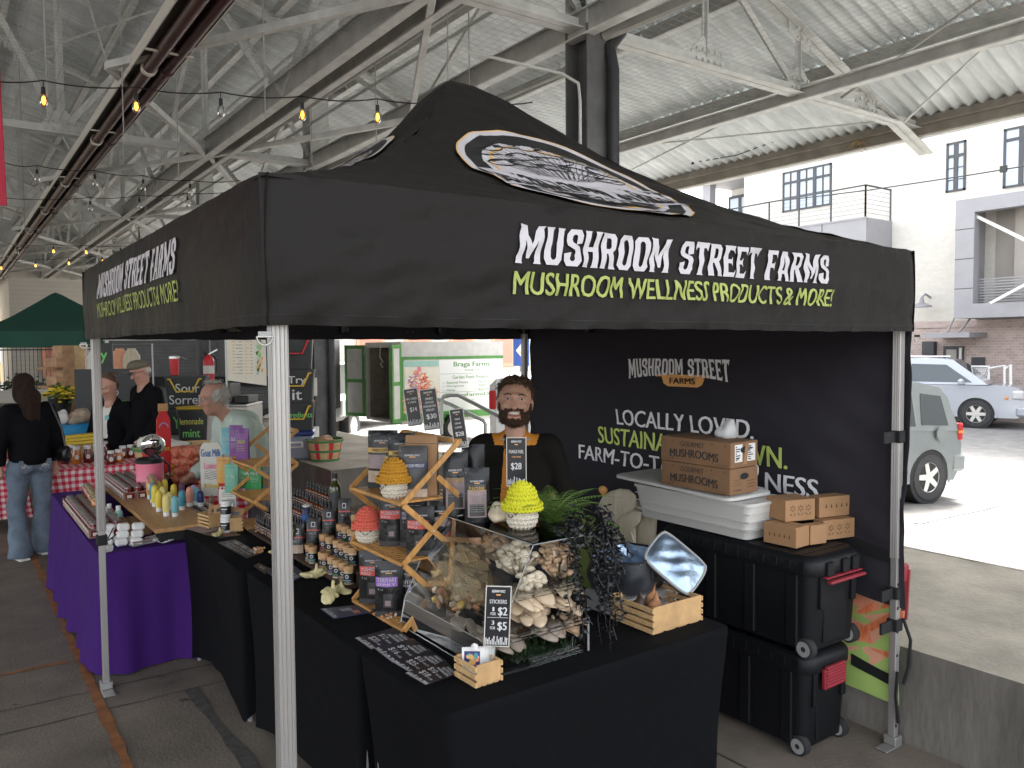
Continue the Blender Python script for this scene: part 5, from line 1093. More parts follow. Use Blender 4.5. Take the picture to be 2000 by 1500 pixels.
def sign(label, loc, rz, w, h, lines, lean=0., roll=0., clip=True, stem=.03, name='price_sign', divider=False):
    t = thing(name, label, 'price sign', loc, group='upright price signs in clear clips', rot=(lean, roll, rz)); b = MB(); th = .0016; z0 = stem
    b.box(-w/2-.003, w/2+.003, -th, th, z0-.003, z0+h+.003, 'offwhite'); b.box(-w/2, w/2, -th-.0004, -th, z0, z0+h, 'card_black')
    F = lambda u, v, k=1: Vector(((u-.5)*w, -th-.0010*k, z0+v*h))
    for s, u0, u1, v0, v1, mm in lines: b.geo(fit(text_geo(s, .03), u1-u0, v1-v0), lambda a, c: F(u0+a, v0+c), mm)
    b.geo(fit(west_geo('MUSHROOM STREET', arc=.25), .56, .05), lambda a, c: F(.22+a, .90+c), 'chalk'); b.add([F(.40,.875), F(.60,.875), F(.58,.855), F(.42,.855)], [(3,2,1,0)], 'print_orange')
    if divider: b.add([F(.06,.478), F(.94,.478), F(.94,.485), F(.06,.485)], [(0,1,2,3)], 'chalk')
    skyl(b, F, 'chalk', 14, .17); b.build('card', t, smooth=0)
    if clip:
        c = MB(); c.box(-.008, .008, -.006, .008, z0-.018, z0+.012, 'clearplastic', .003); c.tube([(0, .001, z0-.015), (0, .002, -.002)], .004, 'clearplastic', 8); c.box(-.013, .013, -.008, .010, -.012, .004, 'clearplastic', .003); c.build('clip', t)
    return t
def crochet(label, loc, rz, hat, s=1., brim=1.32, eyes=True, sx=0.):
    t = thing('crochet_mushroom', label, 'soft toy', loc, rz, 'crocheted mushroom toys')
    def stitched(name, prof, m, rows, core):
        b = MB(); b.lathe(core, m, 20)
        for k in range(rows):
            f = k/(rows-1); i = f*(len(prof)-1); a = int(min(i, len(prof)-2)); r = prof[a][0]+(prof[a+1][0]-prof[a][0])*(i-a); z = prof[a][1]+(prof[a+1][1]-prof[a][1])*(i-a)
            n = max(4, int(2*pi*r/(.0115*s))); w = 2*pi*r/n*.62; hh = .0105*s
            for j in range(n):
                an = 2*pi*(j+.5*(k % 2))/n
                for d in (-1, 1):
                    p = (r*cos(an+d*.25*2*pi/n), r*sin(an+d*.25*2*pi/n), z)
                    b.ell(p, (.0042*s, w*.48, hh*.78), m, 6, 4, rot=(d*.55, 0, an))
        return b.build(name, t, smooth=180)
    bp = [(.012,.002),(.034,.004),(.043,.018),(.046,.038),(.043,.058),(.038,.07)]; bp = [(a*s, c*s) for a, c in bp]
    stitched('body', bp, 'yarn_cream', 8, [(0,0)]+[(a*.97, c) for a, c in bp]+[(0,.07*s)])
    hp = [(.046*brim,.060),(.045*brim,.072),(.045,.086),(.0435,.100),(.039,.113),(.030,.125),(.016,.133),(.005,.135)]; hp = [(a*s, c*s) for a, c in hp]
    stitched('hat', hp, hat, 9, [(a*.96, c) for a, c in hp]+[(0,.134*s)])
    b = MB()
    for d in (-1, 1):
        a = -pi/2+d*.42; b.ell((.046*s*cos(a), .046*s*sin(a), .052*s), (.0055*s,)*3, 'eye_dark', 8, 6)
    b.build('eyes', t); b = MB(); b.tube([(.048*s*cos(-pi/2+u), .048*s*sin(-pi/2+u), (.036+.010*u*u*12)*s) for u in np.linspace(-.25, .25, 7)], .0016*s, 'eye_dark', 5); b.build('smile', t); return t
def oyster(label, loc, rz, s=1., caps=2, m='mush_yellow', group='dried oyster mushrooms scattered on the cloths'):
    r = random.Random(int(loc[0]*1e4)); pr_ = []
    for k in range(caps):
        a = k*2.4+r.uniform(-.3, .3); d = Vector((cos(a), sin(a), 0)); c = d*.04*s+Vector((0, 0, .020*s)); pr_ += [('e', tuple(c), (.032*s, .024*s, .010*s), (r.uniform(-.5,.5), r.uniform(-.4,.7), a)), ('c', tuple(c+d*.0), tuple(-d*.025*s+Vector((0, 0, (.018+.02*(k % 2))*s))), .013*s, .008*s)]
    pr_.append(('c', (0, 0, .012*s), (.004*s, .0, .060*s), .010*s, .006*s))
    V, F = sdf_geo(pr_, .0035*s if s > .8 else .003, .010*s, wob(.0015, 90, 3)); z0 = V[:, 2].min(); b = MB(); b.v = [(p[0], p[1], p[2]-z0) for p in V]; b.f = [tuple(map(int, q)) for q in F]; b.m = [0]*len(b.f); b.mats = [m]
    o = b.build('oyster_mushroom', loc=loc, rotz=rz, smooth=180); return tag(o, label, 'mushroom', group)
# ---------------- goods on the black tables ----------------
VIEW = face_rot(-.62, -.78)
# acrylic display case with mushrooms
c0 = PZ(783, 1222, T); c1 = PZ(978, 1322, T); c2 = PZ(1135, 1272, T)
xf_, xb_, ya_, yb2 = -.665, -.285, -.612, -1.238; zt_ = 1.195; xt_ = -.505
cs = thing('display_case', 'clear acrylic display case with sloped front, filled with fresh mushrooms', 'display case', ((xf_+xb_)/2, (ya_+yb2)/2, T))
cc = Vector(((xf_+xb_)/2, (ya_+yb2)/2, T)); th = .005
def L3(p): return Vector(p)-cc
def slab(name, pts, n, m='acrylic', parent=cs):
    b = MB(); n = Vector(n).normalized()*th; a = [L3(p) for p in pts]; k = len(a); b.add(a+[p+n for p in a], [tuple(range(k))[::-1], tuple(range(k, 2*k))]+[(i, (i+1) % k, k+(i+1) % k, k+i) for i in range(k)], m); return b.build(name, parent, smooth=0)
z0 = T+.003; zl = T+.10
slab('front_panel', [(xf_,ya_,zl),(xf_,yb2,zl),(xt_,yb2,zt_),(xt_,ya_,zt_)], (1,0,-.4))
slab('front_sill', [(xf_-.02,ya_,z0),(xf_-.02,yb2,z0),(xf_,yb2,zl-.002),(xf_,ya_,zl-.002)], (1,0,0))
slab('top_panel', [(xt_,ya_,zt_),(xt_,yb2,zt_),(xb_,yb2,zt_),(xb_,ya_,zt_)], (0,0,1))
slab('side_panel', [(xf_-.018,ya_,z0),(xf_+.002,ya_,zl),(xt_,ya_,zt_),(xb_,ya_,zt_),(xb_,ya_,z0)], (0,1,0))
slab('side_panel', [(xt_+.0,yb2,zt_),(xb_,yb2,zt_),(xb_,yb2,zt_-.02),(xt_-.008,yb2,zt_-.02)], (0,1,0))
b = MB()
for (x0, x1, z) in ((-.52, xb_, T+.005), (-.60, xb_, T+.10), (-.57, xb_, T+.235)):
    for k in (0, 1): b.box(x0-cc.x, x1-cc.x, yb2-.004-cc.y-.004*k, yb2+.006-cc.y, z-T+.014*k, z-T+.008+.014*k, 'acrylic', .001)
b.box(xf_-.02-cc.x, xb_-cc.x, yb2-cc.y-.012, yb2-cc.y, .002, .018, 'acrylic', .002); b.build('tray_rail', cs, smooth=0)
b = MB()
for p in ((xf_+.02,ya_-.012,zl+.03),(xf_+.02,yb2+.012,zl+.03),(xt_-.015,ya_-.012,zt_-.04),(xt_-.015,yb2+.012,zt_-.04)): b.ell(L3(p)+Vector((-.004,0,0)), (.004,.005,.005), 'chrome', 8, 5)
b.build('rivet', cs)
b = MB(); E3 = [(xf_,ya_,zl),(xf_,yb2,zl),(xt_,yb2,zt_),(xt_,ya_,zt_),(xb_,ya_,zt_),(xb_,yb2,zt_)]  # panel edges: whitish tubes added to stand for their highlights
for i_, j_ in ((0,1),(1,2),(2,3),(3,0),(3,4),(2,5),(4,5)): b.tube([L3(E3[i_]), L3(E3[j_])], .0022, 'acrylic_highlight', 6)
for q_ in (((xf_-.02,ya_,z0),(xf_-.02,yb2,z0)),((xf_-.02,yb2,z0),(xf_,yb2,zl)),((xf_-.02,ya_,z0),(xf_,ya_,zl))): b.tube([L3(q_[0]), L3(q_[1])], .002, 'acrylic_highlight', 6)
b.build('edge_highlight', cs)
def tray(z, x0):
    b = MB(); P = rrect(x0+.01, xb_-.01, yb2+.012, ya_-.012, .04, 5, 3); n = len(P); v = [(x-cc.x, y-cc.y, z-T+dz) for dz, s in ((.036, 0), (0, 1)) for x, y in P]; b.add(v, [(i, (i+1) % n, n+(i+1) % n, n+i) for i in range(n)]+[tuple(range(n, 2*n))], 'clearplastic'); b.build('tray', cs, smooth=60)
tray(T+.022, xf_+.03); tray(T+.115, -.625); tray(T+.25, -.575)
rm = random.Random(11)
def cap_cluster(name, label, C, spread, n, rc, m, mstem, group=None, up=.03, tilt=.5, flat=.5):
    b = MB(); C = Vector(C)
    for i in range(n):
        p = Vector((rm.gauss(0, .42)*spread[0], rm.gauss(0, .42)*spread[1], 0)); p.z = spread[2]*(rm.uniform(.35, 1))*(1-.5*(p.x/spread[0])**2-.4*(p.y/spread[1])**2); r = rc*rm.uniform(.7, 1.2)
        d = Vector((p.x, p.y, .02))*.4; rot = (rm.uniform(-tilt, tilt)-p.y*2, rm.uniform(-tilt, tilt)+p.x*2, rm.uniform(0, 6)); 
        b.ell(p, (r, r*rm.uniform(.8, 1), r*flat), m, 10, 6, rot=rot); b.tube([p-Vector((0,0,r*.2)), p*.6-Vector((0,0,up*.3)), Vector((p.x*.3, p.y*.3, 0))], [r*.30, r*.35, r*.4], mstem, 6)
    o = b.build(name, loc=C, smooth=180); return tag(o, label, 'mushrooms', group)
G = 'mushroom clumps inside the clear display case'
cap_cluster('beech_mushrooms', 'white beech mushroom clump on the top tray, front of the case', (-.43,-1.04,T+.262), (.075,.085,.115), 95, .0165, 'mush_white', 'mush_white', G, flat=.6)
cap_cluster('beech_mushrooms', 'brown beech mushroom clump on the top tray at open right side', (-.335,-1.15,T+.262), (.07,.065,.145), 120, .0165, 'mush_brown', 'mush_tan', G, flat=.6)
cap_cluster('beech_mushrooms', 'small white button cluster beneath the brown beech clump', (-.46,-1.185,T+.245), (.055,.035,.055), 34, .016, 'mush_white', 'mush_white', G, flat=.7)
cap_cluster('shiitake_mushrooms', 'dim brown mushroom mound at the back of the top tray', (-.37,-.86,T+.262), (.08,.10,.095), 40, .028, 'mush_brown', 'mush_tan', G)
def fan_cluster(name, label, C, n, size, m, spread, tilt, ax=None):
    b = MB(); C = Vector(C)
    for i in range(n):
        u = i/(n-1); lv = i % 4; a = rm.uniform(-.7, .7)-pi/2*.9; p = Vector((rm.uniform(-1, 1)*spread[0], rm.uniform(-1, 1)*spread[1], spread[2]*(lv+rm.random())/4)); s = size*rm.uniform(.7, 1.15)
        rot = (rm.uniform(-.2, .2)+tilt, rm.uniform(-.3, .3), a+pi/2); 
        def cup(q, s=s): return Vector((q.x*(1+.25*(q.y/s)), q.y, q.z+.35*(q.x*q.x+q.y*q.y)/s*(-.5)))
        b.ell(p, (s*.75, s, s*.20), m, 14, 7, rot=rot, fn=cup); e = Euler(rot).to_matrix() @ Vector((0, s*.9, -s*.15)); b.tube([p+e*.5, p+e*1.2, p+e*1.6+Vector((0,0,-s*.5))], [s*.22, s*.17, s*.12], 'mush_white', 7)
    return tag(b.build(name, loc=C, smooth=180), label, 'mushrooms', G)
fan_cluster('oyster_cluster', 'pale cream oyster mushrooms layered like shingles on middle tray', (-.40,-1.13,T+.135), 58, .041, 'mush_tan', (.135,.075,.09), .35)
fan_cluster('oyster_cluster', 'big grey oyster mushrooms in the lower tray', (-.46,-1.10,T+.05), 40, .041, 'mush_gray', (.12,.09,.085), .55)
fan_cluster('oyster_cluster', 'grey oyster mushrooms at the lower tray front, seen through the slope', (-.56,-.95,T+.05), 16, .036, 'mush_gray', (.05,.09,.055), .5)
fan_cluster('oyster_cluster', 'tan oyster pieces at the right end of lower tray by the ivy', (-.30,-1.18,T+.06), 9, .036, 'mush_brown', (.05,.03,.05), .5)
sdf_obj('lions_mane', [('e', (0,0,.08), (.085,.115,.09)), ('e', (-.03,.06,.06), (.07,.08,.07)), ('e', (-.02,-.08,.05), (.07,.07,.07)), ('e', (.02,.02,.13), (.06,.07,.05))], 'lions_mane', vox=.007, k=.02, disp=lambda g, w=wob(.010, 55, 8), w2=wob(.005, 170, 9): w(g)+w2(g), loc=(-.505,-.80,T+.14), label='shaggy cream lion\'s mane mushrooms on the middle tray, left half', cat='mushrooms', group=G)
b = MB()
for i in range(60): p = Vector((rm.uniform(-.07,.07), rm.uniform(-.09,.09), rm.uniform(0,.05))); b.ell(p, (.022,.016,.008), rm.choice(['mush_rust','label_gold','mush_tan']), 6, 4, rot=(rm.random()*3, rm.random()*3, 0))
tag(b.build('golden_clump', loc=(-.56,-.86,T+.12), smooth=180), 'yellow-orange oyster clump at the foot of the lion\'s mane', 'mushrooms', G)
b = MB()
for i in range(900): x = rm.uniform(-.13,.13); y = rm.uniform(-.10,.10); p = Vector((x, y, 0)); d = Vector((rm.uniform(-1,1), rm.uniform(-1,1), 1.6)).normalized()*rm.uniform(.02,.045); n = Vector((rm.uniform(-1,1), rm.uniform(-1,1), 0))*.003; b.add([p-n, p+n, p+d], [(0,1,2)], 'moss')
tag(b.build('artificial_turf', loc=(-.42,-1.10,T+.004), smooth=0), 'dark green artificial turf mat under the display case', 'turf', kind='stuff')
# bamboo shelf, three tiers with scissor ends
SF, SB_, SN, SFa = -.71, -.455, -.685, -.235; tz = (T+.014, 1.047, 1.276)
sh = thing('bamboo_shelf', 'three-tier folding bamboo shelf with zigzag ends, loaded with pouches', 'shelf', (SF, (SN+SFa)/2, T)); so_ = Vector((SF, (SN+SFa)/2, T))
def shelf_frame(root, o, xf, xb, yn, yf, tiers, top, rail=True):
    for z in tiers:
        b = MB()
        for x in (xf, xb): b = MB(); b.box(x-.009-o.x, x+.009-o.x, yn-o.y, yf-o.y, z-.014-o.z, z-o.z, 'bamboo', .002); b.build('rail', root, smooth=0)
        b = MB(); n = 15
        for i in range(n): y = yn+.02+(yf-yn-.04)*(i+.5)/n; b.box(xf+.009-o.x, xb-.009-o.x, y-.0075-o.y, y+.0075-o.y, z-.011-o.z, z-.003-o.z, 'bamboo', .001)
        b.build('slat', root, smooth=0)
    zs = list(tiers)+[top]
    for y, dy in ((yn, -1), (yf, 1)):
        for i in range(len(zs)-1):
            b = MB(); y_ = y+dy*.006-o.y; b.bar((xf-o.x, y_, zs[i]-.008-o.z), (xb-o.x, y_, zs[i+1]-.008-o.z), .022, .009, 'bamboo', up=(0,1,0), bev=.002); b.build('leg', root, smooth=0)
            if i < len(zs)-2 or True:
                b = MB(); y2 = y+dy*.0165-o.y; e = 1. if i < len(zs)-2 else .42
                p = Vector((xb-o.x, y2, zs[i]-.008-o.z)); q = Vector((xf-o.x, y2, zs[i+1]-.008-o.z)); b.bar(p, p.lerp(q, e), .022, .009, 'bamboo', up=(0,1,0), bev=.002); b.build('leg', root, smooth=0)
            b = MB(); b.ell(((xf+xb)/2-o.x, y+dy*.022-o.y, (zs[i]+zs[i+1])/2-.008-o.z), (.005,.003,.005), 'steel_bright', 8, 5); b.build('pivot_bolt', root)
    if rail:
        b = MB(); b.box(xb-.01-o.x, xb+.01-o.x, yn-.01-o.y, yf+.01-o.y, top-.02-o.z, top-o.z, 'bamboo', .002); b.build('top_rail', root, smooth=0)
shelf_frame(sh, so_, SF, SB_, SN, SFa, tz, 1.50)
def at(px, py, z): p = PZ(px, py, z); return (p.x, p.y, z)
def onx(px, py, x, z): p = PX(px, py, x); return (x, p.y, z)
gb = 'black pouches on the bamboo shelf'
def shp(u, d, tier): return (SF+d, SFa+(SN-SFa)*u, tz[tier])
cookl = [(.0,1,.10,.30,'label_tan'),(.55,1,.30,.56,'label_gold'),(.0,.62,.34,.58,'label_mauve'),(.0,1,.62,.70,'label_gold',1.6)]
pouch('tall black pouch with gold ribbon and mushroom photo, far end of top tier', shp(.22,.10,2), VIEW, .125, .24, .055, 'bag_black', cookl, [('DRIED OYSTER', .14, .86, .635, .685, 'print_black')], group=gb)
pouch('tall black pouch with gold ribbon, partly behind its twin on top tier', shp(.46,.13,2), VIEW+.3, .11, .235, .05, 'bag_black', cookl, [('DRIED OYSTER', .14, .86, .635, .685, 'print_black')], group=gb)
pouch('plain kraft pouch with folded top behind the navy-labelled pouch', shp(.76,.15,2), VIEW-.2, .135, .235, .06, 'kraft', [], [], logo_w=0, group=gb)
pouch('black pouch with navy medley label and skyline on top tier', shp(.80,.10,2), VIEW, .115, .20, .05, 'bag_gray', [(.0,1,.56,.68,'label_navy'),(.0,1,.0,.16,'label_tan')], [('MUSHROOM MEDLEY', .08, .92, .59, .65, 'chalk')], group=gb)
def jerky(lab, loc, rz, col, txt, h=.205, w=.112):
    return pouch(lab, loc, rz, w, h, .045, 'bag_black', [(.03,.80,.545,.715,col),(.0,1,.0,.10,'bag_gray'),(.30,.62,.17,.42,'bag_gray',1),(.36,.56,.20,.30,'label_mauve',1.4)], [(txt[0], .08, .74, .63, .70, 'print_white'), (txt[1], .08, .74 if len(txt[1]) > 4 else .42, .56, .61, 'print_white'), ('4 oz', .1, .3, .48, .52, 'dim_print')], group=gb)
jerky('black pouch with red barbecue label beside the coral-hat toy, tier two', shp(.40,.10,1), VIEW+.1, 'label_red', ('MUSHROOM', 'BBQ'))
jerky('unlit black pouch behind the coral-hat toy pouch, tier two', shp(.55,.16,1), VIEW+.1, 'label_navy', ('MUSHROOM', 'SMOKY'))
jerky('black pouch with red barbecue label at near end of tier two', shp(.84,.12,1), VIEW, 'label_red', ('MUSHROOM', 'BBQ'), .19)
jerky('black pouch leaning at the back corner of tier two', shp(.93,.20,1), VIEW-.2, 'label_mauve', ('MUSHROOM', 'SALT'))
jerky('black pouch with red barbecue label on bottom tier', shp(.22,.05,0), VIEW+.05, 'label_red', ('MUSHROOM', 'BBQ'), .22, .125)
jerky('black pouch with purple teriyaki label standing on bottom tier front', shp(.62,.03,0), VIEW+.1, 'label_purple', ('TERIYAKI', 'JERKY'), .22, .115)
jerky('dark pouch second behind the purple teriyaki one', shp(.66,.11,0), VIEW+.1, 'bag_gray', ('TERIYAKI', 'JERKY'), .195)
jerky('dark pouch at the back of the bottom tier', shp(.86,.16,0), VIEW, 'bag_gray', ('TERIYAKI', 'JERKY'), .19)
crochet('crocheted mushroom with mustard yellow hat on the shelf\'s top tier', shp(.74,.03,2), VIEW-.9, 'yarn_mustard', 1.12)
crochet('crocheted smiling mushroom with coral hat on the shelf\'s middle tier', shp(.14,.04,1), VIEW+.05, 'yarn_coral', 1.06)
p = at(1020, 1030, zt_+.006); crochet('crocheted mushroom with neon yellow hat sitting on the clear case', p, VIEW-.8, 'yarn_yellow', 1.22)
ps = lambda px, py, x, y=None: PX(px, py, x)
q = PX(813, 830, -.47); sign('narrow black $14 sign on the shelf top', (q.x, q.y, q.z-.03), VIEW+.15, .055, .155, [('MAC CHEESE', .08,.92,.70,.76,'chalk'),('& CHEESE', .18,.82,.61,.66,'chalk'),('$14', .26,.80,.36,.50,'chalk')], lean=.0, roll=-.13)
q = PX(847, 838, -.46); sign('black $30 dried oyster mushroom medley sign on the shelf top', (q.x, q.y, q.z-.03), VIEW+.1, .064, .165, [('DRIED', .28,.76,.745,.80,'chalk'),('OYSTER', .24,.80,.65,.705,'chalk'),('MUSHROOM', .1,.9,.555,.61,'chalk'),('MEDLEY', .24,.80,.46,.515,'chalk'),('$30', .2,.86,.25,.39,'chalk')], roll=-.12)
q = PX(903, 873, -.44); sign('black $28 coffee sign clipped at the shelf\'s near top corner', (q.x, q.y, q.z-.03), VIEW-.1, .052, .15, [('MANE', .3,.7,.72,.77,'chalk'),('GRIND', .26,.74,.61,.66,'chalk'),('COFFEE', .22,.78,.50,.55,'chalk'),('$28', .2,.86,.28,.41,'chalk')], roll=-.13)
q = PX(1009, 948, -.30); sign('black $28 fungi fuel sign standing behind the fern', (q.x, q.y, q.z-.10), VIEW, .072, .185, [('FUNGI FUEL', .1,.9,.68,.75,'chalk'),('COFFEE & CREAMER', .25,.75,.59,.62,'print_orange'),('$28', .2,.78,.32,.48,'chalk')], stem=.10)
q = Vector(at(945, 1312, T)); sign('black stickers sign, 1 for $2 and 3 for $5, clipped to small crate', (-.66, -1.235, T+.055), VIEW+.1, .078, .195, [('STICKERS', .14,.86,.72,.785,'chalk'),('1', .27,.35,.59,.66,'chalk'),('FOR', .2,.42,.52,.57,'chalk'),('$2', .5,.90,.50,.66,'chalk'),('3', .25,.37,.36,.43,'chalk'),('FOR', .2,.42,.28,.33,'chalk'),('$5', .5,.90,.25,.41,'chalk')], stem=.05, roll=.05, divider=True)
# coffee pouches on the case
cf = [(.14,.86,.62,.70,'bag_gray'),(.12,.88,.10,.60,'label_mauve',1),(.2,.8,.12,.34,'bag_gray',1.4)]
pouch('tall black coffee pouch with pale gold title on the clear case', at(890, 1003, zt_+.006), VIEW+.12, .10, .245, .06, 'bag_black', cf, [('MANE GRIND', .18,.82,.53,.60,'label_gold')]+[('fresh roasted mushroom coffee', .2,.8,.44-i*.035,.458-i*.035,'dim_print') for i in range(5)], logo_v=.70)
pouch('shorter black fungi fuel pouch in front of the vendor on clear case', at(932, 1018, zt_+.006), VIEW+.12, .095, .205, .055, 'bag_black', cf, [('FUNGI FUEL', .18,.82,.58,.66,'label_gold')]+[('mushroom coffee creamer blend', .2,.8,.48-i*.04,.50-i*.04,'dim_print') for i in range(8)], logo_v=.74)
pouch('black coffee pouch standing behind the other two on the case', at(925, 990, zt_+.006), VIEW+.05, .095, .26, .05, 'bag_black', [], [], logo_w=0)
# dried bag beside yellow toy
sdf_obj('dried_mushroom_bag', [('e', (0,0,.028), (.035,.05,.028)), ('e', (.01,.0,.055), (.02,.04,.03))], 'mush_cream', vox=.005, k=.02, disp=wob(.004, 60, 4), loc=at(972, 1022, zt_+.006), label='small clear bag of dried mushrooms beside neon-hatted toy', cat='bag')
# fern in a pot
fp = Vector(PZ(1065, 1035, 1.10)); fp = Vector((-.235, -1.0, 1.19))
fe = thing('fern', 'arching green artificial fern behind the neon-hatted toy', 'plant', fp)
b = MB(); b.lathe([(.05,-.12),(.07,.0),(.06,.0),(.0,-.01)], 'black_plastic', 14); b.build('pot', fe)
rf = random.Random(3); b = MB()
for i in range(28):
    a = 2*pi*i/28+rf.uniform(-.2,.2); Lf = rf.uniform(.20,.34); el = rf.uniform(.5,1.25); P = []
    for k in range(13): u = k/12; P.append(Vector((cos(a)*Lf*u*cos(el*(1-.55*u)), sin(a)*Lf*u*cos(el*(1-.55*u)), Lf*(sin(el)*u-.55*u*u))))
    b.tube(P, [.0022*(1-.8*k/12) for k in range(13)], 'fern', 4)
    for k in range(1, 13):
        for h in (0, .5):
            p = P[k-1].lerp(P[k], h); tdir = (P[k]-P[k-1]).normalized(); sd = tdir.cross(Vector((0,0,1))).normalized(); l = .042*sin(pi*min(1,(k+h)/13+.08))**.7
            for s in (-1, 1): d = sd*s*l+tdir*l*.35-Vector((0,0,l*.15)); w = tdir*.0020; b.add([p-w, p+d*.5-w*1.1, p+d, p+d*.5+w*1.1, p+w], [(0,1,2,3,4)], 'fern')
b.build('fronds', fe, smooth=0)
# black hanging ivy
iv = thing('artificial_ivy', 'black artificial ivy trailing down the right side of the clear case', 'plant', (-.295, -1.20, 1.20)); b = MB(); ri = random.Random(8); io = Vector((-.295, -1.20, 1.20))
for s_ in range(34):
    p = Vector(PZ(ri.uniform(1085, 1175), ri.uniform(985, 1060), ri.uniform(1.14, 1.22)))-io; p = Vector((ri.uniform(-.07,.15), ri.uniform(-.06,.06), ri.uniform(-.01,.09))); P = [p]; L_ = ri.uniform(.24, .43) if s_ < 24 else ri.uniform(.08, .2); out = Vector((ri.uniform(-.2,.5), ri.uniform(-.75,-.1), 0))
    for k in range(1, 12): u = k/11; P.append(p+out*.16*u**.7+Vector((ri.uniform(-.008,.008), ri.uniform(-.008,.008), -L_*u**1.3)))
    b.tube(P, .0016, 'leaf_black', 4)
    for k in range(1, 12):
        for h in (0, .33, .66):
            c = P[k-1].lerp(P[k], h); a = ri.uniform(0, 6.28); d = Vector((cos(a), sin(a), ri.uniform(-.8,.4))).normalized(); l = ri.uniform(.014,.026); w = d.cross(Vector((ri.uniform(-1,1), ri.uniform(-1,1), ri.uniform(-1,1)))).normalized()*l*.38; nn = d.cross(w).normalized()*l*.12
            b.add([c, c+d*l*.35+w*.85, c+d*l*.7+w*.7, c+d*l*1.1, c+d*l*.7-w*.7, c+d*l*.35-w*.85, c+d*l*.55+nn], [(0,1,6),(1,2,6),(2,3,6),(3,4,6),(4,5,6),(5,0,6)], 'leaf_black')
b.build('strands', iv, smooth=0)
b = MB(); b.tube([(.03,-.04,-.42),(.03,-.04,-.30)], .004, 'tin_gray', 8); b.build('stake', iv)
# small crate with stickers
ck = crate('small slatted pine crate of stickers at the front corner of the front table', (-.715, -1.215, T), .02, .115, .092, .075, 3)
cko = Vector((-.715, -1.215, T+.01))
for i in range(5):
    b = MB(); w, h = .068, .085; b.box(-w/2, w/2, -.0008, .0008, 0, h, 'white', .0006)
    if i == 0:
        b.box(-w/2+.008, w/2-.008, -.0016, -.0009, .022, h-.012, 'c_navy'); rs = random.Random(2)
        for j in range(34): x = rs.uniform(-.02,.02); z = .03+rs.random()*.035; r = rs.uniform(.003,.008); c = 'label_gold' if abs(x) < .009 else rs.choice(['c_navy','mush_orange','c_plum','mush_pink','c_teal']); b.add([(x+r*cos(t), -.00165-.00002*j, z+r*sin(t)*1.2) for t in np.linspace(0, 5.4, 7)], [tuple(range(6, -1, -1))], c)
    tag(b.build('sticker', loc=cko+Vector((.012-.0*i, .018-.009*i+.012, .003)) if False else cko+Vector((-.012+.010*i, .02-.004*i, .003)), rot=(-.18, 0, VIEW+.05*i), smooth=0), 'front sticker card with a colourful picture in the small crate' if i == 0 else 'plain white-edged sticker card stacked behind the front one in small crate', 'sticker', 'sticker cards standing in the small crate')
cp = MB(); cp.box(-.011,.011,-.008,.008,.0,.022,'white_gloss',.004); cp.tube([(0,-.008,.012),(0,-.011,.02),(0,-.006,.026)], .004, 'white_gloss', 8); tag(cp.build('binder_clip', loc=cko+Vector((-.006,.012,.082)), rotz=VIEW), 'white plastic clip gripping the sticker cards', 'clip')
# pine crate on the right, with dried roots
crate('pine crate with four slats on the right end of front table', (.155, -1.165, T), .0, .22, .26, .105, 4)
for o in [c for c in COL.objects if c.get('label', '').startswith('pine crate with four')]: o.rotation_euler = (0, 0, 0)
for i, (dx, dy, s) in enumerate(((-.05,.02,1.),(.0,-.02,.9),(.05,.04,1.1))):
    sdf_obj('dried_bulb', [('e', (0,0,.03), (.028,.026,.03)), ('c', (0,0,.04), (.02,.01,.085), .014, .005)], 'mush_rust' if i else 'dark_wood', vox=.005, k=.015, disp=wob(.003, 80, i), loc=(.12+dx, -1.17+dy, T+.035), label=('dark brown root upright in the right pine crate', 'round brown dried bulb in the middle of right pine crate', 'brown dried bulb at the back of the right pine crate')[i], cat='dried mushroom', group='dried roots in the right pine crate')
# price cards lying on front table
zc = T+.0035
def pc(px): return [PZ(x, y, zc) for x, y in px]
pl_ = lambda a, c1, c2, top: [(top[0], .52,.94,.86,.93,'chalk'),(top[1], .46,.96,.76,.83,'chalk'),('MUSHROOMS', .36,.98,.66,.73,'chalk'),(c1, .22,.58,.46,.62,'chalk'),('1/2 LB', .66,.92,.48,.53,'chalk'),(c2, .22,.62,.22,.40,'chalk'),('1 LB', .68,.86,.24,.29,'chalk')]
card('black shiitake price card, $12 and $20, at the left table edge', pc([(772,1226),(803,1249),(728,1268),(692,1247)][0:4]) if False else pc([(772,1226),(804,1250),(725,1270),(692,1247)]), 'card_black', pl_(0,'$12','$20',('FRESH','SHIITAKE')), zc)
card('black oyster price card, $9 and $16', [p+Vector((0,0,.0012)) for p in pc([(806,1248),(842,1272),(768,1298),(730,1268)])], 'card_black', pl_(0,'$9','$16',('FRESH','OYSTER')), zc)
card('black price card, $15 and $25, beside the display case', [p+Vector((0,0,.0024)) for p in pc([(838,1269),(872,1293),(806,1320),(766,1296)])], 'card_black', pl_(0,'$15','$25',('FRESH','LION\'S MANE')), zc)
card('black price card, $10 and $18, tucked against the small crate', [p+Vector((0,0,.0036)) for p in pc([(866,1290),(895,1318),(832,1342),(790,1318)])], 'card_black', pl_(0,'$10','$18',('FRESH','BUTTON')), zc)
card('curved navy and black price card lying before the bamboo shelf', pc([(715,1180),(730,1196),(652,1209),(626,1190)]), 'card_navy', [('$10', .25,.5,.3,.6,'chalk'),('JERKY', .55,.9,.5,.7,'mush_pink')], zc)
card('navy price card with white columns beside the first dried oyster', pc([(556,1092),(600,1124),(556,1142),(520,1118)]), 'card_navy', [('$15', .2,.45,.2,.5,'chalk'),('TINCTURE', .5,.95,.5,.7,'chalk'),('SPICE', .5,.95,.2,.4,'chalk')], zc, skyline=False)
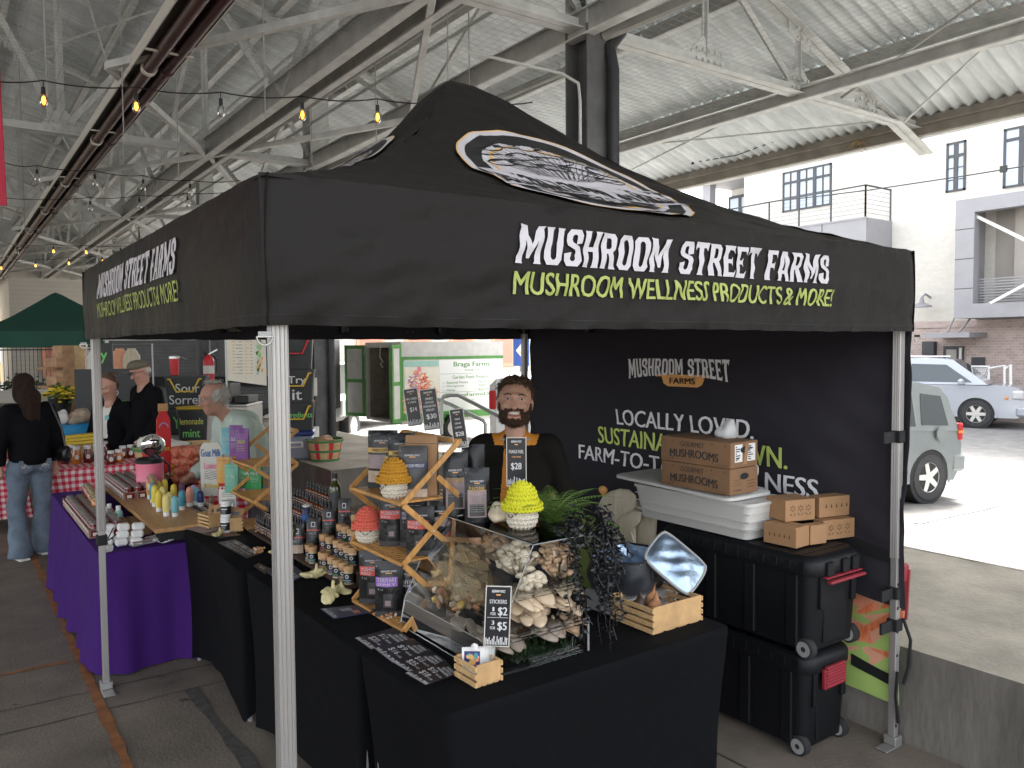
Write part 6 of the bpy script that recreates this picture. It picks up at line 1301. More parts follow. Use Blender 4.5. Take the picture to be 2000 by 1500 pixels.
card('long white-lettered price card left of the near tent leg', pc([(460,1054),(510,1082),(482,1091),(425,1060)]), 'card_black', [('$$$', .1,.9,.62,.9,'chalk'),('LION\'S MANE', .08,.92,.32,.52,'chalk'),('REISHI', .2,.8,.12,.24,'chalk')], zc, skyline=False)
card('dark tinted price card under the two small crates', pc([(430,1018),(455,1030),(395,1042),(360,1032)]), 'label_mauve', [('$14', .5,.8,.3,.6,'chalk'),('SOAP', .1,.45,.3,.6,'chalk')], zc, skyline=False)
card('dark price card under the white tubs', [p+Vector((0,0,.001)) for p in pc([(448,1034),(470,1046),(430,1052),(395,1044)])], 'card_black', [('CAPSULES', .1,.9,.4,.7,'mush_pink')], zc, skyline=False)
card('small black card at the pole edge of the middle table', pc([(505,1100),(530,1112),(518,1122),(495,1106)]), 'card_black', [('$5', .3,.7,.3,.7,'chalk')], zc, skyline=False)
for i, (x, y, s, rz, l) in enumerate(((618,1130,1.1,.4,'dried yellow oyster with an upright curled stem, before the jar rack'),(652,1170,1.25,1.4,'pair of dried yellow oyster caps nearest the curved card'),(668,1160,.9,2.4,'dried oyster with tall stem beside the bottom tier'),(775,1195,1.05,.2,'dried oyster lying on the bamboo bottom tier'),(430,1047,.8,1.1,'dried oyster beside the white tubs'),(543,1082,.7,.3,'dried oyster scrap half behind the near tent leg'))): oyster(l, at(x, y, T+(.018 if i == 3 else .002)), rz, s)
for (x, y, l, m) in ((765,1208,'dried brown ruffled mushroom cluster at the shelf\'s near foot','mush_rust'),(740,1200,'dark dried cluster beside the ruffled brown one','dark_wood'),(505,1080,'orange dried threads beside the near tent leg','mush_rust')):
    b = MB()
    for i in range(40): p = Vector((rm.gauss(0,.014), rm.gauss(0,.014), rm.uniform(.002,.026))); b.ell(p, (.009,.008,.005), m if rm.random() < .75 else 'mush_tan', 7, 4, rot=(rm.random()*3, rm.random()*3, 0))
    tag(b.build('dried_cluster', loc=at(x, y, T+.002), smooth=180), l, 'dried mushroom', 'dried mushroom clusters on the cloth')
# spice jars on a stepped dark rack
jr = thing('stepped_rack', 'dark wooden stepped rack holding spice jars and tinctures', 'rack', (-.55, .45, T)); 
ra = PZ(690, 1148, T+.02); rbp = PZ(548, 1075, T+.02)
st = [(-.645, T+.022), (-.585, T+.075), (-.525, T+.128), (-.465, T+.175)]
for x, z in st:
    b = MB(); b.box(x-.030+.55, x+.030+.55, -.06-.45, 1.32-.45, z-T-.016, z-T-.001, 'dark_wood', .002); b.build('step', jr, smooth=0)
for y in (-.05, .45, 1.30):
    b = MB()
    for (x, z) in st: b.box(x-.026+.55, x+.026+.55, y-.45-.008, y-.45+.008, 0, z-T-.0165, 'dark_wood')
    b.build('riser', jr, smooth=0)
jt = {}
def jar(loc, band, fill, dark):
    k = (band, fill, dark)
    if k not in jt:
        t = thing('spice_jar', 'glass spice jar with turned wood lid and round logo label on stepped rack', 'jar', loc, VIEW, 'spice jars with wooden lids on the stepped rack')
        b = MB(); b.lathe([(.0,0),(.0205,0),(.0215,.004),(.0215,.052),(.019,.060),(.0,.060)], fill, 16); g = b.build('jar', t, smooth=50)
        b = MB(); b.lathe([(.0219,.006),(.0219,.050)], 'black_plastic', 16, cap=False)
        def cyl(a, z, k_): r = .0219+.0003*k_; return (r*sin(a), -r*cos(a), z)
        b.add([cyl(0, .036, 1)]+[cyl(.42*cos(t), .036+.0092*sin(t), 1) for t in np.linspace(0, 2*pi, 13)[:-1]], [(0, i+1, (i+1) % 12+1) for i in range(12)], 'print_white'); b.add([cyl(.25*cos(t), .036+.0055*sin(t), 2) for t in np.linspace(0, 2*pi, 9)[:-1]], [tuple(range(8))], 'print_black')
        b.add([cyl(-1+.25*i, z, 1) for i in range(9) for z in (.017, .021)], [(2*i, 2*i+2, 2*i+3, 2*i+1) for i in range(8)], band)
        for i in range(9): a = -.9+.2*i; h = .004+.006*abs(sin(i*2.3)); b.add([cyl(a, .007, 1), cyl(a+.11, .007, 1), cyl(a+.11, .007+h, 1), cyl(a, .007+h, 1)], [(0,1,2,3)], 'dim_print')
        b.build('label', t, smooth=60); b = MB(); b.lathe([(.0205,.060),(.0225,.061),(.0225,.080),(.021,.083),(0,.0835)], 'cork_lid', 18); b.build('lid', t, smooth=40); jt[k] = proto_tree(t); return t
    return dup(jt[k], loc, VIEW+random.uniform(-.15, .15))
bands = ['label_red','c_sky','mush_tan','c_green','label_purple','label_gold']
caps1 = [(280,635),(310,665),(398,685),(415,715),(475,735),(525,755),(570,775),(622,805)]; caps2 = [(408,535),(455,555),(518,580),(565,600),(610,622),(650,640)]; caps3 = [(548,430),(590,450),(640,475),(682,482)]; caps4 = [(680,318),(720,338)]
for row_, (x, z) in zip((caps1, caps2, caps3, caps4), st):
    for i, (cx_, cy_) in enumerate(row_):
        p = PZ(540+cx_/4.4125, 900+cy_/4.4125, z+.083); p = PX(540+cx_/4.4125, 900+cy_/4.4125, x); jar((x+random.uniform(-.003,.003), p.y, z), bands[(i*5+len(row_)) % 6], ['spice_a','spice_b','mush_tan'][i % 3], 0)
# tincture bottles
bt_ = {}
def dropper(loc, kind):
    if kind not in bt_:
        lab = {'amber': 'amber tincture bottle with black dropper cap on the stepped rack', 'black': 'black tincture bottle with pink-lettered label and dropper cap'}[kind]
        t = thing('tincture_bottle', lab, 'bottle', loc, VIEW, 'rows of tincture dropper bottles'); m = 'amber' if kind == 'amber' else 'jar_dark'
        b = MB(); b.lathe([(0,0),(.0155,0),(.0165,.003),(.0165,.048),(.013,.056),(.007,.060),(.007,.066),(0,.066)], m, 12); b.build('glass', t, smooth=50)
        b = MB(); b.lathe([(.0168,.008),(.0168,.044)], 'black_plastic', 12, cap=False)
        def cyl(a, z): r = .0171; return (r*sin(a), -r*cos(a), z)
        for z0_, z1_, a0, a1, mm in ((.032,.036,-.7,.7,'mush_pink'),(.026,.028,-.8,.8,'dim_print'),(.020,.022,-.6,.6,'dim_print'),(.013,.016,-.8,.8,'mush_pink')): b.add([cyl(a0+(a1-a0)*i/5, z) for i in range(6) for z in (z0_, z1_)], [(2*i, 2*i+2, 2*i+3, 2*i+1) for i in range(5)], mm)
        b.build('label', t, smooth=60); b = MB(); b.lathe([(.0095,.060),(.0098,.074),(.0075,.078),(.0055,.082),(.006,.092),(.0035,.101),(0,.102)], 'black_plastic', 10); b.build('dropper_cap', t, smooth=50); bt_[kind] = proto_tree(t); return t
    return dup(bt_[kind], loc, VIEW+random.uniform(-.3, .3))
nb = 0
for r_, (x, z) in enumerate(st):
    y = (.74, .66, .62, .60)[r_]
    while y < 1.28: dropper((x+random.uniform(-.004,.004), y+random.uniform(-.004,.004), z), 'black' if r_ < 2 or y > 1.0 else 'amber'); y += .042; nb += 1
b = MB(); 
for y in (.62,.665,.71,.755,.80,.845,.89,.935,.98,1.025,1.07): dropper((-.40, y, T+.215), 'amber')
b.box(-.44,-.36,.56,1.3,T+.002,T+.214,'black_matte',.004); tag(b.build('riser_box', smooth=0), 'black riser box carrying the rear row of amber tincture bottles', 'riser')
# big green oil bottles
def oil(loc, label, h=.20):
    t = thing('oil_bottle', label, 'bottle', loc, VIEW, 'dark green oil bottles'); b = MB(); b.lathe([(0,0),(.028,0),(.031,.004),(.031,h*.60),(.024,h*.70),(.0125,h*.78),(.0125,h*.90),(0,h*.9)], 'bottle_green', 18); b.build('glass', t, smooth=50)
    b = MB(); b.lathe([(.0315,h*.10),(.0315,h*.50)], 'bag_gray', 18, cap=False); b.build('label', t); b = MB(); b.lathe([(.0145,h*.86),(.0145,h*.995),(0,h)], 'black_plastic', 12); b.build('cap', t, smooth=40)
p = PX(655, 1000, -.43); oil((-.43, p.y, 1.0), 'dark green oil bottle with black cap, highest behind the spice jars', .20)
p = PX(558, 1060, -.66); oil((-.655, .645, T+.022), 'dark green oil bottle at the near pole, beside the leaning pouch', .19)
b = MB(); b.box(-.48,-.38,p.y*0+.02,.40,T+.002,1.0,'black_matte',.004); tag(b.build('riser_box', smooth=0), 'black riser box behind the spice jar steps', 'riser')
gp = 'black salt pouches among the jars'
def spouch(px, py, x, z, h, w, lab, lean=-.12, st_='label_red'):
    q = PX(px, py, x); pouch(lab, (x, q.y, z), VIEW+.1, w, h, .045, 'bag_gray', [(.0,1,.52,.56,st_),(.1,.9,.30,.50,'bag_black'),(.34,.66,.66,.84,'print_white',1.2),(.40,.60,.69,.81,'print_black',1.8),(0,1,0,.28,'label_tan' if h > .14 else 'bag_black')], [('SALT', .2,.75,.38,.46,'dim_print')], logo_w=0, lean=lean, group=gp)
spouch(580, 1075, -.64, T+.022, .15, .070, 'black pouch with tan foot leaning at the left end of the jars')
spouch(612, 1035, -.58, T+.075, .135, .070, 'black pouch second from the left, above the front jars')
spouch(642, 1000, -.52, T+.128, .135, .068, 'black pouch with a round logo in front of the oil bottle')
spouch(672, 985, -.465, T+.175, .14, .062, 'black pouch beside the tall green oil bottle')
q = PX(600, 1035, -.53); b = MB(); b.lathe([(0,0),(.028,0),(.03,.05),(.02,.09),(.012,.1),(0,.1)], 'label_navy', 14); b.lathe([(.031,.02),(.031,.06)], 'c_blue', 14, cap=False); b.ell((0,0,.105), (.024,.024,.012), 'offwhite', 10, 5); tag(b.build('blue_jar', loc=(-.53, q.y, T+.128)), 'blue-labelled jar with cloth top behind the pouches', 'jar')
# left end of black tables: crates, tubs
c = at(388, 1026, T+.004); cr1 = crate('small pine crate with papers, left of the two by the board end', (-.80, 1.62, T+.004), .25, .115, .10, .085, 4)
cr2 = crate('small pine crate leaning cards, right of the two by the board end', (-.735, 1.42, T+.004), -.15, .10, .09, .085, 4)
for k, (x, y, z, a, l) in enumerate(((-.80,1.60,.05,.3,'kraft card leaning in the left small crate'),(-.77,1.56,.06,-.2,'second kraft card with dark print in the left small crate'),(-.735,1.40,.06,.2,'kraft card sticking out of the right small crate'))):
    b = MB(); b.box(-.04,.04,-.001,.001,0,.085,'kraft'); b.box(-.02,.02,-.0016,-.001,.04,.06,'card_black'); tag(b.build('kraft_card', loc=(x, y, T+z), rot=(-.35, .25*(-1)**k, VIEW+a), smooth=0), l, 'card', 'kraft cards in the two small crates')
def tub(loc, label):
    t = thing('supplement_tub', label, 'tub', loc, VIEW, 'white tubs with black labels'); b = MB(); b.lathe([(0,0),(.028,0),(.030,.004),(.030,.066),(.026,.072),(0,.072)], 'white_gloss', 18); b.build('body', t, smooth=50); b = MB(); b.lathe([(.0304,.016),(.0304,.062)], 'card_black', 18, cap=False); b.add([(.0308*sin(a), -.0308*cos(a), z) for a in np.linspace(-.6,.6,6) for z in (.044,.050)], [(2*i,2*i+2,2*i+3,2*i+1) for i in range(5)], 'chalk')
    for z_ in (.036,.030,.022): b.add([(.0308*sin(a), -.0308*cos(a), z) for a in np.linspace(-.5,.3,6) for z in (z_,z_+.003)], [(2*i,2*i+2,2*i+3,2*i+1) for i in range(5)], 'dim_print')
    b.build('label', t); b = MB(); b.lathe([(.027,.072),(.028,.074),(.028,.090),(.026,.093),(0,.093)], 'lid_white', 18); b.build('lid', t, smooth=40)
tp = Vector(at(441, 1040, T+.004)); tub((tp.x, tp.y, T+.005), 'lower white tub with black label, beside the small crates'); tub((tp.x+.004, tp.y+.002, T+.099), 'upper white tub with black label, stacked on its twin')
# ---------------- totes, boxes and cooler at the back of the stall ----------------
def tote(label, x0, x1, y0, y1, z0, h, handle_up):
    cx, cy = (x0+x1)/2, (y0+y1)/2; t = thing('storage_tote', label, 'storage bin', (cx, cy, z0), group='big black wheeled storage bins'); hx, hy = (x1-x0)/2, (y1-y0)/2
    b = MB(); P0 = rrect(-hx*.90, hx*.90, -hy*.93, hy*.93, .05, 5, 4); P1 = rrect(-hx*.97, hx*.97, -hy*.97, hy*.97, .05, 5, 4); n = len(P0)
    v = [(x, y, .035) for x, y in P0]+[(x, y, h*.82) for x, y in P1]; b.add(v, [(i, (i+1) % n, n+(i+1) % n, n+i) for i in range(n)]+[tuple(range(n))[::-1], tuple(range(n, 2*n))], 'tote_black')
    for s in (-1, 1):
        for xx in (-.62, .62): b.box(hx*xx-.016, hx*xx+.016, s*hy*.965-.014, s*hy*.965+.014, h*.48, h*.80, 'tote_black', .005)
        b.box(-hx*.45, hx*.45, s*hy*.945-.006, s*hy*.945+.006, .06, h*.7, 'tote_black', .004)
        for yy in (-.75, -.25, .25, .75): b.box(s*hx*.95-.012, s*hx*.95+.012, hy*yy-.03, hy*yy+.03, .05, h*.80, 'tote_black', .005)
    b.build('body', t, smooth=50)
    b = MB(); L = []
    for (k, z, m) in ((1.0,h*.80,0),(1.01,h*.83,0),(1.01,h*.92,0),(.985,h*.955,0),(.93,h*.985,0),(.90,h*.985,0)): L.append([(x*k, y*k, z) for x, y in rrect(-hx, hx, -hy, hy, .07, 6, 5)])
    n = len(L[0]); v = [p for q in L for p in q]; b.add(v, [(k*n+i, k*n+(i+1) % n, (k+1)*n+(i+1) % n, (k+1)*n+i) for k in range(len(L)-1) for i in range(n)]+[tuple(range(n))[::-1], tuple(range((len(L)-1)*n, len(L)*n))], 'tote_black')
    for i in range(9): y = -hy*.8+hy*1.6*i/8; b.box(-hx*.9, hx*.9, y-.008, y+.008, h*.983, h*.991, 'tote_black', .003)
    for i in range(12): y = -hy*.86+hy*1.72*i/11; b.box(-hx*1.018, -hx*1.0, y-.016, y+.016, h*.84, h*.93, 'tote_black', .004)
    b.build('lid', t, smooth=50)
    for s in (-1, 1):
        b = MB(); 
        if handle_up:
            for i in range(7): b.box(-hx*.42, hx*.42, s*(hy+.02)-.010, s*(hy+.02)+.010, h*.66+i*.014, h*.66+i*.014+.012, 'tote_red', .003)
            b.box(-hx*.46, hx*.46, s*(hy+.012)-.012, s*(hy+.012)+.012, h*.64, h*.84, 'tote_red', .006)
        else:
            b.box(-hx*.70, hx*.70, s*(hy+.035)-.014, s*(hy+.035)+.014, h*.745, h*.775, 'tote_red', .006); b.box(-hx*.70, hx*.70, s*(hy+.015)-.012, s*(hy+.015)+.014, h*.785, h*.80, 'tote_red', .004)
            for xx in (-.5, .1, .5): b.box(hx*xx-.02, hx*xx+.03, s*(hy+.01)-.008, s*(hy+.01)+.012, h*.80, h*.93, 'tote_black', .004)
        b.build('handle', t, smooth=40)
    for sx in (-1, 1):
        b = MB(); b.M = Matrix.Translation((sx*hx*.86, -hy*.88, .045)) @ Matrix.Rotation(pi/2, 4, 'Y'); b.lathe([(0,-.022),(.036,-.022),(.045,-.016),(.045,.016),(.036,.022),(0,.022)], 'rubber', 22); b.lathe([(.012,-.0235),(.034,-.0232)], 'tin_gray', 18, cap=False); b.build('wheel', t, smooth=40)
    return t
tote('lower black wheeled storage bin with raised red grip, standing on the floor', .985, 1.335, -1.285, -.36, 0.0, .475, True)
tote('upper black wheeled storage bin with lowered red handle, carrying the white tub', .945, 1.335, -1.335, -.42, .47, .465, False)
ZT = .932
q = PX(1792, 1130, 1.62); t = thing('red_handled_bin', 'dark bin with red handle outside the tent behind the right leg', 'storage bin', (1.62, -1.20, ZD)); b = MB(); b.box(-.09,.10,-.10,.5,.0,.34,'tote_black',.03); b.build('body', t); b = MB(); b.box(-.05,.13,-.13,-.10,.24,.33,'tote_red',.01); b.bar((.12,-.12,.30),(.08,-.13,.06),.03,.02,'tote_red'); b.build('handle', t)
# white tub with lid
wt = thing('white_tub', 'long white plastic tub with loose lid on the upper black bin', 'tub', (1.10, -.612, ZT)); b = MB(); A0 = rrect(-.13, .13, -.345, .36, .03, 4, 3); A1 = rrect(-.155, .155, -.375, .39, .035, 4, 3); n = len(A0)
b.add([(x, y, .004) for x, y in A0]+[(x, y, .165) for x, y in A1]+[(x*1.05, y*1.02, .167) for x, y in A1]+[(x*1.05, y*1.02, .182) for x, y in A1], [(k*n+i, k*n+(i+1) % n, (k+1)*n+(i+1) % n, (k+1)*n+i) for k in range(3) for i in range(n)]+[tuple(range(n))[::-1], tuple(range(3*n, 4*n))], 'tote_white')
for z in (.05,.09,.13): b.box(-.150, .150, -.372+.0*(z), .385, z, z+.003, 'tote_white')
b.build('body', wt, smooth=40); b = MB(); b.M = Euler((.02, 0, .0)).to_matrix().to_4x4() @ Matrix.Translation((-.035, .10, .196)); A = rrect(-.175, .17, -.40, .40, .05, 5, 3); n = len(A)
b.add([(x, y, 0) for x, y in A]+[(x, y, .014) for x, y in A]+[(x*.9, y*.96, .020) for x, y in A], [(k*n+i, k*n+(i+1) % n, (k+1)*n+(i+1) % n, (k+1)*n+i) for k in range(2) for i in range(n)]+[tuple(range(n))[::-1], tuple(range(2*n, 3*n))], 'tote_white'); b.build('lid', wt, smooth=40)
def kbox(label, loc, rz, L, Wd, H, m, fn=None, name='cardboard_box', group=None):
    t = thing(name, label, 'box', loc, rz, group); b = MB(); b.box(-L/2, L/2, -Wd/2, Wd/2, 0, H, m, .002); b.box(-L/2+.002, L/2-.002, -.0015, .0015, H-.0002, H+.0006, 'kraft_edge')
    if fn: fn(b, L, Wd, H)
    b.build('carton', t, smooth=0); return t
ZL = ZT+.222
def gour(lbl):
    def fn(b, L, Wd, H):
        # long front face is -x
        y = lambda a: L  # unused
        X = -Wd/2
        def P(u, z, o=.0012): return Vector((-L/2+u*L, X-o, z))
        b.geo(fit(text_geo('GOURMET', .02), .34*L, .024), lambda a, c: P(.30+a/L, H*.67+c), 'bin_dark'); b.geo(fit(text_geo('MUSHROOMS', .04), .70*L, .040), lambda a, c: P(.14+a/L, H*.22+c+.006*sin(a/(.7*L)*pi)-.004), 'bin_dark')
        for u, z in ((.04,.85),(.18,.86),(.75,.87),(.93,.86),(.18,.16),(.76,.16)): b.add([P(u+.011*cos(t)*.12/L*2.5, H*z+.0055*sin(t), .0014) for t in np.linspace(0, 5.6, 9)], [tuple(range(9))], 'kraft_edge')
        b.geo(fit(text_geo('PRODUCT OF USA', .0), .16*L, .006), lambda a, c: P(.80+a/L, .008+c), 'kraft_edge'); b.geo(fit(text_geo('KEEP REFRIGERATED', .0), .16*L, .006), lambda a, c: P(.03+a/L, .008+c), 'kraft_edge')
        E_ = lambda v, z, o=.0012: Vector((L/2+o, -Wd/2+v*Wd, z))
        hole = [E_(.5+.16*cos(t)*1., H*.68+.016*sin(t), .0016) for t in np.linspace(0, 5.8, 12)]
        if lbl:
            for v0, v1 in ((.14,.42),(.60,.90)):
                b.add([E_(v0, H*.22), E_(v1, H*.22), E_(v1, H*.90), E_(v0, H*.90)], [(0,1,2,3)], 'white')
                for i in range(7): z = H*(.28+.085*i); b.add([E_(v0+.03, z, .002), E_(v0+.05+.16*abs(sin(i*2.1+v0)), z, .002), E_(v0+.05+.16*abs(sin(i*2.1+v0)), z+.005, .002), E_(v0+.03, z+.005, .002)], [(0,1,2,3)], 'print_black')
            b.geo(fit(text_geo('CAL', .03), .026, .012), lambda a, c: E_(.64+a/Wd, H*.68+c, .002), 'print_black'); b.geo(fit(text_geo('FP', .03), .018, .010), lambda a, c: E_(.2+a/Wd, H*.3+c, .002), 'print_black')
            b.add([E_(.44,H*.1,.0022),E_(.58,H*.12,.0022),E_(.66,H*.95,.0022),E_(.54,H*.95,.0022)], [(0,1,2,3)], 'kraft')
        else:
            b.geo(fit(text_geo('K Oyster', .0), .30*Wd, .014), lambda a, c: E_(.12+a/Wd, .012+c), 'print_black')
            for i in range(3): b.add([E_(.10, H*(.34+.1*i)), E_(.42, H*(.36+.1*i)), E_(.42, H*(.38+.1*i)), E_(.10, H*(.36+.1*i))], [(0,1,2,3)], 'kraft_edge'); b.add([E_(.6, H*(.22+.12*i)), E_(.92, H*(.24+.12*i)), E_(.92, H*(.27+.12*i)), E_(.6, H*(.25+.12*i))], [(0,1,2,3)], 'kraft_edge')
        b.add(hole, [tuple(range(12))], 'print_black')
    return fn
# long face towards -x: local -Y -> world -X
RZB = -pi/2
kbox('lower brown gourmet mushrooms carton on the white tub lid', (.985, -.71, ZL), RZB+.02, .43, .21, .123, 'kraft_dark', gour(False), group='brown gourmet mushrooms cartons')
kbox('upper brown gourmet mushrooms carton with white shipping labels', (.988, -.705, ZL+.125), RZB+.04, .43, .21, .123, 'kraft_dark', gour(True), group='brown gourmet mushrooms cartons')
sdf_obj('plastic_bag', [('e', (0,0,.02), (.05,.05,.03)), ('c', (0,0,.03), (.0,-.03,.075), .03, .015), ('e', (.03,.02,.05), (.02,.03,.03))], 'film', vox=.006, k=.03, disp=wob(.006, 60, 5), loc=(1.06, -.76, ZL+.250), label='crumpled clear plastic bag on the top carton', cat='bag')
sdf_obj('plastic_bag', [('e', (0,0,.06), (.04,.05,.07)), ('e', (.0,-.02,.11), (.03,.03,.04))], 'sack_white', vox=.007, k=.03, disp=wob(.006, 50, 6), loc=(1.17, -.80, ZL), label='whitish plastic bag slumped behind the cartons on the tub', cat='bag')
def flowers(nf, nd, side='E'):
    def fn(b, L, Wd, H):
        E_ = lambda v, z, o=.0013: Vector((L/2+o, -Wd/2+v*Wd, z)); P = lambda u, z, o=.0013: Vector((-L/2+u*L, -Wd/2-o, z))
        def fl(F, c, z, r, asp):
            for k in range(6):
                a = k*pi/3+pi/6; b.add([F(c+asp*r*d*cos(a+e), z+r*d*sin(a+e)) for d, e in ((.25,0),(.65,.3),(1.,0),(.65,-.3))], [(0,1,2,3)], 'kraft_edge')
            for k in (-1, 1): b.add([F(c+asp*k*x_, z-y_) for x_, y_ in ((.1*r,1.9*r),(.7*r,1.2*r),(.95*r,1.25*r),(.6*r,1.75*r))], [(0,1,2,3)], 'kraft_edge')
        def dr(F, c, z, r, asp): b.add([F(c+asp*x_*r, z+y_*r) for x_, y_ in ((0,1.4),(.4,.2),(.3,-.4),(-.3,-.4),(-.4,.2))], [(0,1,2,3,4)], 'kraft_edge')
        for i in range(3):
            if nf == 'E': fl(E_, .24+.26*i, H*.60, .018, 1/Wd)
            if nf == 'P': fl(P, .24+.26*i, H*.60, .016, 1/L)
        for i in range(5):
            if nd == 'E': dr(E_, .2+.15*i, H*.5, .012, 1/Wd)
            if nd == 'P': dr(P, .2+.15*i, H*.45, .010, 1/L)
    return fn
gk = 'small kraft boxes with cut-outs on the upper black bin'
def kcut(label, near, left, right, z, H, nf, nd):
    n_, l_, r_ = PZ(*near, z), PZ(*left, z), PZ(*right, z); X = (n_-l_); L = X.length; X.normalize(); Y = Vector((-X.y, X.x, 0)); Wd = max(.05, (r_-n_).dot(Y)); c = (n_+l_)/2+Y*Wd/2
    return kbox(label, (c.x, c.y, z), math.atan2(X.y, X.x), L, Wd, H, 'kraft', flowers(nf, nd), 'kraft_box', gk)
z1 = ZT+.004; z2 = z1+.097
kcut('left lower kraft box with a row of drop cut-outs', (1555,1072), (1491,1058), (1581,1065), z1, .094, '', 'P')
kcut('folded kraft box in the middle of the lower row', (1583,1065), (1566,1060), (1606,1058), z1, .090, '', '')
kcut('right lower kraft box with three flower cut-outs', (1608,1056), (1588,1050), (1654,1044), z1, .093, 'E', '')
kcut('left upper kraft box with three flower cut-outs facing the aisle', (1534,1020), (1496,1008), (1580,1011), z2, .10, 'E', '')
kcut('right upper kraft box with drop cut-outs beneath the banner', (1600,1012), (1578,1006), (1651,1001), z2, .098, '', 'E')
# soft cooler bag with silver lining, on silver case
sc_ = thing('silver_case', 'flat silver hard case under the navy cooler bag', 'case', (.22, -.90, T)); b = MB(); b.box(-.16,.16,-.11,.11,.002,.045,'panel_gray',.006); b.box(-.165,.165,-.115,.115,.04,.085,'case_silver',.008); b.build('shell', sc_); b = MB(); b.box(-.03,.03,-.13,-.115,.05,.065,'chrome',.003); b.box(.1,.13,-.128,-.115,.035,.07,'chrome',.003); b.build('latch', sc_)
sc_.location = (.19, -.99, T+.002); sc_.rotation_euler = (0, 0, .1)
cb_ = thing('cooler_bag', 'open navy soft cooler bag with wrinkled silver lining and flipped lid', 'cooler bag', (.20, -.955, T+.092), .35); hx, hy, H = .155, .115, .125; b = MB(); P = rrect(-hx, hx, -hy, hy, .06, 6, 5); n = len(P); L = []
for k in range(7): u = k/6; L.append([(x*(1+.10*sin(u*pi))+.004*sin(y*60+u*8), y*(1+.10*sin(u*pi))+.004*sin(x*50+u*6), H*u) for x, y in P])
b.add([p for q_ in L for p in q_], [(k*n+i, k*n+(i+1) % n, (k+1)*n+(i+1) % n, (k+1)*n+i) for k in range(6) for i in range(n)]+[tuple(range(n))[::-1]], 'cooler_navy'); b.tube([(x, y, H) for x, y in P]+[(P[0][0], P[0][1], H)], .005, 'black_matte', 6); b.box(-.05,.03,-hy-.022,-hy-.008,.04,.085,'black_plastic',.006); b.build('body', cb_, smooth=60)
b = MB(); L = []
for k in range(9): u = k/8; L.append([(x*(.985-.10*u)+.006*sin(y*70+u*11), y*(.985-.12*u)+.006*sin(x*60-u*9), H*(1-.85*u)-.002+.004*sin(i*2.3)) for i, (x, y) in enumerate(P)])
b.add([p for q_ in L for p in q_], [(k*n+i, (k+1)*n+i, (k+1)*n+(i+1) % n, k*n+(i+1) % n) for k in range(8) for i in range(n)]+[tuple(range(8*n, 9*n))], 'silver_foil'); b.build('lining', cb_, smooth=70)
ld = MB(); hw_, hh_ = .118, .095
def lidp(u, v, o=0): x = (2*u-1); y = (2*v-1); s = max(abs(x), abs(y)); rr_ = (1-.10*(abs(x)*abs(y))**3); return Vector((x*hw_*rr_, y*hh_*rr_, .016*(1-x**4)*(1-y**4)+o+.006*sin(x*5+y*3)*(1-s**3)+.004*sin(x*9-y*7)*(1-s)))
ld.sheet(lambda u, v: lidp(u, v), 26, 22, 'silver_foil'); ld.sheet(lambda u, v: lidp(u, 1-v)*1-Vector((0,0,.02)), 10, 10, 'cooler_navy')
ed = [lidp(u, 0, -.002) for u in np.linspace(0, 1, 14)]+[lidp(1, v, -.002) for v in np.linspace(0, 1, 12)][1:]+[lidp(u, 1, -.002) for u in np.linspace(1, 0, 14)][1:]+[lidp(0, v, -.002) for v in np.linspace(1, 0, 12)][1:]
ld.tube(ed, .0065, 'tin_gray', 7); lp = PY(1320, 1098, -1.13); lo = ld.build('flap', cb_, smooth=70)
tot = Matrix.Translation(lp) @ Euler((radians(50), radians(12), radians(-22))).to_matrix().to_4x4() @ Matrix.Rotation(radians(-38), 4, 'Z')
lo.matrix_local = (Matrix.Translation(cb_.location) @ Matrix.Rotation(.35, 4, 'Z')).inverted() @ tot
b = MB(); b.M = Matrix.Translation(lp+Vector((.02, -.07, -.075))); b.tube([(0,0,0),(.012,-.012,-.02),(.02,-.02,-.035)], .003, 'chrome', 6); b.M = None
ks = MB()
for i in range(5): ks.tube([(.010*cos(t)+i*.008, .004*i, .010*sin(t)) for t in np.linspace(0, 6.28, 10)], .0018, 'black_plastic', 5)
kp = PY(1285, 1144, -1.10); tag(ks.build('carabiner', loc=kp), 'black ring carabiner hanging under the cooler lid', 'carabiner')

# ---------------- neighbour's purple table ----------------
ZP = .705
bdw = thing('plank_shelf', 'long wooden plank on black boxes running along the purple table', 'shelf', (-.95, 2.72, ZP)); zpl = .80
b = MB(); b.box(-.165, .165, -1.06, 1.12, zpl-.028-ZP, zpl-ZP, 'board_wood', .004); b.build('plank', bdw, smooth=30)
for y in (-.96, .0, 1.0): b = MB(); b.box(-.13, .13, y-.07, y+.07, .002, zpl-.029-ZP, 'black_matte', .004); b.build('support_box', bdw)
def minijar(loc, fill, lid, r=.028, h=.082, label_m=None, name='jam_jar', group='small jam jars with silver lids', lab='small jam jar with a metal lid in a printed carton tray'):
    k = (fill, lid, r, h, label_m)
    if k not in jt:
        t = thing(name, lab, 'jar', loc, 0, group); b = MB(); b.lathe([(0,0),(r,0),(r*1.02,.004),(r*1.02,h*.78),(r*.85,h*.86),(0,h*.86)], fill, 12)
        if label_m: b.lathe([(r*1.035,h*.2),(r*1.035,h*.62)], label_m, 12, cap=False)
        b.build('glass', t, smooth=50); b = MB(); b.lathe([(r*.80,h*.84),(r*.82,h*1.0),(r*.72,h*1.02),(0,h*1.02)], lid, 12); b.build('lid', t, smooth=40); jt[k] = proto_tree(t); return t
    return dup(jt[k], loc, random.uniform(0, 6), label=lab, group=group)
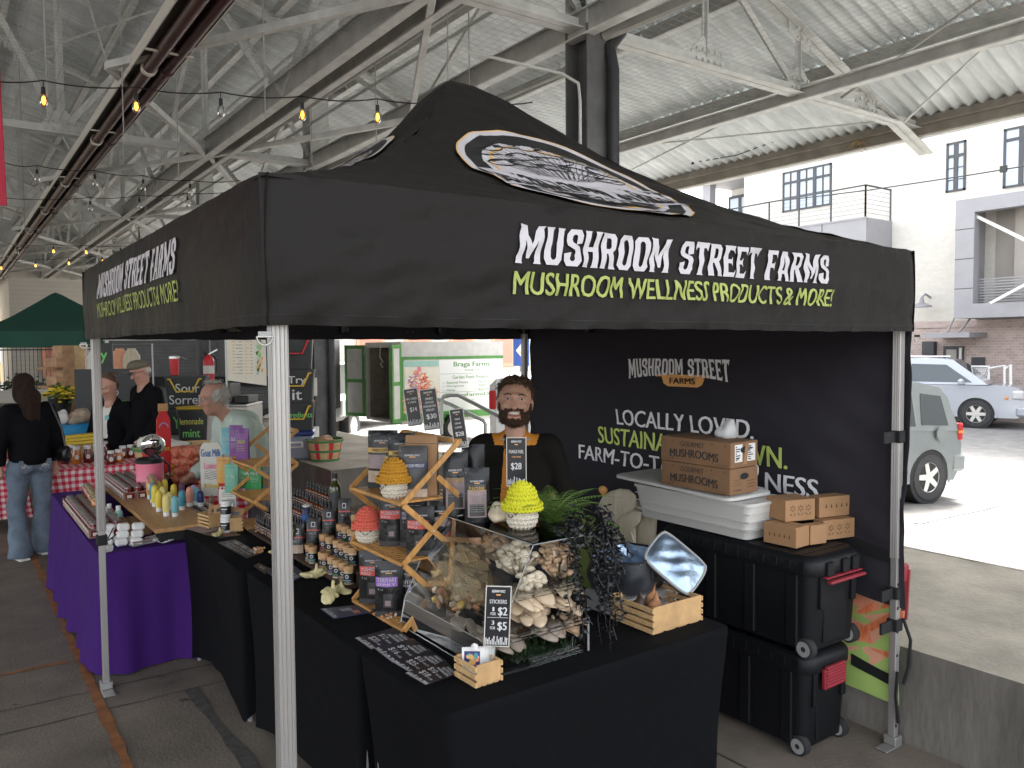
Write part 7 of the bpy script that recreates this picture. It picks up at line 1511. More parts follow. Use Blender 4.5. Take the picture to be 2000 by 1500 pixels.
def carton(label, c, sx, sy, h, rz=0):
    t = thing('carton_tray', label, 'tray', c, rz, 'printed carton trays of jam jars'); b = MB()
    for q in ((-sx/2,sx/2,-sy/2,-sy/2+.004),(-sx/2,sx/2,sy/2-.004,sy/2),(-sx/2,-sx/2+.004,-sy/2+.004,sy/2-.004),(sx/2-.004,sx/2,-sy/2+.004,sy/2-.004)): b.box(*q, 0, h, 'box_printed')
    for i in range(int(sy/.085)):
        y = -sy/2+.012+i*.085; b.box(-sx/2-.0015, -sx/2, y, y+.06, .008, h-.008, 'offwhite'); b.box(-sx/2-.0028, -sx/2-.0016, y+.012, y+.05, .012, h-.024, ('c_green','c_red','c_plum')[i % 3])
    for i in range(int(sx/.085)): x = -sx/2+.012+i*.085; b.box(x, x+.06, -sy/2-.0015, -sy/2, .008, h-.008, 'jam'); b.box(x+.01, x+.04, -sy/2-.0028, -sy/2-.0016, .014, h-.02, 'offwhite')
    b.build('tray', t, smooth=0)
def trayjars(x0, y0, nx, ny, z, sp, fills, lid='gold_lid', lab='small jam jar with a metal lid in a printed carton tray', **k):
    for i in range(nx):
        for j in range(ny): minijar((x0+i*sp, y0+j*sp, z), fills[(i*3+j) % len(fills)], lid, lab=lab, **k)
p1 = PZ(213, 930, zpl); p2 = PZ(245, 950, zpl)
carton('printed carton tray of jam jars on the far half of the plank', (-1.0, 3.22, zpl+.002), .20, .95, .055); trayjars(-1.065, 2.80, 3, 13, zpl+.005, .0655, ['jam','honey_dark','jam'], 'steel_bright')
carton('longest printed carton tray of jam jars at the left purple edge', (-1.32, 2.72, ZP+.002), .18, 1.30, .055); trayjars(-1.375, 2.14, 3, 18, ZP+.005, .066, ['jam','jam','honey_dark'], 'steel_bright')
carton('carton tray of jam jars half hidden behind the pink pot', (-.72, 2.30, ZP+.002), .18, .9, .055); trayjars(-.775, 1.92, 3, 12, ZP+.005, .066, ['honey_dark','jam'], 'steel_bright')
# taller jars behind
for i in range(10): minijar((-.93+.012*i, 2.62+i*.075, zpl+.06), ['honey','honey_dark','honey','jam'][i % 4], 'gold_lid', .032, .085, 'offwhite', group='amber jars with gold lids behind the carton tray', lab='tall amber jar with a gold lid beside the plank tray')
for i in range(9): minijar((-1.27+.004*i, 2.75+i*.085, ZP+.060), ['honey','honey_dark','jam'][i % 3], 'gold_lid', .032, .08, group='amber jars with gold lids on the purple table', lab='amber or red jar with a gold lid above the left carton tray')
for i in range(5): minijar((-.80+.07*i, 3.7-.05*i, ZP+.11), 'honey', 'lid_yellow', .034, .10, 'label_gold', group='honey jars with yellow lids', lab='honey jar with a bright yellow lid behind the amber row')
b = MB(); b.box(-.9,-.45,3.45,3.80,ZP+.001,ZP+.108,'black_matte',.004); tag(b.build('riser_box'), 'black riser under the yellow-lidded honey jars', 'riser')
for i, (px, py) in enumerate(((127,905),(150,905),(190,900),(200,898),(108,903),(172,903),(217,906),(232,903),(140,893),(240,895),(255,893),(205,885),(228,880),(270,885))):
    p = PZ(px, py, .745); h = .17 if i < 6 else .13
    t = thing('honey_bottle', ('amber honey bear-style bottle with a white lid' if i == 1 else 'dark honey jar with a white lid on the gingham table'), 'jar', (p.x, p.y, .744), 0, 'honey jars with white lids on the gingham table'); m = 'honey' if i in (1, 7) else 'honey_dark'
    b = MB(); b.lathe([(0,0),(.036,0),(.042,.01),(.042,h*.55),(.034,h*.7),(.03,h*.82),(0,h*.82)], m, 14); b.build('glass', t, smooth=50); b = MB(); b.lathe([(.031,h*.80),(.032,h),(0,h*1.01)], 'lid_white', 14); b.build('lid', t, smooth=40); b = MB(); b.M = Matrix.Rotation(VIEW+.6, 4, 'Z'); b.add([(.0165*cos(a)*1.2, -.0432, h*.38+.024*sin(a)) for a in np.linspace(0, 5.8, 10)], [tuple(range(10))], 'offwhite'); b.build('label', t, smooth=0)
for i, (px, py) in enumerate(((382,922),(365,925),(337,930))): p = PZ(px, py, .80); minijar((p.x, p.y, .765), 'jam', 'steel_bright', .038, .10, group='dark jam jars on the near gingham cloth', lab='dark red jam jar on the gingham cloth right of the pink pot')
# pink pot with steel scoop
pp = PZ(297, 962, zpl); t = thing('pink_pot', 'pink metal canister pot with black rim and a steel scoop leaning out', 'pot', (pp.x, pp.y+.06, zpl+.002)); b = MB(); b.lathe([(0,0),(.115,0),(.118,.006),(.10,.012),(.0955,.02),(.0955,.225),(.092,.228),(.085,.21),(0,.20)], 'pink_metal', 28); b.build('body', t, smooth=40); b = MB(); b.lathe([(.097,.215),(.099,.24),(.09,.25),(.08,.24),(.078,.20)], 'black_plastic', 28, cap=False); b.tube([(.09,.02,.235),(.14,.02,.18),(.145,.02,.10),(.11,.02,.05)], .008, 'black_plastic', 7); b.build('rim', t, smooth=40)
b = MB(); b.ell((.045,.08,.33), (.09,.05,.085), 'chrome', 18, 10, rot=(.3,.5,.2)); b.tube([(.05,.07,.26),(.09,.03,.22)], .02, 'black_plastic', 8); b.build('scoop', t)
# coloured soap tubes on the plank
sm = [(325,1004,'c_pale',1.05),(342,1005,'c_sky',1.0),(356,992,'c_teal',1),(371,985,'c_salmon',1),(384,982,'c_sky',.9),(311,995,'c_yellow',1.05),(303,985,'c_yellow',1.1),(299,978,'c_teal',1.05),(293,970,'c_orange',1.05),(318,985,'c_pale',1),(310,972,'c_yellow',1),(322,968,'c_yellow',1),(340,975,'c_yellow',.9),(355,970,'c_plum',.85),(378,975,'c_lilac',.85),(332,990,'c_pale',.85),(392,985,'c_navy',.8)]
for px, py, m, s in sm:
    p = PZ(px, py+4, zpl); k = ('tube', m); lab = m[2:]+' rounded lotion tube standing on a clear cap'
    t = thing('lotion_tube', {'c_pale':'pale yellow','c_sky':'light blue','c_teal':'teal','c_salmon':'salmon','c_yellow':'bright yellow','c_orange':'orange','c_plum':'plum','c_lilac':'lilac','c_navy':'navy'}[m]+' lotion tube standing upside down on the plank end', 'tube', (p.x, p.y, zpl+.001), 0, 'coloured lotion tubes on the plank'); h = .135*s; b = MB(); b.lathe([(.021,.028),(.0225,.045),(.0225,h*.72),(.019,h*.87),(.011,h*.96),(0,h)], m, 14); b.build('tube', t, smooth=70); b = MB(); b.lathe([(0,0),(.019,0),(.019,.026),(0,.027)], 'lid_white', 14); b.build('cap', t, smooth=40)
# small bottles, soaps, boxes, papers on purple cloth
for px, py, m in ((194,1020,'c_teal'),(206,1023,'c_sky'),(214,1017,'c_salmon'),(232,1021,'c_mint'),(201,1012,'c_blue')):
    p = PZ(px, py, ZP); t = thing('shampoo_bottle', {'c_teal':'teal','c_sky':'light blue','c_salmon':'pink','c_mint':'mint','c_blue':'deep blue'}[m]+' small bottle with white cap behind the white soaps', 'bottle', (p.x, p.y, ZP), 0, 'small lotion bottles by the soaps'); b = MB(); b.lathe([(0,0),(.027,0),(.028,.07),(.02,.085),(0,.086)], m, 14); b.build('body', t, smooth=50); b = MB(); b.lathe([(.015,.085),(.015,.115),(0,.117)], 'lid_white', 12); b.build('cap', t, smooth=40)
so = PZ(203, 1052, ZP)
for i in range(3):
    for k in range(3):
        for j in range(1 if k else 2):
            b = MB(); b.bx((0,0,0), (.066,.05,.042), 'white', (random.uniform(-.06,.06), random.uniform(-.06,.06), random.uniform(-.1,.1)), .010); tag(b.build('soap_bar', loc=(-1.355+i*.075+.006*k, 1.80-.035*i+j*.07, ZP+.024+k*.044)), 'cloth-wrapped white soap bar in the stack at the purple table\'s near end', 'soap', 'wrapped white soap bars stacked on purple cloth')
b = MB(); b.bx((0,0,0), (.066,.05,.042), 'white', (.2,.1,.5), .010); tag(b.build('soap_bar', loc=(-1.375, 1.66, ZP+.024)), 'lone soap bar fallen in front of the stack, by the strap', 'soap', 'wrapped white soap bars stacked on purple cloth')
for i in range(2):
    for j in range(4): x, y = -1.20+.09*i, 2.02+.10*j; kbox('small empty brown box open on top, behind the lotion bottles', (x, y, ZP+.001), 0, .08, .09, .055, 'kraft_dark', None, 'brown_box', 'small brown boxes on the purple table')
for i in range(3): b = MB(); b.bx((0,0,0), (.15,.20,.004), 'white', (0,0,.3+.12*i)); tag(b.build('paper_stack', loc=(-1.03+.006*i, 1.80, ZP+.004+.005*i), smooth=0), ('bottom','middle','top')[i]+' sheaf of white papers on the purple cloth by the plank', 'papers', 'white papers on the purple cloth')
b = MB(); b.box(-.07,.07,-.03,.03,0,.012,'tin_gray',.003); b.box(-.07,.05,-.035,.02,.018,.028,'label_mauve',.003); b.box(.045,.065,-.036,-.030,.012,.022,'white'); tag(b.build('card_reader', loc=(-1.17, 1.74, ZP+.001), rotz=.3), 'flat grey packets with white tag right of the soaps', 'packet')
q = PZ(400, 962, zpl); t = thing('price_sign', 'white and grey $14 sign in a stand beside the orange pouches', 'price sign', (-.66, 1.78, T-.02), VIEW, 'upright price signs in clear clips'); b = MB(); b.box(-.055,.055,-.002,.002,.03,.21,'offwhite'); b.add([(-.02,-.0026,.07),(.05,-.0026,.05),(.05,-.0026,.15),(-.0,-.0026,.15)], [(0,1,2,3)], 'dim_print'); b.text('$14', (-.01,-.003,.09), (1,0,0), (0,0,1), .05, .035, 'white', .03); 
for i in range(3): b.box(-.035,.035,-.0027,-.002,.165+i*.012,.170+i*.012,'tin_gray')
b.build('card', t, smooth=0); b = MB(); b.lathe([(0,0),(.03,0),(.03,.006),(.006,.01),(.005,.03),(0,.03)], 'black_plastic', 12); b.build('stand', t)
# second bamboo shelf (seen past the near leg) with coloured pouches
f2 = -.66; s2 = thing('bamboo_shelf', 'second bamboo folding shelf beyond the near leg with coloured pouches', 'shelf', (f2, 1.9, T)); o2 = Vector((f2, 1.45, T)); s2.location = o2
z2 = [T+.02, T+.20, T+.40]; shelf_frame(s2, o2, f2, f2+.26, 1.24, 1.66, z2, T+.60)
g2 = 'coloured pouches on the second bamboo shelf'
def cpouch(px, py, zt, x, h, w, m, label, txt, rot=0, tm='chalk'):
    q_ = PX(px, py, x); pouch(label, (x, q_.y, zt), VIEW+rot, w, h, .04, m, [], [(txt, .18, .8, .52, .62, tm)]+[('herbal blend seasoning', .2, .8, .40-i*.06, .43-i*.06, tm) for i in range(3)], logo_w=0, group=g2)
cpouch(445, 868, z2[2], f2+.05, .17, .075, 'c_sky', 'pale blue pouch at the left of the upper shelf tier', 'CALM', .1)
cpouch(462, 873, z2[2], f2+.05, .20, .085, 'c_purple', 'purple pouch with white lettering, centre of upper tier', 'SLEEP', 0)
cpouch(474, 876, z2[2], f2+.05, .19, .085, 'c_purple', 'purple pouch with a yellow star, right on upper tier', 'DREAM', -.1, 'chalk_yellow')
cpouch(437, 932, z2[1], f2+.04, .17, .085, 'c_orange', 'orange pouch with a red badge on the middle tier', 'TURMERIC', .1, 'chalk_yellow')
cpouch(453, 950, z2[1]-.02, f2+.01, .18, .085, 'c_seagreen', 'light green pouch with pale badge on middle tier', 'MATCHA', 0)
cpouch(464, 945, z2[1], f2+.08, .18, .09, 'c_seagreen', 'second light green pouch leaning behind the first', 'GREEN', -.15)
cpouch(482, 950, z2[1], f2+.10, .17, .10, 'c_green', 'dark green pouch deepest in the middle tier', 'TEA', -.2)
cpouch(500, 945, z2[1], f2+.14, .17, .09, 'c_green', 'dark green pouch with a pink top at the near leg', 'MINT', -.2)
# vertical signs on the purple stall
p = PZ(318, 940, 1.0); sx_ = PD(318, 800, 6.4); t = thing('jam_sign', 'tall red painted board sign with yellow lettering behind pink pot', 'sign', (sx_.x, sx_.y, ZP), VIEW+.75); b = MB(); b.prism([(-.05,.16),(.05,.16),(.055,.45),(.05,.60),(.03,.64),(.03,.70),(-.03,.70),(-.03,.64),(-.05,.60),(-.055,.45)], -.009, .009, 'c_red', lambda a, c, d: (a, d, c)); b.box(-.035,.035,-.0115,.0115,.66,.72,'board_wood'); b.box(-.01,.01,-.006,.006,0,.17,'board_wood'); b.text('Jams', (-.04,-.0105,.33), (1,0,0), (0,0,1), .08, .05, 'petal_yellow', .03); b.tube([(.035*cos(a),-.010,.52+.045*sin(a)) for a in np.linspace(.2, 2.9, 8)], .006, 'c_lilac', 5); b.build('board', t, smooth=0)
sx_ = PD(410, 800, 5.7); t = thing('soap_sign', 'white bottle-shaped goat milk lotions sign with blue and pink lettering', 'sign', (sx_.x, sx_.y, ZP), VIEW+.1); b = MB(); b.prism([(-.07,.10),(.07,.10),(.075,.20),(.078,.42),(.07,.46),(.05,.485),(-.05,.485),(-.07,.46),(-.078,.42),(-.075,.20)], -.004, .004, 'offwhite', lambda a, c, d: (a, d, c)); b.text('Goat Milk', (-.07,-.0055,.385), (1,0,0), (0,0,1), .14, .055, 'c_blue', .03); b.text('Lotions', (-.05,-.0055,.295), (1,0,0), (0,0,1), .11, .05, 'c_pink', .04); b.text('& Soaps', (-.055,-.0055,.15), (1,0,0), (0,0,1), .11, .045, 'petal_yellow', .03)
for i in range(5): b.tube([(-.05+.1*k/6,-.0055,.225+.014*i+.006*sin(k*1.7+i)) for k in range(7)], .002, 'tin_gray', 4)
b.box(-.008,.008,-.004,.004,0,.11,'board_wood'); b.build('board', t, smooth=0); b = MB(); b.box(.045,.11,-.006,-.002,.02,.20,'c_red'); b.text('$7', (.055,-.0075,.12), (1,0,0), (0,0,1), .04, .05, 'white', .03); b.build('red_tag', t, smooth=0)

# ---------------- baskets and produce ----------------
def bushel(label, c, R, H, red=True, rim='basket_green', fill=None, ns=22):
    t = thing('bushel_basket', label, 'basket', c, .3, 'wooden bushel baskets'); r0 = R*.74
    b = MB()
    for i in range(ns):
        a0, a1 = 2*pi*i/ns, 2*pi*(i+.94)/ns; m = 'basket_red' if red and i % 3 == 0 else 'basket_wood'; N = 3
        v = [((r0+(R-r0)*k/4)*cos(a0+(a1-a0)*j/N), (r0+(R-r0)*k/4)*sin(a0+(a1-a0)*j/N), H*k/4) for k in range(5) for j in range(N+1)]; b.add(v, [(k*(N+1)+j, k*(N+1)+j+1, (k+1)*(N+1)+j+1, (k+1)*(N+1)+j) for k in range(4) for j in range(N)], m)
        v2 = [(x*.97, y*.97, z) for x, y, z in v]; b.add(v2, [(k*(N+1)+j, (k+1)*(N+1)+j, (k+1)*(N+1)+j+1, k*(N+1)+j+1) for k in range(4) for j in range(N)], 'basket_wood')
    b.lathe([(0,.004),(r0*.97,.004)], 'basket_wood', 20, cap=False); b.build('staves', t, smooth=0); b = MB()
    for (z, m) in ((H-.02, rim), (H*.47, rim), (.015, rim)):
        r = r0+(R-r0)*z/H; b.lathe([(r+.004,z-.014),(r+.010,z-.012),(r+.011,z+.012),(r+.004,z+.014)], m, 28, cap=False)
    b.lathe([(R-.012,H-.03),(R-.012,H+.004),(R+.008,H+.004)], rim, 28, cap=False); b.build('hoop', t, smooth=50)
    return t
p = PZ(618, 903, ZD); bushel('red-striped bushel basket with green rim standing alone on the dock', (p.x+.16, p.y+.12, ZD), .23, .27)
sdf_obj('paper_sack', [('e', (0,0,.0), (.12,.12,.03)), ('e', (.03,.05,.03), (.07,.06,.04))], 'bark_wood', vox=.012, k=.03, disp=wob(.01, 25, 6), loc=(p.x+.16, p.y+.13, ZD+.245), label='brown paper filling in the red-striped basket', cat='paper')
t = thing('soda_cup', 'white foam cup with a red emblem and straw on the dock beside the basket', 'cup', PZ(577, 887, ZD)); b = MB(); b.lathe([(0,0),(.035,0),(.048,.16),(0,.16)], 'white', 14); b.lathe([(.049,.155),(.049,.17),(0,.172)], 'white_gloss', 14); b.add([(.043*sin(a)*1., -.047, .09+.028*cos(a)) for a in np.linspace(0, 5.6, 9)], [tuple(range(9))], 'c_red'); b.build('cup', t); b = MB(); b.tube([(0,0,.16),(.005,0,.23),(.03,0,.25)], .004, 'c_red', 6); b.build('straw', t)
p = PD(317, 860, 6.9); bushel('large red-striped basket lined with a white sack behind the pink pot', (p.x, p.y, .76), .235, .27); sdf_obj('sack_liner', [('e', (0,0,.02), (.20,.20,.05)), ('e', (-.05,.05,.06), (.12,.12,.06))], 'sack_white', vox=.014, k=.04, disp=wob(.012, 22, 3), loc=(p.x, p.y, 1.0), label='white sack heaped in the large striped basket', cat='sack')
p = PD(383, 865, 7.3); bushel('darker bushel basket half hidden behind potato bags', (p.x, p.y, .76), .20, .24, True, 'basket_wood')
for i in range(4): sdf_obj('potato_bag', [('e', (0,0,.05), (.12,.09,.05)), ('e', (.03,.02,.06), (.08,.08,.05))], 'potato_net', vox=.012, k=.03, disp=wob(.010, 60, 20+i), loc=tuple(PD(362+(i % 2)*4, 905, 6.5)[:2])+(.755+i*.072,), rotz=i*.8, label='red net bag of small potatoes, '+('bottom','second from bottom','second from top','top')[i]+' of its pile', cat='potato bag', group='red net bags of potatoes')
p = PD(140, 830, 8.6); bushel('low brown basket under yellow boxes behind the woman', (p.x, p.y, .62), .30, .24, False, 'basket_wood'); t = thing('blue_crate', 'bright blue plastic crate of produce behind the honey jars', 'crate', (p.x-.02, p.y+.25, .88), .3); b = MB(); b.box(-.24,.24,-.17,.17,0,.16,'c_brightblue',.02); b.build('body', t)
for i in range(3): b = MB(); b.bx((0,0,0), (.5,.10,.03), 'lid_yellow', (0,0,.2+.1*i)); tag(b.build('yellow_tray', loc=(p.x-.02, p.y-.12, .87+.035*i), smooth=0), ('bottom','middle','top')[i]+' flat yellow tray stacked before the blue crate', 'tray', 'flat yellow trays')
for i, c in enumerate(((-.12,.3,1.04),(.12,.35,1.04))):
    sdf_obj('produce_bag', [('e', (0,0,.05), (.14,.12,.07)), ('e', (.05,.03,.1), (.07,.07,.05))], ('sack_white','label_tan')[i], vox=.016, k=.04, disp=wob(.02, 30, 30+i), loc=(p.x+c[0], p.y+c[1], c[2]), label=('white plastic produce bag in the blue crate','pale produce bag right of the white one, in the blue crate')[i], cat='bag')
pf = PD(118, 760, 10.5); t = thing('flower_pot', 'yellow chrysanthemums in a black pot on a stand', 'plant', (pf.x, pf.y, .0)); b = MB(); b.lathe([(.10,1.0),(.15,1.22),(0,1.22)], 'black_plastic', 16); b.box(-.15,.15,-.15,.15,0,1.0,'dark_wood'); b.build('pot', t); b = MB()
for i in range(150): a = random.uniform(0, 6.28); r = random.uniform(0, .2); b.ell((r*cos(a), r*sin(a), 1.3+random.gauss(0,.05)), (.028,.028,.016), 'petal_yellow' if random.random() < .6 else 'leaf_green', 6, 4)
b.build('foliage', t)
# wooden post display with string lights, chalk signs
pw = PD(134, 720, 11.0); t = thing('wooden_display', 'rough wooden post display with small shelves by the green tent', 'display stand', (pw.x, pw.y, 0), .4); b = MB(); b.box(-.15,.02,-.12,.12,0,1.92,'bark_wood',.01); b.box(.02,.18,-.1,.1,0,1.92,'basket_wood',.01); b.build('post', t); b = MB()
for z in (1.35,1.6): b.box(-.36,-.15,-.13,.13,z,z+.03,'kraft'); b.box(-.24,-.10,-.13,.13,z+.0,z+.15,'bark_wood')
b.build('shelf', t)
pc_ = PD(205, 705, 10.6); t = thing('chalk_sign', 'black chalkboard with green lettering beside the tent leg', 'sign', (pc_.x, pc_.y, 0), -.5); b = MB(); b.box(-.16,.10,-.015,.015,1.36,1.95,'bin_dark'); b.box(-.03,.03,-.01,.01,0,1.36,'black_matte'); b.text('y', (-.05,-.018,1.68), (1,0,0), (0,0,1), .09, .14, 'chalk_green', .02); b.text('to', (-.10,-.018,1.45), (1,0,0), (0,0,1), .17, .15, 'chalk_green', .02); b.build('board', t, smooth=0)
pc_ = PD(190, 780, 10.0); t = thing('chalk_sign', 'wide black chalkboard with chalk writing behind the couple', 'sign', (pc_.x, pc_.y, 0), -.45); b = MB(); b.box(-.25,.55,-.02,.02,.9,1.62,'bin_dark'); b.box(-.2,-.16,-.02,.02,0,.9,'black_matte'); b.box(.45,.49,-.02,.02,0,.9,'black_matte'); b.text('ro', (.05,-.023,1.40), (1,0,0), (0,0,1), .22, .12, 'chalk_green', .015); b.text('AND', (.12,-.023,1.29), (1,0,0), (0,0,1), .14, .06, 'chalk', .01); b.text('Irving', (.04,-.023,1.12), (1,0,0), (0,0,1), .42, .13, 'chalk_green', .01); b.build('board', t, smooth=0)
# green tent
pg = PD(112, 684, 17.5); gt = thing('green_canopy_tent', 'dark green pop-up canopy tent farther along the row', 'canopy tent', (pg.x, pg.y, 0), 0)
gp_ = [(0,3.12),(.06,3.10),(.3,2.93),(.8,2.60),(1.2,2.38),(1.5,2.24)]; gf = lambda r: float(np.interp(r, [q_[0] for q_ in gp_], [q_[1] for q_ in gp_]))
b = MB()
for q_ in range(4):
    b.sheet(lambda u, v: rotq(q_, ((2*u-1)*max(.001, v*1.5), -max(.001, v*1.5), gf(v*1.5)-.05*sin(v*pi)*(1-abs(2*u-1)))), 14, 14, 'green_canopy'); b.sheet(lambda u, v: rotq(q_, ((2*u-1)*1.5, -1.505-.02*sin(u*25)*v, 2.24-.32*v)), 40, 4, 'green_canopy')
b.add([rotq(0, p_) for p_ in ((1.28,-1.53,1.97),(1.48,-1.53,1.97),(1.48,-1.53,2.13),(1.28,-1.53,2.13))], [(0,1,2,3)], 'offwhite'); b.add([rotq(0, p_) for p_ in ((1.32,-1.535,2.02),(1.44,-1.535,2.02),(1.38,-1.535,2.11))], [(0,1,2)], 'c_red'); b.build('roof', gt, smooth=60)
for x, y in ((-1.45,-1.45),(1.45,-1.45),(1.45,1.45),(-1.45,1.45)): b = MB(); b.box(x-.025, x+.025, y-.025, y+.025, 0, 2.2, 'offwhite'); b.build('leg', gt, smooth=0)
# green bags, shirts hanging behind couple
ps_ = PD(228, 690, 13.5); t = thing('hanging_shirts', 'pale shirts hanging on a rack under the green tent', 'clothes rack', (ps_.x, ps_.y, 0), -.6); b = MB(); b.tube([(-.5,0,0),(-.5,0,1.95),(.6,0,1.95),(.6,0,0)], .015, 'alu', 8); b.build('rail', t); 
for i, m in enumerate(('white','offwhite','mush_pink','mush_cream')): b = MB(); b.prism([(-.12,.9),(.12,.9),(.12,1.75),(.05,1.88),(-.05,1.88),(-.12,1.75)], -.02, .02, m, lambda a, c, d: (a*.9+(-.35+.2*i), d+a*.5, c)); b.build('shirt', t, smooth=30)
# stacked chalk-lettered bins on the dock
def bin_(label, c, rz, w, h, texts, handle='rope_yellow', hz=.9, group='black plastic bins with chalk lettering', col='bin_dark', hm=True, d=.34):
    t = thing('black_bin', label, 'storage bin', c, rz, group); b = MB(); P0 = rrect(-w*.44, w*.44, -d*.45, d*.45, .03, 3, 2); P1 = rrect(-w*.5, w*.5, -d*.5, d*.5, .03, 3, 2); n = len(P0); b.add([(x, y, 0) for x, y in P0]+[(x, y, h*.93) for x, y in P1]+[(x*1.03, y*1.03, h*.93) for x, y in P1]+[(x*1.03, y*1.03, h) for x, y in P1], [(k*n+i, k*n+(i+1) % n, (k+1)*n+(i+1) % n, (k+1)*n+i) for k in range(3) for i in range(n)]+[tuple(range(n))[::-1], tuple(range(3*n, 4*n))], col)
    for s, x, z, ww, hh, m in texts: b.geo(fit(text_geo(s, .012), ww, hh), lambda a, c: Vector((x+a, -d*(.45+.05*(z+c)/h)-.006, z+c)), m)
    b.build('body', t, smooth=40)
    if hm: b = MB(); b.tube([(-w*.42,-d*.53,h*hz),(-w*.36,-d*.56,h*hz),(-w*.2,-d*.6,h*hz-.16),(w*.2,-d*.6,h*hz-.16),(w*.36,-d*.56,h*hz),(w*.42,-d*.53,h*hz)], .012, handle, 7); b.build('handle', t)
    return t
p = PD(368, 815, 10.6); rb = -.42
bin_('lower chalk-lettered black bin on the dock behind the fire extinguisher', (p.x, p.y, .74), rb, .50, .34, [('Y6 Pie', -.16, .08, .36, .16, 'chalk_green')], hm=False)
bin_('upper chalk-lettered bin reading Sour Sorrel, with a yellow handle', (p.x, p.y, 1.09), rb, .50, .42, [('Sour', -.12, .20, .30, .12, 'chalk'), ('Sorrel', -.2, .05, .38, .12, 'chalk')])
t = thing('folding_table', 'grey folding table holding the chalk-lettered bins', 'table', (p.x+.1, p.y, 0), rb); b = MB(); b.box(-.8,.9,-.35,.35,.69,.735,'tin_gray',.01); b.build('tabletop', t); 
for sx in (-.75,.85):
    for sy in (-.3,.3): b = MB(); b.tube([(sx,sy,.0),(sx,sy,.69)], .015, 'tin_gray', 7); b.build('leg', t)
p2_ = PD(378, 800, 9.9); bin_('bin with yellow lid and green chalk lettering below the goat sign', (p2_.x, p2_.y, .72), rb, .34, .40, [('lemonade', -.13, .22, .27, .08, 'chalk_yellow'), ('mint', -.10, .06, .2, .10, 'chalk_green')], hm=False)
b = MB(); b.lathe([(0,0),(.20,0),(.21,.02),(.0,.035)], 'rope_yellow', 20); tag(b.build('bin_lid', loc=(p2_.x, p2_.y, 1.125)), 'round yellow lid on the lemonade bin', 'lid')
t = thing('travel_mug', 'red steel tumbler with white lid on top of the chalk bins', 'mug', (*PD(341, 730, 10.6)[:2], 1.515)); b = MB(); b.lathe([(0,0),(.05,0),(.065,.22),(0,.22)], 'c_red', 14); b.build('body', t); b = MB(); b.lathe([(.068,.22),(.068,.25),(.04,.26),(0,.27)], 'steel_bright', 14); b.tube([(.03,0,.26),(.16,0,.20)], .008, 'chrome', 6); b.build('lid', t)
p = PD(578, 800, 10.2); zb_ = ZD
t = thing('ice_chest', 'grey ice chest with a dark lid under the bin stack on the dock', 'cooler', (p.x, p.y, ZD), rb); b = MB(); b.box(-.22,.22,-.20,.20,0,.30,'case_gray',.03); b.build('body', t); b = MB(); b.box(-.23,.23,-.21,.21,.305,.37,'c_navy',.02); b.build('lid', t); b = MB(); b.box(-.10,.10,-.225,-.205,.16,.24,'offwhite',.01); b.box(-.07,.07,-.228,-.224,.18,.22,'case_gray'); b.build('handle', t)
bz = ZD+.375
bin_('lowest black bin of the tall stack, reading Ingredients in green', (p.x+.02, p.y, bz), rb, .42, .34, [('Ingredients', -.17, .14, .36, .09, 'chalk_green')])
bin_('middle black bin of the tall stack, reading Try it', (p.x+.02, p.y, bz+.345), rb, .44, .42, [('Try', -.10, .22, .22, .12, 'chalk'), ('it', -.05, .04, .12, .13, 'chalk')])
bin_('top black bin of the tall stack with a red handle', (p.x+.02, p.y, bz+.77), rb, .42, .40, [], 'c_red')
# column extras: fire extinguisher, notices
cx2, cy2 = 2.7, TY[2]; p = PD(408, 735, 12.0); t = thing('fire_extinguisher', 'red fire extinguisher hung on the dark column', 'fire extinguisher', (p.x, p.y, 1.35)); b = MB(); b.lathe([(0,0),(.075,0),(.08,.03),(.08,.33),(.05,.40),(.025,.42),(0,.43)], 'c_red', 16); b.lathe([(.081,.14),(.081,.26)], 'offwhite', 16, cap=False); b.build('cylinder', t, smooth=50); b = MB(); b.bar((0,0,.43),(.13,0,.50),.03,.02,'steel_bright'); b.bar((0,0,.45),(-.08,0,.47),.03,.02,'black_plastic'); b.tube([(.03,0,.44),(.11,-.03,.36),(.10,-.05,.15)], .012, 'black_plastic', 6); b.build('valve', t)
t = thing('steel_post', 'dark round post carrying the extinguisher behind the purple stall', 'post', (p.x+.02, p.y+.16, 0)); b = MB(); b.tube([(-.05,0,0),(-.05,0,2.6)], .10, 'column_dark', 16); b.build('tube', t)
p = PX(634, 665, 2.55); b = MB(); b.bx((0,0,0), (.012,.25,.30), 'offwhite'); b.bx((-.007,0,.02), (.002,.2,.14), 'label_mauve'); tag(b.build('notice', loc=(2.53, TY[1]-.0, p.z), smooth=0), 'faded paper notice pasted high on the nearest background column', 'notice')
p = PX(610, 755, 2.54); b = MB(); b.box(-.03,.03,-.07,.07,-.14,.14,'offwhite',.008); tag(b.build('junction_box', loc=(2.52, TY[1]-.18, p.z)), 'pale electrical box on the nearest background column', 'electrical box')
p = PX(600, 785, 2.5); sdf_obj('hose_coil', [('e', (0,0,0), (.08,.11,.10)), ('e', (0,.05,.04), (.05,.06,.06))], 'bark_wood', vox=.014, k=.03, disp=wob(.015, 40, 9), loc=(2.42, TY[1]-.2, p.z), label='brown bundle hung on the nearest background column', cat='bundle')
b = MB(); q_ = PZ(606, 820, ZD); b.tube([(2.45, TY[1]-.35, ZD), (2.45, TY[1]-.35, ZD+.22)], .07, 'white', 12); tag(b.build('paper_roll', loc=(0,0,0)), 'white wrapped roll at the foot of the background column', 'roll')
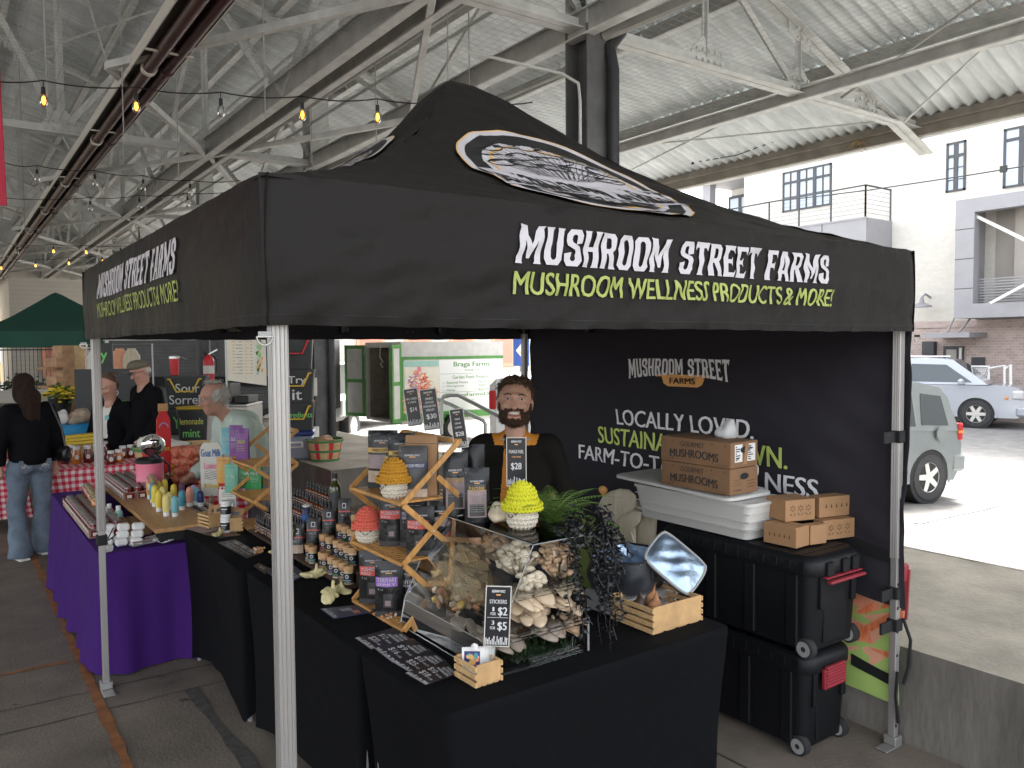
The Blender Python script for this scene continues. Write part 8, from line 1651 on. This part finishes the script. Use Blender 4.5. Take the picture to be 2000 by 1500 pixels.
# dark food trailer with shutters and menu poster
p = PD(412, 700, 15.0); t = thing('food_trailer', 'dark grey shuttered food trailer beyond the steel columns', 'trailer', (p.x, p.y+1.5, 0), -.62); b = MB(); b.box(-1.75,2.6,-.02,2.0,.5,2.04,'shutter'); b.box(-1.75,2.6,-.06,-.02,2.04,2.12,'steel_pale')
for i in range(18): b.box(-1.6,.55,-.045,-.02,.75+i*.07,.76+i*.07+.03,'column_gray')
for i in range(18): b.box(.75,2.4,-.045,-.02,.75+i*.07,.76+i*.07+.03,'column_gray')
b.box(-1.75,2.6,-.25,-.02,1.12,1.30,'black_matte'); b.box(-1.7,-1.62,-.07,-.02,.5,2.04,'steel_rail'); b.build('body', t, smooth=0)
for x in (-.9,1.6): wheel_parts(t, (x, .05, .33), .33, .2, -1, 6)
p = PD(478, 702, 8.6); t = thing('menu_poster', 'cream menu poster with yellow print hanging by the near tent leg', 'poster', (p.x, p.y, 0), -.62); b = MB(); b.prism([(-.19,1.52),(.23,1.46),(.23,2.02),(-.19,2.04)], -.004, .004, 'poster', lambda a, c, d: (a, d, c))
for i in range(11): z = 1.93-i*.034; b.box(-.13,-.10,-.0062,-.004,z,z+.010,'print_ochre'); b.box(-.09+.03*(i % 3 == 0),-.02,-.0062,-.004,z,z+.008,'tin_gray'); b.box(.0,.05-.02*(i % 2),-.0062,-.004,z,z+.008,'print_ochre'); b.box(.065,.085,-.0062,-.004,z,z+.008,'tin_gray')
for i in range(26): a = random.uniform(0, 6); x, z = .165+random.uniform(-.03,.03), 1.60+.38*random.random(); b.add([(x+.022*cos(a+k)*[1,.5,1,.5][k], -.0064-.00003*i, z+.03*sin(a+k*1.57)) for k in range(4)], [(3,2,1,0)], ['c_mint','leaf_green','chalk_green','print_orange'][i % 4])
b.build('sheet', t, smooth=0); b = MB(); b.tube([(-.2,0,0),(-.2,0,2.1)], .012, 'steel_rail', 6); b.tube([(-.2,0,2.06),(.24,0,2.06)], .01, 'steel_rail', 6); b.build('stand', t)
t = thing('white_counter', 'white counter and grill behind the man in the mint hoodie', 'counter', (*PD(468, 790, 10.2)[:2], 0), -.62); b = MB(); b.box(-.45,.2,-.3,.3,.6,1.14,'offwhite',.01); b.box(-.45,.2,-.32,.3,1.145,1.17,'steel_bright',.005); b.box(-.35,-.05,-.2,.2,1.175,1.42,'shutter',.01); b.box(.0,.18,-.2,.2,1.175,1.27,'black_plastic',.01); b.build('body', t)
# handrail on the dock edge
h = thing('handrail', 'grey pipe handrail sloping down beside the dock steps', 'handrail', (0, 0, 0)); b = MB(); D = 9.2; pts = [PD(862,848,D), PD(862,785,D), PD(866,776,D), PD(875,772,D), PD(895,772,D), PD(985,818,D-.8), PD(1010,830,D-1)]; b.tube(pts, .022, 'steel_rail', 10); b.build('rail', h); b = MB(); pts = [PD(855,780,D+.3), PD(880,790,D+.2), PD(930,815,D), PD(944,821,D), PD(948,828,D), PD(948,850,D)]; b.tube(pts, .022, 'steel_rail', 10); b.build('rail', h)
# red banner at the left edge
fb = MB(); pa = PD(8, 150, 3.2)
def flag(u, v): w = .02*sin(v*5+u*3); return (-1.90-.55*(1-u)+.03*v*u+.0, .42+.62*(1-u)+w*1.2+.015*sin(u*12), 4.3-1.86*v)
fb.sheet(flag, 16, 24, 'red_cloth', .004); tag(fb.build('red_banner', smooth=80), 'deep red cloth banner hanging at the far left edge', 'banner')
# ---------------- people ----------------
def V3(*a): return tuple(a)
def person(label, loc, rz): return thing('person', label, 'person', loc, rz)
def head(root, c, s, skin, tilt=(0, 0, 0), beard=False, face=True, smile=False, neck=None, wx=1.):
    """head with its face towards local -Y; c = centre of the skull"""
    cx, cy, cz = c; R = Euler(tilt).to_matrix()
    def p(x, y, z): q = R @ Vector((x*s*wx, y*s, z*s)); return (cx+q.x, cy+q.y, cz+q.z)
    pr_ = [('e', p(0,.012,.03), (.074*s,.094*s,.088*s), tilt), ('e', p(0,-.018,-.045), (.060*s,.070*s,.072*s), tilt), ('e', p(0,-.048,-.088), (.034*s,.030*s,.026*s), tilt),
           ('c', p(0,-.082,.012), p(0,-.106,-.026), .010*s, .0145*s, .014*s), ('e', p(0,-.076,.034), (.050*s,.018*s,.012*s), tilt, .014*s), ('e', p(.034,-.066,-.020), (.022*s,.020*s,.018*s), tilt, .02*s), ('e', p(-.034,-.066,-.020), (.022*s,.020*s,.018*s), tilt, .02*s),
           ('e', p(.075,.012,-.008), (.008*s,.018*s,.030*s), tilt, .008*s), ('e', p(-.075,.012,-.008), (.008*s,.018*s,.030*s), tilt, .008*s)]
    sub = [('s', p(.031,-.092,.016), (.017*s,.014*s,.010*s), tilt, .008*s), ('s', p(-.031,-.092,.016), (.017*s,.014*s,.010*s), tilt, .008*s)]
    if smile: sub += [('s', p(0,-.098,-.058), (.027*s,.012*s,.008*s), tilt, .006*s)]
    pr_ += [('c', p(0,.012,-.07), neck or (cx, cy+.022*s, cz-.19*s), .050*s, .056*s, .03*s)]
    W_ = lambda L: [(q[0], q[1], (q[2][0]*wx, *q[2][1:]), *q[3:]) if q[0] != 'c' else q for q in L]
    pr_ = W_(pr_); sub = W_(sub)
    return pr_+sub, p
def eyes(root, p, s):
    for sx in (-1, 1):
        b = MB(); c = p(sx*.031,-.082,.016); b.ell(c, (.0125*s,.0110*s,.0058*s), 'eye_white', 10, 8); o = b.build('eye', root); b = MB(); b.ell(p(sx*.031,-.0908,.0155), (.0056*s,.003*s,.0050*s), 'eye_dark', 8, 6); b.build('pupil', o)
def hand(parts, w, d, side, s=1., curl=.6):
    """palm plus five fingers as capsules: w wrist, d direction of the fingers"""
    w = Vector(w); d = Vector(d).normalized(); a = d.cross(Vector((0, 1, .2))).normalized()*side; n = d.cross(a).normalized()
    parts.append(('c', tuple(w), tuple(w+d*.075*s), .024*s, .030*s, .012)); 
    for i, (o, l) in enumerate(((-.026,.058),(-.009,.068),(.009,.064),(.025,.050))):
        b = w+d*.085*s+a*o*s; m = b+(d*(1-curl*.4)+n*curl*.6)*l*.5*s; e = m+(d*(1-curl)+n*curl)*l*.5*s; parts.append(('c', tuple(b), tuple(m), .0095*s, .0088*s, .004)); parts.append(('c', tuple(m), tuple(e), .0088*s, .0075*s, .004))
    t0 = w+d*.03*s-a*.026*s; parts.append(('c', tuple(t0), tuple(t0+d*.045*s-a*.022*s+n*.012*s), .0115*s, .009*s, .006))
# vendor
vl = (.21, -.145, 0); vd = person('smiling bearded vendor in a dark jacket with orange facing, behind the table', vl, VIEW+.02)
hc_ = (0, -.03, 1.585); hp_, P_ = head(vd, hc_, .95, 'skin', (-.10, .06, .0), smile=True, wx=1.17)
body = hp_+[('e', (0,.03,1.20), (.15,.085,.14)), ('c', (0,.02,.98), (0,.03,1.15), .13, .13)]
for s_ in (-1, 1): body += [('c', (s_*.15,.02,1.33), (s_*.222,.02,1.10), .042, .038), ('c', (s_*.222,.02,1.10), (s_*.20,-.10,.93), .040, .032), ('c', (s_*.09,.02,.95), (s_*.10,.02,.5), .08, .06), ('c', (s_*.10,.02,.5), (s_*.10,.02,.08), .055, .042)]
for s_ in (-1, 1): hand(body, (s_*.19,-.13,.90), (-s_*.2,-.6,-.4), s_)
sdf_obj('body', body, 'skin', vox=.0055, k=.025, parent=vd); eyes(vd, P_, .97)
jk = [('e', (0,.02,1.22), (.178,.122,.17)), ('c', (0,.02,.90), (0,.02,1.20), .145, .160), ('c', (-.145,.02,1.350), (.145,.02,1.350), .058, .058), ('c', (-.10,.02,1.375), (.10,.02,1.375), .05, .05), ('c', (0,.02,1.35), (0,.015,1.405), .085, .070)]
for s_ in (-1, 1): jk += [('c', (s_*.165,.02,1.35), (s_*.255,.025,1.09), .070, .060), ('c', (s_*.228,.025,1.09), (s_*.20,-.09,.95), .052, .042, .02)]
def jm(c): # orange facing panels and collar, dark fleece elsewhere
    x, y, z = c[:, 0], c[:, 1], c[:, 2]; fr = (y < -.03); hw2 = .045+.03*np.clip((1.35-z)/.4, 0, 1); v = np.abs(x+.01) < hw2; inner = np.abs(x+.01) < np.clip((z-1.17)*.21, 0, .05)
    m = np.zeros(len(c), int); m[(fr & v & (z > .9)) | ((z > 1.375) & (np.hypot(x, y-.02) < .12))] = 1; m[fr & inner & (z > 1.15)] = 2; return m
sdf_obj('jacket', jk, None, vox=.005, k=.035, parent=vd, disp=wob(.004, 22, 12), matf=jm, mats=['jacket_dark', 'vest_orange', 'shirt_navy'])
b = MB(); b.tube([(-.01,-.158,1.00),(-.01,-.155,1.12),(-.01,-.140,1.22)], .006, 'c_red', 6); b.build('zipper', vd)
b = MB(); b.tube([(.088*cos(a), .016+.078*sin(a), 1.412-.012*cos(a+pi/2)) for a in np.linspace(-.9, pi+.9, 20)], .007, 'label_tan', 7); b.build('collar_trim', vd)
tr = [('c', (0,.02,.95), (0,.02,.90), .15, .15)]
for s_ in (-1, 1): tr += [('c', (s_*.085,.02,.92), (s_*.10,.02,.5), .095, .075), ('c', (s_*.10,.02,.5), (s_*.10,.02,.08), .072, .062)]
sdf_obj('trousers', tr, 'shirt_navy', vox=.012, k=.03, parent=vd, disp=wob(.004, 20, 4))
b = MB()
for s_ in (-1, 1): b.box(s_*.10-.045, s_*.10+.045, -.16, .10, 0, .09, 'black_matte', .03)
b.build('shoes', vd)
tl = (-.10, .06, .0); cv = wob(.005, 85, 21); cv2 = wob(.0035, 200, 22)
vd_hair = sdf_obj('hair', [('e', P_(0,.036,.068), (.084,.078,.058), tl), ('e', P_(0,-.026,.112), (.068,.046,.021), tl), ('e', P_(.066,.034,.045), (.012,.040,.040), tl), ('e', P_(-.066,.034,.045), (.012,.040,.040), tl), ('e', P_(0,.06,.0), (.074,.052,.066), tl)], 'hair_brown', vox=.0045, k=.015, parent=vd, disp=lambda g: cv(g)+cv2(g))
fuzz(vd_hair, 900, .020, .0011, 'hair_brown', vd, 'hair_curls', 3)
bn = wob(.0022, 190, 33); bw_ = wob(.002, 400, 34)
br_ = [('e', P_(0,-.055,-.100), (.052,.034,.027), tl), ('e', P_(.050,-.028,-.072), (.020,.042,.036), tl), ('e', P_(-.050,-.028,-.072), (.020,.042,.036), tl), ('c', P_(.064,.0,-.035), P_(.067,.004,.02), .013, .008), ('c', P_(-.064,.0,-.035), P_(-.067,.004,.02), .013, .008), ('c', P_(-.030,-.088,-.043), P_(0,-.099,-.036), .006, .0075), ('c', P_(.030,-.088,-.043), P_(0,-.099,-.036), .006, .0075), ('c', P_(.036,-.085,-.048), P_(.044,-.066,-.075), .010, .016), ('c', P_(-.036,-.085,-.048), P_(-.044,-.066,-.075), .010, .016),
       ('s', P_(0,-.104,-.060), (.033,.026,.0150), tl, .004)]
vb = sdf_obj('beard', br_, 'beard', vox=.004, k=.012, parent=vd, disp=lambda g: bn(g)+bw_(g)); fuzz(vb, 700, .009, .0007, 'beard', vd, 'beard_hairs', 4, .5, .3)
b = MB(); b.ell(P_(0,-.0895,-.0575), (.029,.008,.0068), 'teeth', 14, 6, rot=tl); b.build('teeth', vd)
b = MB(); b.tube([P_(-.027,-.089,-.063), P_(-.014,-.097,-.0695), P_(0,-.099,-.071), P_(.014,-.097,-.0695), P_(.027,-.089,-.063)], [.002,.0045,.005,.0045,.002], 'lips', 7); b.build('lower_lip', vd)
for s_ in (-1, 1): b = MB(); b.tube([P_(s_*.014,-.0895,.036), P_(s_*.030,-.0915,.041), P_(s_*.050,-.078,.034)], [.0035,.0042,.002], 'hair_brown', 6); b.build('eyebrow', vd)
# woman in jeans walking away (back to the camera)
wl = PZ(62, 1086, 0); wm_ = person('woman in black jacket and flared blue jeans walking away with a shoulder bag', (wl.x, wl.y, 0), pi+.28)
hp_, P_ = head(wm_, (0,-.03,1.515), .98, 'skin', (.0, 0, -.5)); bd_ = hp_+[('e', (0,.02,1.2), (.14,.09,.15)), ('c', (0,.02,.95), (0,.02,1.15), .12, .12)]
for s_ in (-1, 1): bd_ += [('c', (s_*.16,.02,1.30), (s_*.22,.03,1.05), .045, .038), ('c', (s_*.22,.03,1.05), (s_*.225,-.01,.84), .036, .026), ('c', (s_*.085,.02,.86), (s_*.10,-.02*s_,.48), .075, .055), ('c', (s_*.10,-.02*s_,.48), (s_*.11,.05*s_+.02,.07), .05, .035)]
for s_ in (-1, 1): hand(bd_, (s_*.225,-.015,.83), (0,-.1,-1), s_, .92)
sdf_obj('body', bd_, 'skin', vox=.009, k=.025, parent=wm_); eyes(wm_, P_, .98)
jk = [('e', (0,.02,1.17), (.185,.125,.19)), ('c', (0,.025,.92), (0,.02,1.15), .165, .165), ('c', (-.15,.02,1.32), (.15,.02,1.32), .062, .062)]
for s_ in (-1, 1): jk += [('c', (s_*.165,.02,1.31), (s_*.235,.03,1.05), .070, .064), ('c', (s_*.235,.03,1.05), (s_*.235,-.005,.86), .062, .056)]
sdf_obj('jacket', jk, 'coat_black', vox=.010, k=.035, parent=wm_, disp=wob(.005, 22, 41), cut=lambda g: .845-g[..., 2])
js = [('e', (0,.03,.86), (.150,.118,.11))]
for s_ in (-1, 1): js += [('e', (s_*.07,.09,.84), (.075,.06,.075)), ('c', (s_*.085,.02,.82), (s_*.10,-.02*s_,.48), .098, .072), ('c', (s_*.10,-.02*s_,.48), (s_*.11,.05*s_+.02,.05), .068, .098)]
sdf_obj('jeans', js, 'denim', vox=.010, k=.028, parent=wm_, disp=wob(.005, 28, 42), cut=lambda g: .025-g[..., 2])
for s_ in (-1, 1):
    b = MB(); b.prism([(-.055,.06),(.055,.06),(.055,-.03),(.0,-.06),(-.055,-.03)], .0, .004, 'denim', lambda a, c, d: (s_*.078+a, .150+d, .83+c))
    for r_ in (.030, .022, .014): b.tube([(s_*.078+r_*cos(t), .157, .825+r_*.7*sin(t)) for t in np.linspace(-.2, 3.4, 10)], .0016, 'offwhite', 4)
    rs = random.Random(s_+5)
    for i in range(30): b.ell((s_*.078+rs.uniform(-.05,.05), .156, .83+rs.uniform(-.03,.055)), (.003,.002,.003), 'steel_bright', 5, 3)
    b.build('back_pocket', wm_)
sdf_obj('hair', [('e', P_(0,.02,.06), (.085,.105,.085)), ('e', P_(0,.06,-.03), (.085,.065,.12)), ('c', (0.01,.075,1.46), (.02,.125,1.14), .085, .035), ('c', (-.03,.08,1.44), (-.04,.13,1.20), .06, .022)], 'hair_dark', vox=.008, k=.03, parent=wm_, disp=lambda g, w=wob(.004, 60, 51): w(g*np.array([1,1,.12], np.float32)))
b = MB(); b.ell(P_(.074,.0,-.028), (.006,.006,.006), 'white', 8, 6); b.build('earring', wm_)
b = MB()
for s_, dy in ((-1, -.03), (1, .07)): b.box(s_*.11-.045, s_*.11+.045, -.19+dy, .09+dy, .0, .022, 'white', .008); b.box(s_*.11-.043, s_*.11+.043, -.18+dy, .08+dy, .022, .075, 'tin_gray', .03)
b.build('shoes', wm_)
sb = thing('shoulder_bag', 'black leather shoulder bag hanging on the walking woman\'s right side', 'handbag', (wl.x, wl.y, 0), pi+.28)
sdf_obj('pouch', [('e', (-.24,.10,.92), (.065,.13,.065)), ('c', (-.24,.0,.955), (-.24,.20,.955), .04, .04), ('c', (-.24,.0,.89), (-.24,.20,.89), .045, .045)], 'bag_black', vox=.010, k=.03, parent=sb, disp=wob(.006, 30, 61)); b = MB(); b.tube([(-.24,.20,.96),(-.22,.17,1.15),(-.17,.07,1.385),(-.16,-.02,1.39),(-.23,-.06,1.15),(-.25,-.03,.97)], .011, 'bag_black', 7); b.build('strap', sb); b = MB(); b.ell((-.305,.12,.93), (.008,.008,.008), 'chrome', 8, 6); b.build('stud', sb)
sb.location.x = wl.x; 
# couple in black coats
def coat_person(label, loc, rz, hz, s, skin, tilt, coatw, hairf, arm=None, shirt=True):
    t = person(label, loc, rz); hp_, P_ = head(t, (0,-.05,hz), s, skin, tilt); bd_ = hp_+[('e', (0,.02,hz-.33), (.15,.10,.16)), ('c', (0,.02,.95), (0,.02,hz-.4), .13, .13)]
    sh = hz-.235
    for s_ in (-1, 1): bd_ += [('c', (s_*.18,.02,sh), (s_*.24,.02,sh-.28), .045, .04), ('c', (s_*.24,.02,sh-.28), (s_*.20,-.14,sh-.46), .04, .03), ('c', (s_*.09,.02,.92), (s_*.10,.02,.5), .08, .06), ('c', (s_*.10,.02,.5), (s_*.10,.02,.08), .055, .04)]
    for s_ in (-1, 1): hand(bd_, (s_*.195,-.16,sh-.475), (-s_*.15,-.5,-.8), s_, 1.05, .8)
    sdf_obj('body', bd_, skin, vox=.009, k=.025, parent=t); eyes(t, P_, s)
    ck = [('e', (0,.02,hz-.36), (coatw,.14,.20)), ('c', (0,.02,.70), (0,.02,hz-.42), coatw*.95, coatw*.93), ('c', (-.15,.02,sh), (.15,.02,sh), .075, .075), ('c', (0,.03,sh+.02), (0,.02,sh+.06), .085, .075)]
    for s_ in (-1, 1): ck += [('c', (s_*.18,.02,sh-.01), (s_*.26,.02,sh-.28), .080, .070), ('c', (s_*.26,.02,sh-.28), (s_*.205,-.13,sh-.45), .066, .055)]
    def cm(c): return ((c[:, 1] < -.05) & (np.abs(c[:, 0]) < .05) & (c[:, 2] > .9) & (c[:, 2] < sh+.02)).astype(int) if shirt else np.zeros(len(c), int)
    sdf_obj('coat', ck, None, vox=.011, k=.04, parent=t, disp=wob(.005, 18, 71), cut=lambda g: .62-g[..., 2], matf=cm, mats=['coat_black', 'sack_white'])
    tr = []
    for s_ in (-1, 1): tr += [('c', (s_*.095,.02,.72), (s_*.10,.02,.05), .085, .065)]
    sdf_obj('trousers', tr, 'coat_black', vox=.014, k=.02, parent=t); hairf(t, P_, s); b = MB()
    for s_ in (-1, 1): b.box(s_*.10-.045, s_*.10+.045, -.15, .10, 0, .07, 'black_matte', .03)
    b.build('shoes', t); return t, P_
def man_hair(t, P, s):
    sdf_obj('hair', [('e', P(0,.055,-.01), (.070*s,.052*s,.055*s)), ('e', P(.06,.03,.0), (.02*s,.04*s,.035*s)), ('e', P(-.06,.03,.0), (.02*s,.04*s,.035*s))], 'hair_gray', vox=.008, k=.015, parent=t)
    sdf_obj('cap', [('e', P(0,.015,.072), (.086*s,.108*s,.050*s)), ('e', P(0,-.03,.065), (.078*s,.08*s,.035*s)), ('e', P(0,-.125,.045), (.062*s,.055*s,.010*s))], 'tweed', vox=.007, k=.02, parent=t)
    b = MB()
    for sx in (-1, 1): b.tube([P(sx*.031+.022*cos(a), -.100, .012+.016*sin(a)) for a in np.linspace(0, 6.28, 12)], .0022, 'black_plastic', 5); b.tube([P(sx*.05,-.098,.016), P(sx*.078,.01,.014)], .002, 'black_plastic', 5)
    b.build('glasses', t)
def wom_hair(t, P, s):
    sdf_obj('hair', [('e', P(0,.048,.062), (.080*s,.085*s,.070*s)), ('e', P(0,.07,.0), (.074*s,.055*s,.07*s)), ('e', P(0,.115,.075), (.042*s,.042*s,.042*s))], 'hair_brown', vox=.007, k=.015, parent=t)
m0 = PD(264, 760, 8.75); coat_person('man in tweed flat cap and long black coat looking down', (m0.x+.10, m0.y, 0), -1.25, 1.615, 1.08, 'skin_pink', (.38, 0, 0), .21, man_hair, shirt=False)
w0 = PD(230, 790, 8.75); tw, Pw = coat_person('smiling woman with brown bun in black coat and white top', (w0.x-.05, w0.y+.05, 0), -.85, 1.455, 1.06, 'skin_pink', (.42, 0, 0), .185, wom_hair)
b = MB(); b.lathe([(0,0),(.028,0),(.028,.004),(0,.005)], 'c_sky', 14); o = b.build('badge', tw, rot=(pi/2, 0, 0), loc=(.07, -.165, 1.13))
# older man in the mint hoodie bending over his stall
hm0 = PD(432, 800, 6.0); hm = person('balding grey-haired man with glasses in a mint hoodie leaning over his stall', (hm0.x+.30, hm0.y+.12, 0), -1.45)
hp_, P_ = head(hm, (0,-.34,1.485), 1.02, 'skin_pink', (.22, 0, .0), neck=(0,-.21,1.32)); bd_ = hp_+[('e', (0,-.12,1.18), (.15,.11,.16)), ('c', (0,.05,.9), (0,-.10,1.15), .14, .14)]
for s_ in (-1, 1): bd_ += [('c', (s_*.18,-.18,1.27), (s_*.26,-.2,1.0), .05, .042), ('c', (s_*.26,-.2,1.0), (s_*.20,-.42,.90), .042, .03), ('c', (s_*.09,.06,.9), (s_*.10,.04,.5), .08, .06), ('c', (s_*.10,.04,.5), (s_*.10,.04,.08), .055, .04)]
for s_ in (-1, 1): hand(bd_, (s_*.195,-.44,.89), (-.1*s_,-.8,-.4), s_)
sdf_obj('body', bd_, 'skin_pink', vox=.009, k=.025, parent=hm); eyes(hm, P_, 1.02)
hk = [('e', (0,-.12,1.16), (.20,.155,.19)), ('c', (0,.05,.85), (0,-.10,1.14), .17, .175), ('c', (-.16,-.17,1.28), (.16,-.17,1.28), .08, .08), ('e', (0,-.18,1.34), (.12,.09,.055)), ('e', (0,-.08,1.31), (.11,.09,.07))]
for s_ in (-1, 1): hk += [('c', (s_*.175,-.18,1.26), (s_*.265,-.2,1.0), .085, .072), ('c', (s_*.265,-.2,1.0), (s_*.205,-.40,.91), .07, .052)]
sdf_obj('hoodie', hk, 'mint', vox=.010, k=.04, parent=hm, disp=wob(.007, 20, 81))
tr = [('c', (0,.05,.88), (0,.05,.84), .16, .15)]
for s_ in (-1, 1): tr += [('c', (s_*.09,.05,.86), (s_*.10,.04,.05), .095, .065)]
sdf_obj('trousers', tr, 'tin_gray', vox=.014, k=.03, parent=hm)
hh_ = sdf_obj('hair', [('e', P_(0,.065,.01), (.080,.058,.075)), ('e', P_(.066,.025,.02), (.020,.055,.055)), ('e', P_(-.066,.025,.02), (.020,.055,.055)), ('e', P_(0,.03,.118), (.05,.06,.012))], 'hair_gray', vox=.006, k=.015, parent=hm, disp=wob(.004, 90, 82)); fuzz(hh_, 500, .03, .0011, 'hair_gray', hm, 'hair_wisps', 6, .5)
b = MB()
for sx in (-1, 1): b.tube([P_(sx*.031+.022*cos(a), -.102, .010+.017*sin(a)) for a in np.linspace(0, 6.28, 12)], .002, 'steel_bright', 5); b.tube([P_(sx*.05,-.1,.014), P_(sx*.078,.01,.012)], .002, 'steel_bright', 5)
b.build('glasses', hm); b = MB()
for s_ in (-1, 1): b.box(s_*.10-.045, s_*.10+.045, -.12, .14, 0, .08, 'black_matte', .03)
b.build('shoes', hm)
